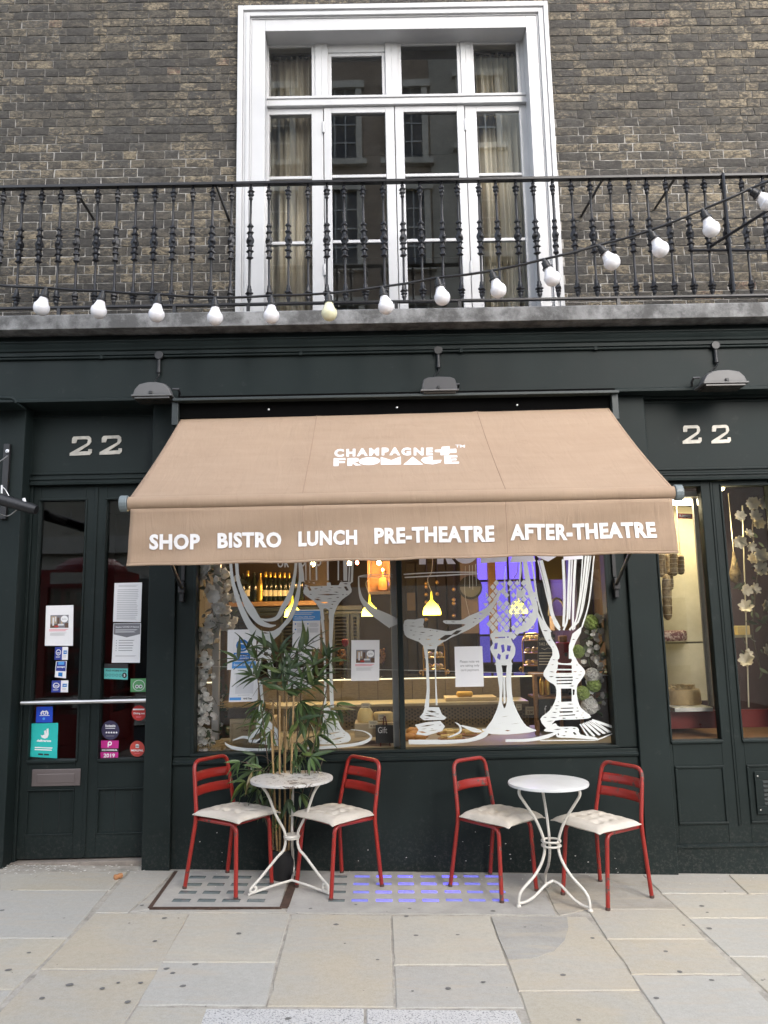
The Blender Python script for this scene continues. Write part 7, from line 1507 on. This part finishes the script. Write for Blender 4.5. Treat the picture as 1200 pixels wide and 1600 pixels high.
# ================================================================== TABLES
def mk_peel():
    t = NT('peeling white table paint'); p = t.pos(); n = t.noise(p, 16, 8, .75, 1.2); n2 = t.noise(p, 5, 4); f = t.math('ADD', t.math('MULTIPLY', n, .7), t.math('MULTIPLY', n2, .3))
    mk = t.ramp(f, [(.545,0.),(.57,1.)]); c = t.mix(mk, t.mix(n2,(.50,.48,.45),(.62,.61,.59)), t.mix(t.noise(p,60,3),(.05,.042,.038),(.24,.19,.15))); t.bsdf(c, .55, .1, mk, .5, -.0015); return t.m
peel = mk_peel(); M['cream'] = worn('chipped cream enamel', (.60,.575,.52), (.16,.09,.06), .13, 34, .4, 0, (.05,.03,.025)); M['wtop'] = worn('smooth white table enamel', (.64,.65,.65), (.2,.13,.1), .04, 24, .3)
def table(label, c, top_z, rad, legs, kind):
    t = thing('bistro_table', label, 'table', (c[0],c[1],zg(c[0]))); z0 = zg(c[0]); H_ = top_z
    tm = peel if kind == 1 else M['wtop']
    b_ = MB(); b_.lathe([(.0001,H_-.014),(rad-.012,H_-.016),(rad-.002,H_-.018),(rad,H_-.010),(rad-.002,H_-.002),(rad-.014,H_),(rad*.5,H_-.001),(.0001,H_-.001)], 48, (c[0],c[1],z0)); b_.build('table_top', tm, t, smooth=40)
    for fx, fy in legs:
        d = Vector((fx-c[0],fy-c[1],0)); L = d.length; d.normalize(); base = Vector((c[0],c[1],0))
        def at_(r_, z): p = base+d*r_; return (p.x,p.y, (zg(p.x) if z < .05 else z0)+z)
        if kind == 1: pr = [(rad*.80,H_-.020),(rad*.62,H_-.085),(.11,H_-.21),(.046,H_-.33),(.052,H_-.42),(.10,H_*.30),(L*.78,.095),(L*.97,.052),(L*1.0,.026),(L*.93,.018),(L*.86,.032),(L*.875,.052),(L*.91,.05)]
        else: pr = [(rad*.86,H_-.018),(rad*.87,H_-.055),(rad*.72,H_-.11),(.10,H_-.22),(.052,H_-.34),(.060,H_-.43),(.12,H_*.25),(L*.88,.10),(L*.99,.055),(L*1.0,.006)]
        b_ = MB(); b_.tube(cat([at_(*q) for q in pr],6), .0088, 8); b_.build('leg', M['cream'], t, smooth=60)
        if kind == 1:
            b_ = MB(); b_.tube([at_(.0,.048), at_(L*.45,.036), at_(L*.97,.014), at_(L*1.05,.008)], .008, 8); b_.build('foot_strut', M['cream'], t, smooth=60)
        else:
            b_ = MB(); b_.tube(cat([at_(.0,.115), at_(L*.22,.10), at_(L*.55,.045), at_(L*.80,.022), at_(L*1.0,.02)],5), .0085, 8); b_.build('foot_strut', M['cream'], t, smooth=60)
            b_ = MB(); b_.lathe([(.012,-.002),(.016,.004),(.012,.014)], 10, at_(L*1.01,.0)); b_.build('foot', M['cream'], t)
    rz = [H_-.355] if kind == 1 else [H_-.345, H_-.372]
    for z in rz:
        b_ = MB(); R_ = .046 if kind == 1 else .056; b_.tube([(c[0]+R_*math.cos(a*.3927),c[1]+R_*math.sin(a*.3927),z0+z) for a in range(17)], .0065 if kind == 2 else .008, 8); 
        if kind == 1: b_.lathe([(.045,-.012),(.050,-.012),(.050,.012),(.045,.012)], 16, (c[0],c[1],z0+z))
        b_.build('ring', M['cream'], t, smooth=60)
table('round white bistro table with peeling top on scrolled legs beside the bamboo', (-.590,5.085), .664, .262, [(-.825,4.941),(-.355,4.966),(-.610,5.36)], 1)
table('round smooth white bistro table with arched foot struts on the right', (1.003,4.905), .690, .245, [(.775,4.802),(1.175,4.740),(1.005,5.148)], 2)
# ================================================================== BAMBOO PLANT
g = UG(443,1370); YPl = 5.27
pp = thing('bamboo_plant', 'leafy bamboo plant with tall canes in a black pot behind the table', 'plant', (g.x,YPl,zg(g.x)))
bx = g.x; bz = zg(bx)
b_ = MB(); b_.lathe([(.0001,0),(.062,0),(.066,.01),(.076,.165),(.080,.168),(.080,.185),(.074,.186),(.070,.16),(.0001,.158)], 20, (bx,YPl,bz)); b_.build('pot', pm('black plastic pot', (.012,.012,.013), .5, 0, .3), pp, smooth=40)
cane = wood('bamboo cane', (.24,.15,.06), (.42,.29,.14), .5, 5)
CP = [((427,1328),(427,1095)),((437,1330),(437,1087)),((446,1330),(444,1120)),((451,1328),(459,1087)),((433,1329),(424,1140)),((443,1330),(449,1060)),((440,1329),(432,1030)),((449,1329),(474,1040)),((436,1329),(402,1055)),((452,1328),(512,1070)),((430,1329),(385,1190)),((452,1328),(505,1185))]
tips = []
for i, (a, c) in enumerate(CP):
    yy = YPl+rng.uniform(-.03,.03); p, q = U(*a,yy), U(*c,yy+rng.uniform(-.08,.04)); r_ = .0068 if i < 5 else .0038; n = 7; b_ = MB(); pts, rs_ = [], []
    for k in range(n):
        f = k/n; m0 = p.lerp(q,f); m1 = p.lerp(q,(k+.97)/n); pts += [m0, p.lerp(q,(k+.08)/n), m1]; rs_ += [r_*1.25, r_, r_]
    pts.append(q); rs_.append(r_)
    b_.tube(pts, rs_, 8); b_.build('cane', cane if i < 6 else twig, pp, smooth=60)
def bleaf(L, W, dr, col, k):
    t = pm('bamboo leaf %d' % k, col, .42, 0, .3, 16)
    b_ = MB(); b_.grid(lambda u, v: Vector((W*(u-.5)*2*(math.sin(math.pi*min(1,.03+v**.75*.97))), L*v, -dr*L*v*v+abs(u-.5)*W*.7)), 2, 7); me = b_.mesh('leaf', 80); me.materials.append(t); return me
BL = [bleaf(.140,.0135,.35,(.048,.084,.030),0), bleaf(.12,.0125,.55,(.068,.112,.038),1), bleaf(.155,.0135,.22,(.040,.072,.028),2), bleaf(.13,.0135,.75,(.085,.125,.030),3), bleaf(.12,.011,.9,(.16,.13,.05),4), bleaf(.11,.0125,.3,(.075,.13,.04),5)]
sprays = [(385,1015,5),(400,1030,6),(372,1032,4),(395,1055,5),(415,1012,3),(436,1020,5),(430,1035,5),(452,1030,5),(470,1018,6),(478,1010,4),(462,1045,6),(440,1052,6),(425,1062,6),(450,1065,7),(472,1060,6),(490,1040,6),(505,1025,6),(515,1035,5),(498,1058,5),(488,1072,5),(470,1078,6),(445,1080,6),(428,1078,5),(412,1095,6),(405,1110,5),(420,1112,5),(470,1098,6),(485,1105,6),(498,1112,6),(505,1128,6),(515,1110,5),(525,1100,4),(480,1128,7),(465,1125,6),(455,1105,5),(410,1135,6),(425,1142,4),(495,1148,6),(478,1155,6),(462,1160,5),(445,1150,4),(470,1178,6),(485,1182,5),(430,1190,5),(410,1200,6),(395,1205,6),(385,1222,5),(402,1232,6),(420,1245,6),(438,1262,5),(460,1200,5),(470,1240,4),(425,1215,5),(408,1255,5),(376,1190,4),(450,1248,4),(400,1180,5)]
rb_ = random.Random(31); tw = MB(); nl = 0; more = MB()
for _ in range(9): sprays.append((rb_.gauss(452,32), rb_.uniform(1040,1185), rb_.choice([4,5,6])))
for sx_, sy_, cnt in sprays:
    yy = YPl+rb_.uniform(-.10,.10); p = U(sx_,sy_,yy); cx_ = bx+(p.x-bx)*.35; base = Vector((cx_, YPl, p.z-rb_.uniform(.02,.12)))
    tw.tube(cat([base, base.lerp(p,.5)+Vector((0,0,.02)), p],3), .002, 4, False)
    out = Vector((p.x-bx, rb_.uniform(-.5,.1)*.2, 0)); a0 = math.atan2(.25 if sy_ < 1090 else -.15, out.x if abs(out.x) > .03 else rb_.choice([-.1,.1]))
    if sy_ < 1050 and rb_.random() < .4: a0 = rb_.uniform(.6,2.4)
    for k in range(cnt):
        a = a0+(k-(cnt-1)/2)*.50+rb_.uniform(-.2,.2); d = Vector((math.cos(a), rb_.uniform(-.75,.35), math.sin(a)-.18)).normalized()
        Lm_ = BL[3] if rb_.random() < (.32 if sy_ > 1120 else .14) else BL[rb_.choice([0,0,1,1,2,2,5,5,4 if rb_.random() < .35 else 0])]; Mx = orient_y(p+d*.005, d, rb_.uniform(-.9,.9), rb_.uniform(.78,1.2)); nl += 1
        if nl <= 296: link('leaf', Lm_, pp, M=Matrix.Translation(-pp.location) @ Mx, local=True)
        else: more.add([Mx @ v.co for v in Lm_.vertices], [tuple(f.vertices) for f in Lm_.polygons])
tw.build('twig', twig, pp); o = more.build('foliage', BL[0].materials[0], pp, smooth=80); o['kind'] = 'stuff'
# paint chips on the riser
sp_ = MB()
for px, py in ((339,1301),(312,1315),(347,1332),(347,1346),(575,1328),(592,1321),(723,1315),(743,1300),(790,1318),(797,1335),(798,1342),(764,1321),(829,1344),(899,1337),(919,1347),(961,1341),(963,1357),(728,1345),(560,1345),(300,1330),(635,1340),(680,1338)):
    p = U(px,py,YRs-.0015); r_ = rng.uniform(.004,.008); a = rng.random()*3; sp_.add([(p.x+r_*math.cos(a+i*1.2566)*rng.uniform(.4,1),p.y,p.z+r_*math.sin(a+i*1.2566)*rng.uniform(.3,.8)) for i in range(5)], [(0,1,2,3,4)])
tag(sp_.build('paint_splashes', pm('pale splash', (.55,.53,.5), .7), shop), None, None, None, 'stuff')
# ================================================================== ACROSS THE STREET (seen in the window glass)
YO = -7.0
def mk_opp():
    t = NT('brown brick across the street'); p = t.pos(); b_ = t.n('ShaderNodeTexBrick', Scale=4.4); mp = t.n('ShaderNodeMapping'); mp.inputs['Rotation'].default_value = (R(90),0,0); t.l(p, mp.inputs[0]); t.l(mp.outputs[0], b_.inputs['Vector'])
    b_.inputs['Color1'].default_value = (.34,.26,.19,1); b_.inputs['Color2'].default_value = (.22,.17,.13,1); b_.inputs['Mortar'].default_value = (.50,.46,.40,1); b_.inputs['Mortar Size'].default_value = .018
    t.bsdf(t.mix(.5, b_.outputs['Color'], t.mix(t.noise(p,2,4),(.22,.17,.13),(.36,.27,.20))), .9); return t.m
stone = pm('pale stone dressing', (.62,.58,.50), .8); sash_m = pm('grey white sash', (.5,.5,.48), .5); dpane = pm('dark reflecting pane', (.03,.035,.04), .08)
def facade(label, xa, xb, top, mat, rows, xs_, ww, hh, stonew):
    ob = thing('terrace_building', label, 'building', ((xa+xb)/2,YO,-.45))
    b_ = MB(); b_.box(xa,xb,YO-6,YO,3.6,top); b_.build('wall', mat, ob)
    b_ = MB(); b_.box(xa,xb,YO-6,YO+.05,-.46,3.6); b_.build('ground_storey', stone, ob)
    b_ = MB(); b_.box(xa,xb,YO+.01,YO+.35,3.5,3.9); b_.box(xa,xb,YO-6,YO+.4,top,top+.35); b_.build('cornice', stone, ob)
    wm_ = MB(); h2 = ww/2; wm_.box(-h2-.16,-h2,-.02,.10,0,hh); wm_.box(h2,h2+.16,-.02,.10,0,hh); wm_.box(-h2-.24,h2+.24,-.021,.14,hh,hh+.2); wm_.box(-h2-.28,h2+.28,-.021,.16,-.16,-.001); fm_ = wm_.mesh('window_frame'); fm_.materials.append(stonew)
    pmx = MB(); pmx.box(-h2,h2,.0,.02,0,hh); pme = pmx.mesh('pane'); pme.materials.append(dpane); gb = MB()
    for x in (-ww/6,ww/6): gb.box(x-.015,x+.015,.021,.05,0,hh)
    for k in (1,2,3): gb.box(-h2,h2,.0212,.05,hh*k/4-.018,hh*k/4+.018)
    gme = gb.mesh('glazing_bar'); gme.materials.append(sash_m)
    for zz in rows:
        for x in xs_:
            f_ = link('window_frame', fm_, ob, M=Matrix.Translation((x-ob.location.x,0,zz+.45)), local=True); link('pane', pme, f_, local=True); link('glazing_bar', gme, f_, local=True)
    x = xa+1.6
    while x < xb-1.2: b_ = MB(); b_.box(x-1.1,x+1.1,YO+.051,YO+.09,.3,2.9); b_.build('shop_glass', dpane, ob); x += 2.9
facade('brown brick building across the street, seen in the upper window panes', -3.6, 1.55, 19.0, mk_opp(), (4.7,7.8,11.0,14.0), [-2.64+1.78*i for i in range(3)], .85, 2.1, stone)
facade('pale rendered building beside the brown brick one across the street', 1.56, 4.2, 18.0, pm('pale render', (.42,.39,.33), .85, 0, .15, 2), (4.7,8.0,11.3,14.4), [2.9], .9, 2.0, stone)
facade('low rendered house across the street to the left', -30.0, -3.61, 5.2, pm('cream render', (.46,.42,.34), .85, 0, .15, 2), (), [-9.0-2.1*i for i in range(7)], .9, 1.8, stone)
facade('low cream house across the street to the right', 9.5, 30.0, 5.4, pm('white render', (.55,.53,.48), .85, 0, .15, 2), (), [13+2.1*i for i in range(7)], .9, 1.8, stone)
YO0 = YO; YO = -28.0
facade('pale terrace at the far end of the side street', 7.0, 40.0, 8.5, pm('buff render', (.40,.35,.27), .85, 0, .15, 2), (4.4,), [8.6+2.2*i for i in range(14)], .9, 1.9, stone)
YO = YO0
def phone_box(x, y, label):
    t = thing('phone_box', label, 'phone box', (x,y,zg(x))); rd = pm('red phone box paint', (.26,.018,.014), .35); b_ = MB()
    for sx_ in (-.42,.42):
        for sy_ in (-.42,.42): b_.box(sx_-.05,sx_+.05,sy_-.05,sy_+.05,.12,2.1)
    b_.box(-.47,.47,-.47,.47,0,.14); b_.box(-.45,.45,-.45,.45,.141,.5); b_.build('frame', rd, t, bev=.01, local=True)
    b_ = MB(); b_.box(-.48,.48,-.48,.48,2.1,2.32); b_.lathe([(.0001,0),(.46,.0),(.44,.06),(.30,.16),(.0001,.21)], 20, (0,0,2.321)); b_.build('roof', rd, t, smooth=35, local=True)
    b_ = MB(); b_.box(-.34,.34,.481,.49,2.14,2.28); b_.build('sign_panel', pm('cream sign panel', (.6,.58,.5), .5), t, local=True)
    for a in range(4):
        b_ = MB()
        for i in range(7): z = .5+i*.266; b_.box(-.37,.37,.415,.44,z-.014,z+.014)
        for xx in (-.2,.2): b_.box(xx-.012,xx+.012,.416,.439,.5,2.1)
        o = b_.build('glazing_bars', rd, t, local=True); o.rotation_euler = (0,0,a*math.pi/2)
        b_ = MB(); b_.box(-.37,.37,.426,.428,.5,2.1); o = b_.build('pane', M['clear'], t, local=True); o.rotation_euler = (0,0,a*math.pi/2)
phone_box(-3.85,.95,'red phone box on the kerb, seen reflected in the left door glass')
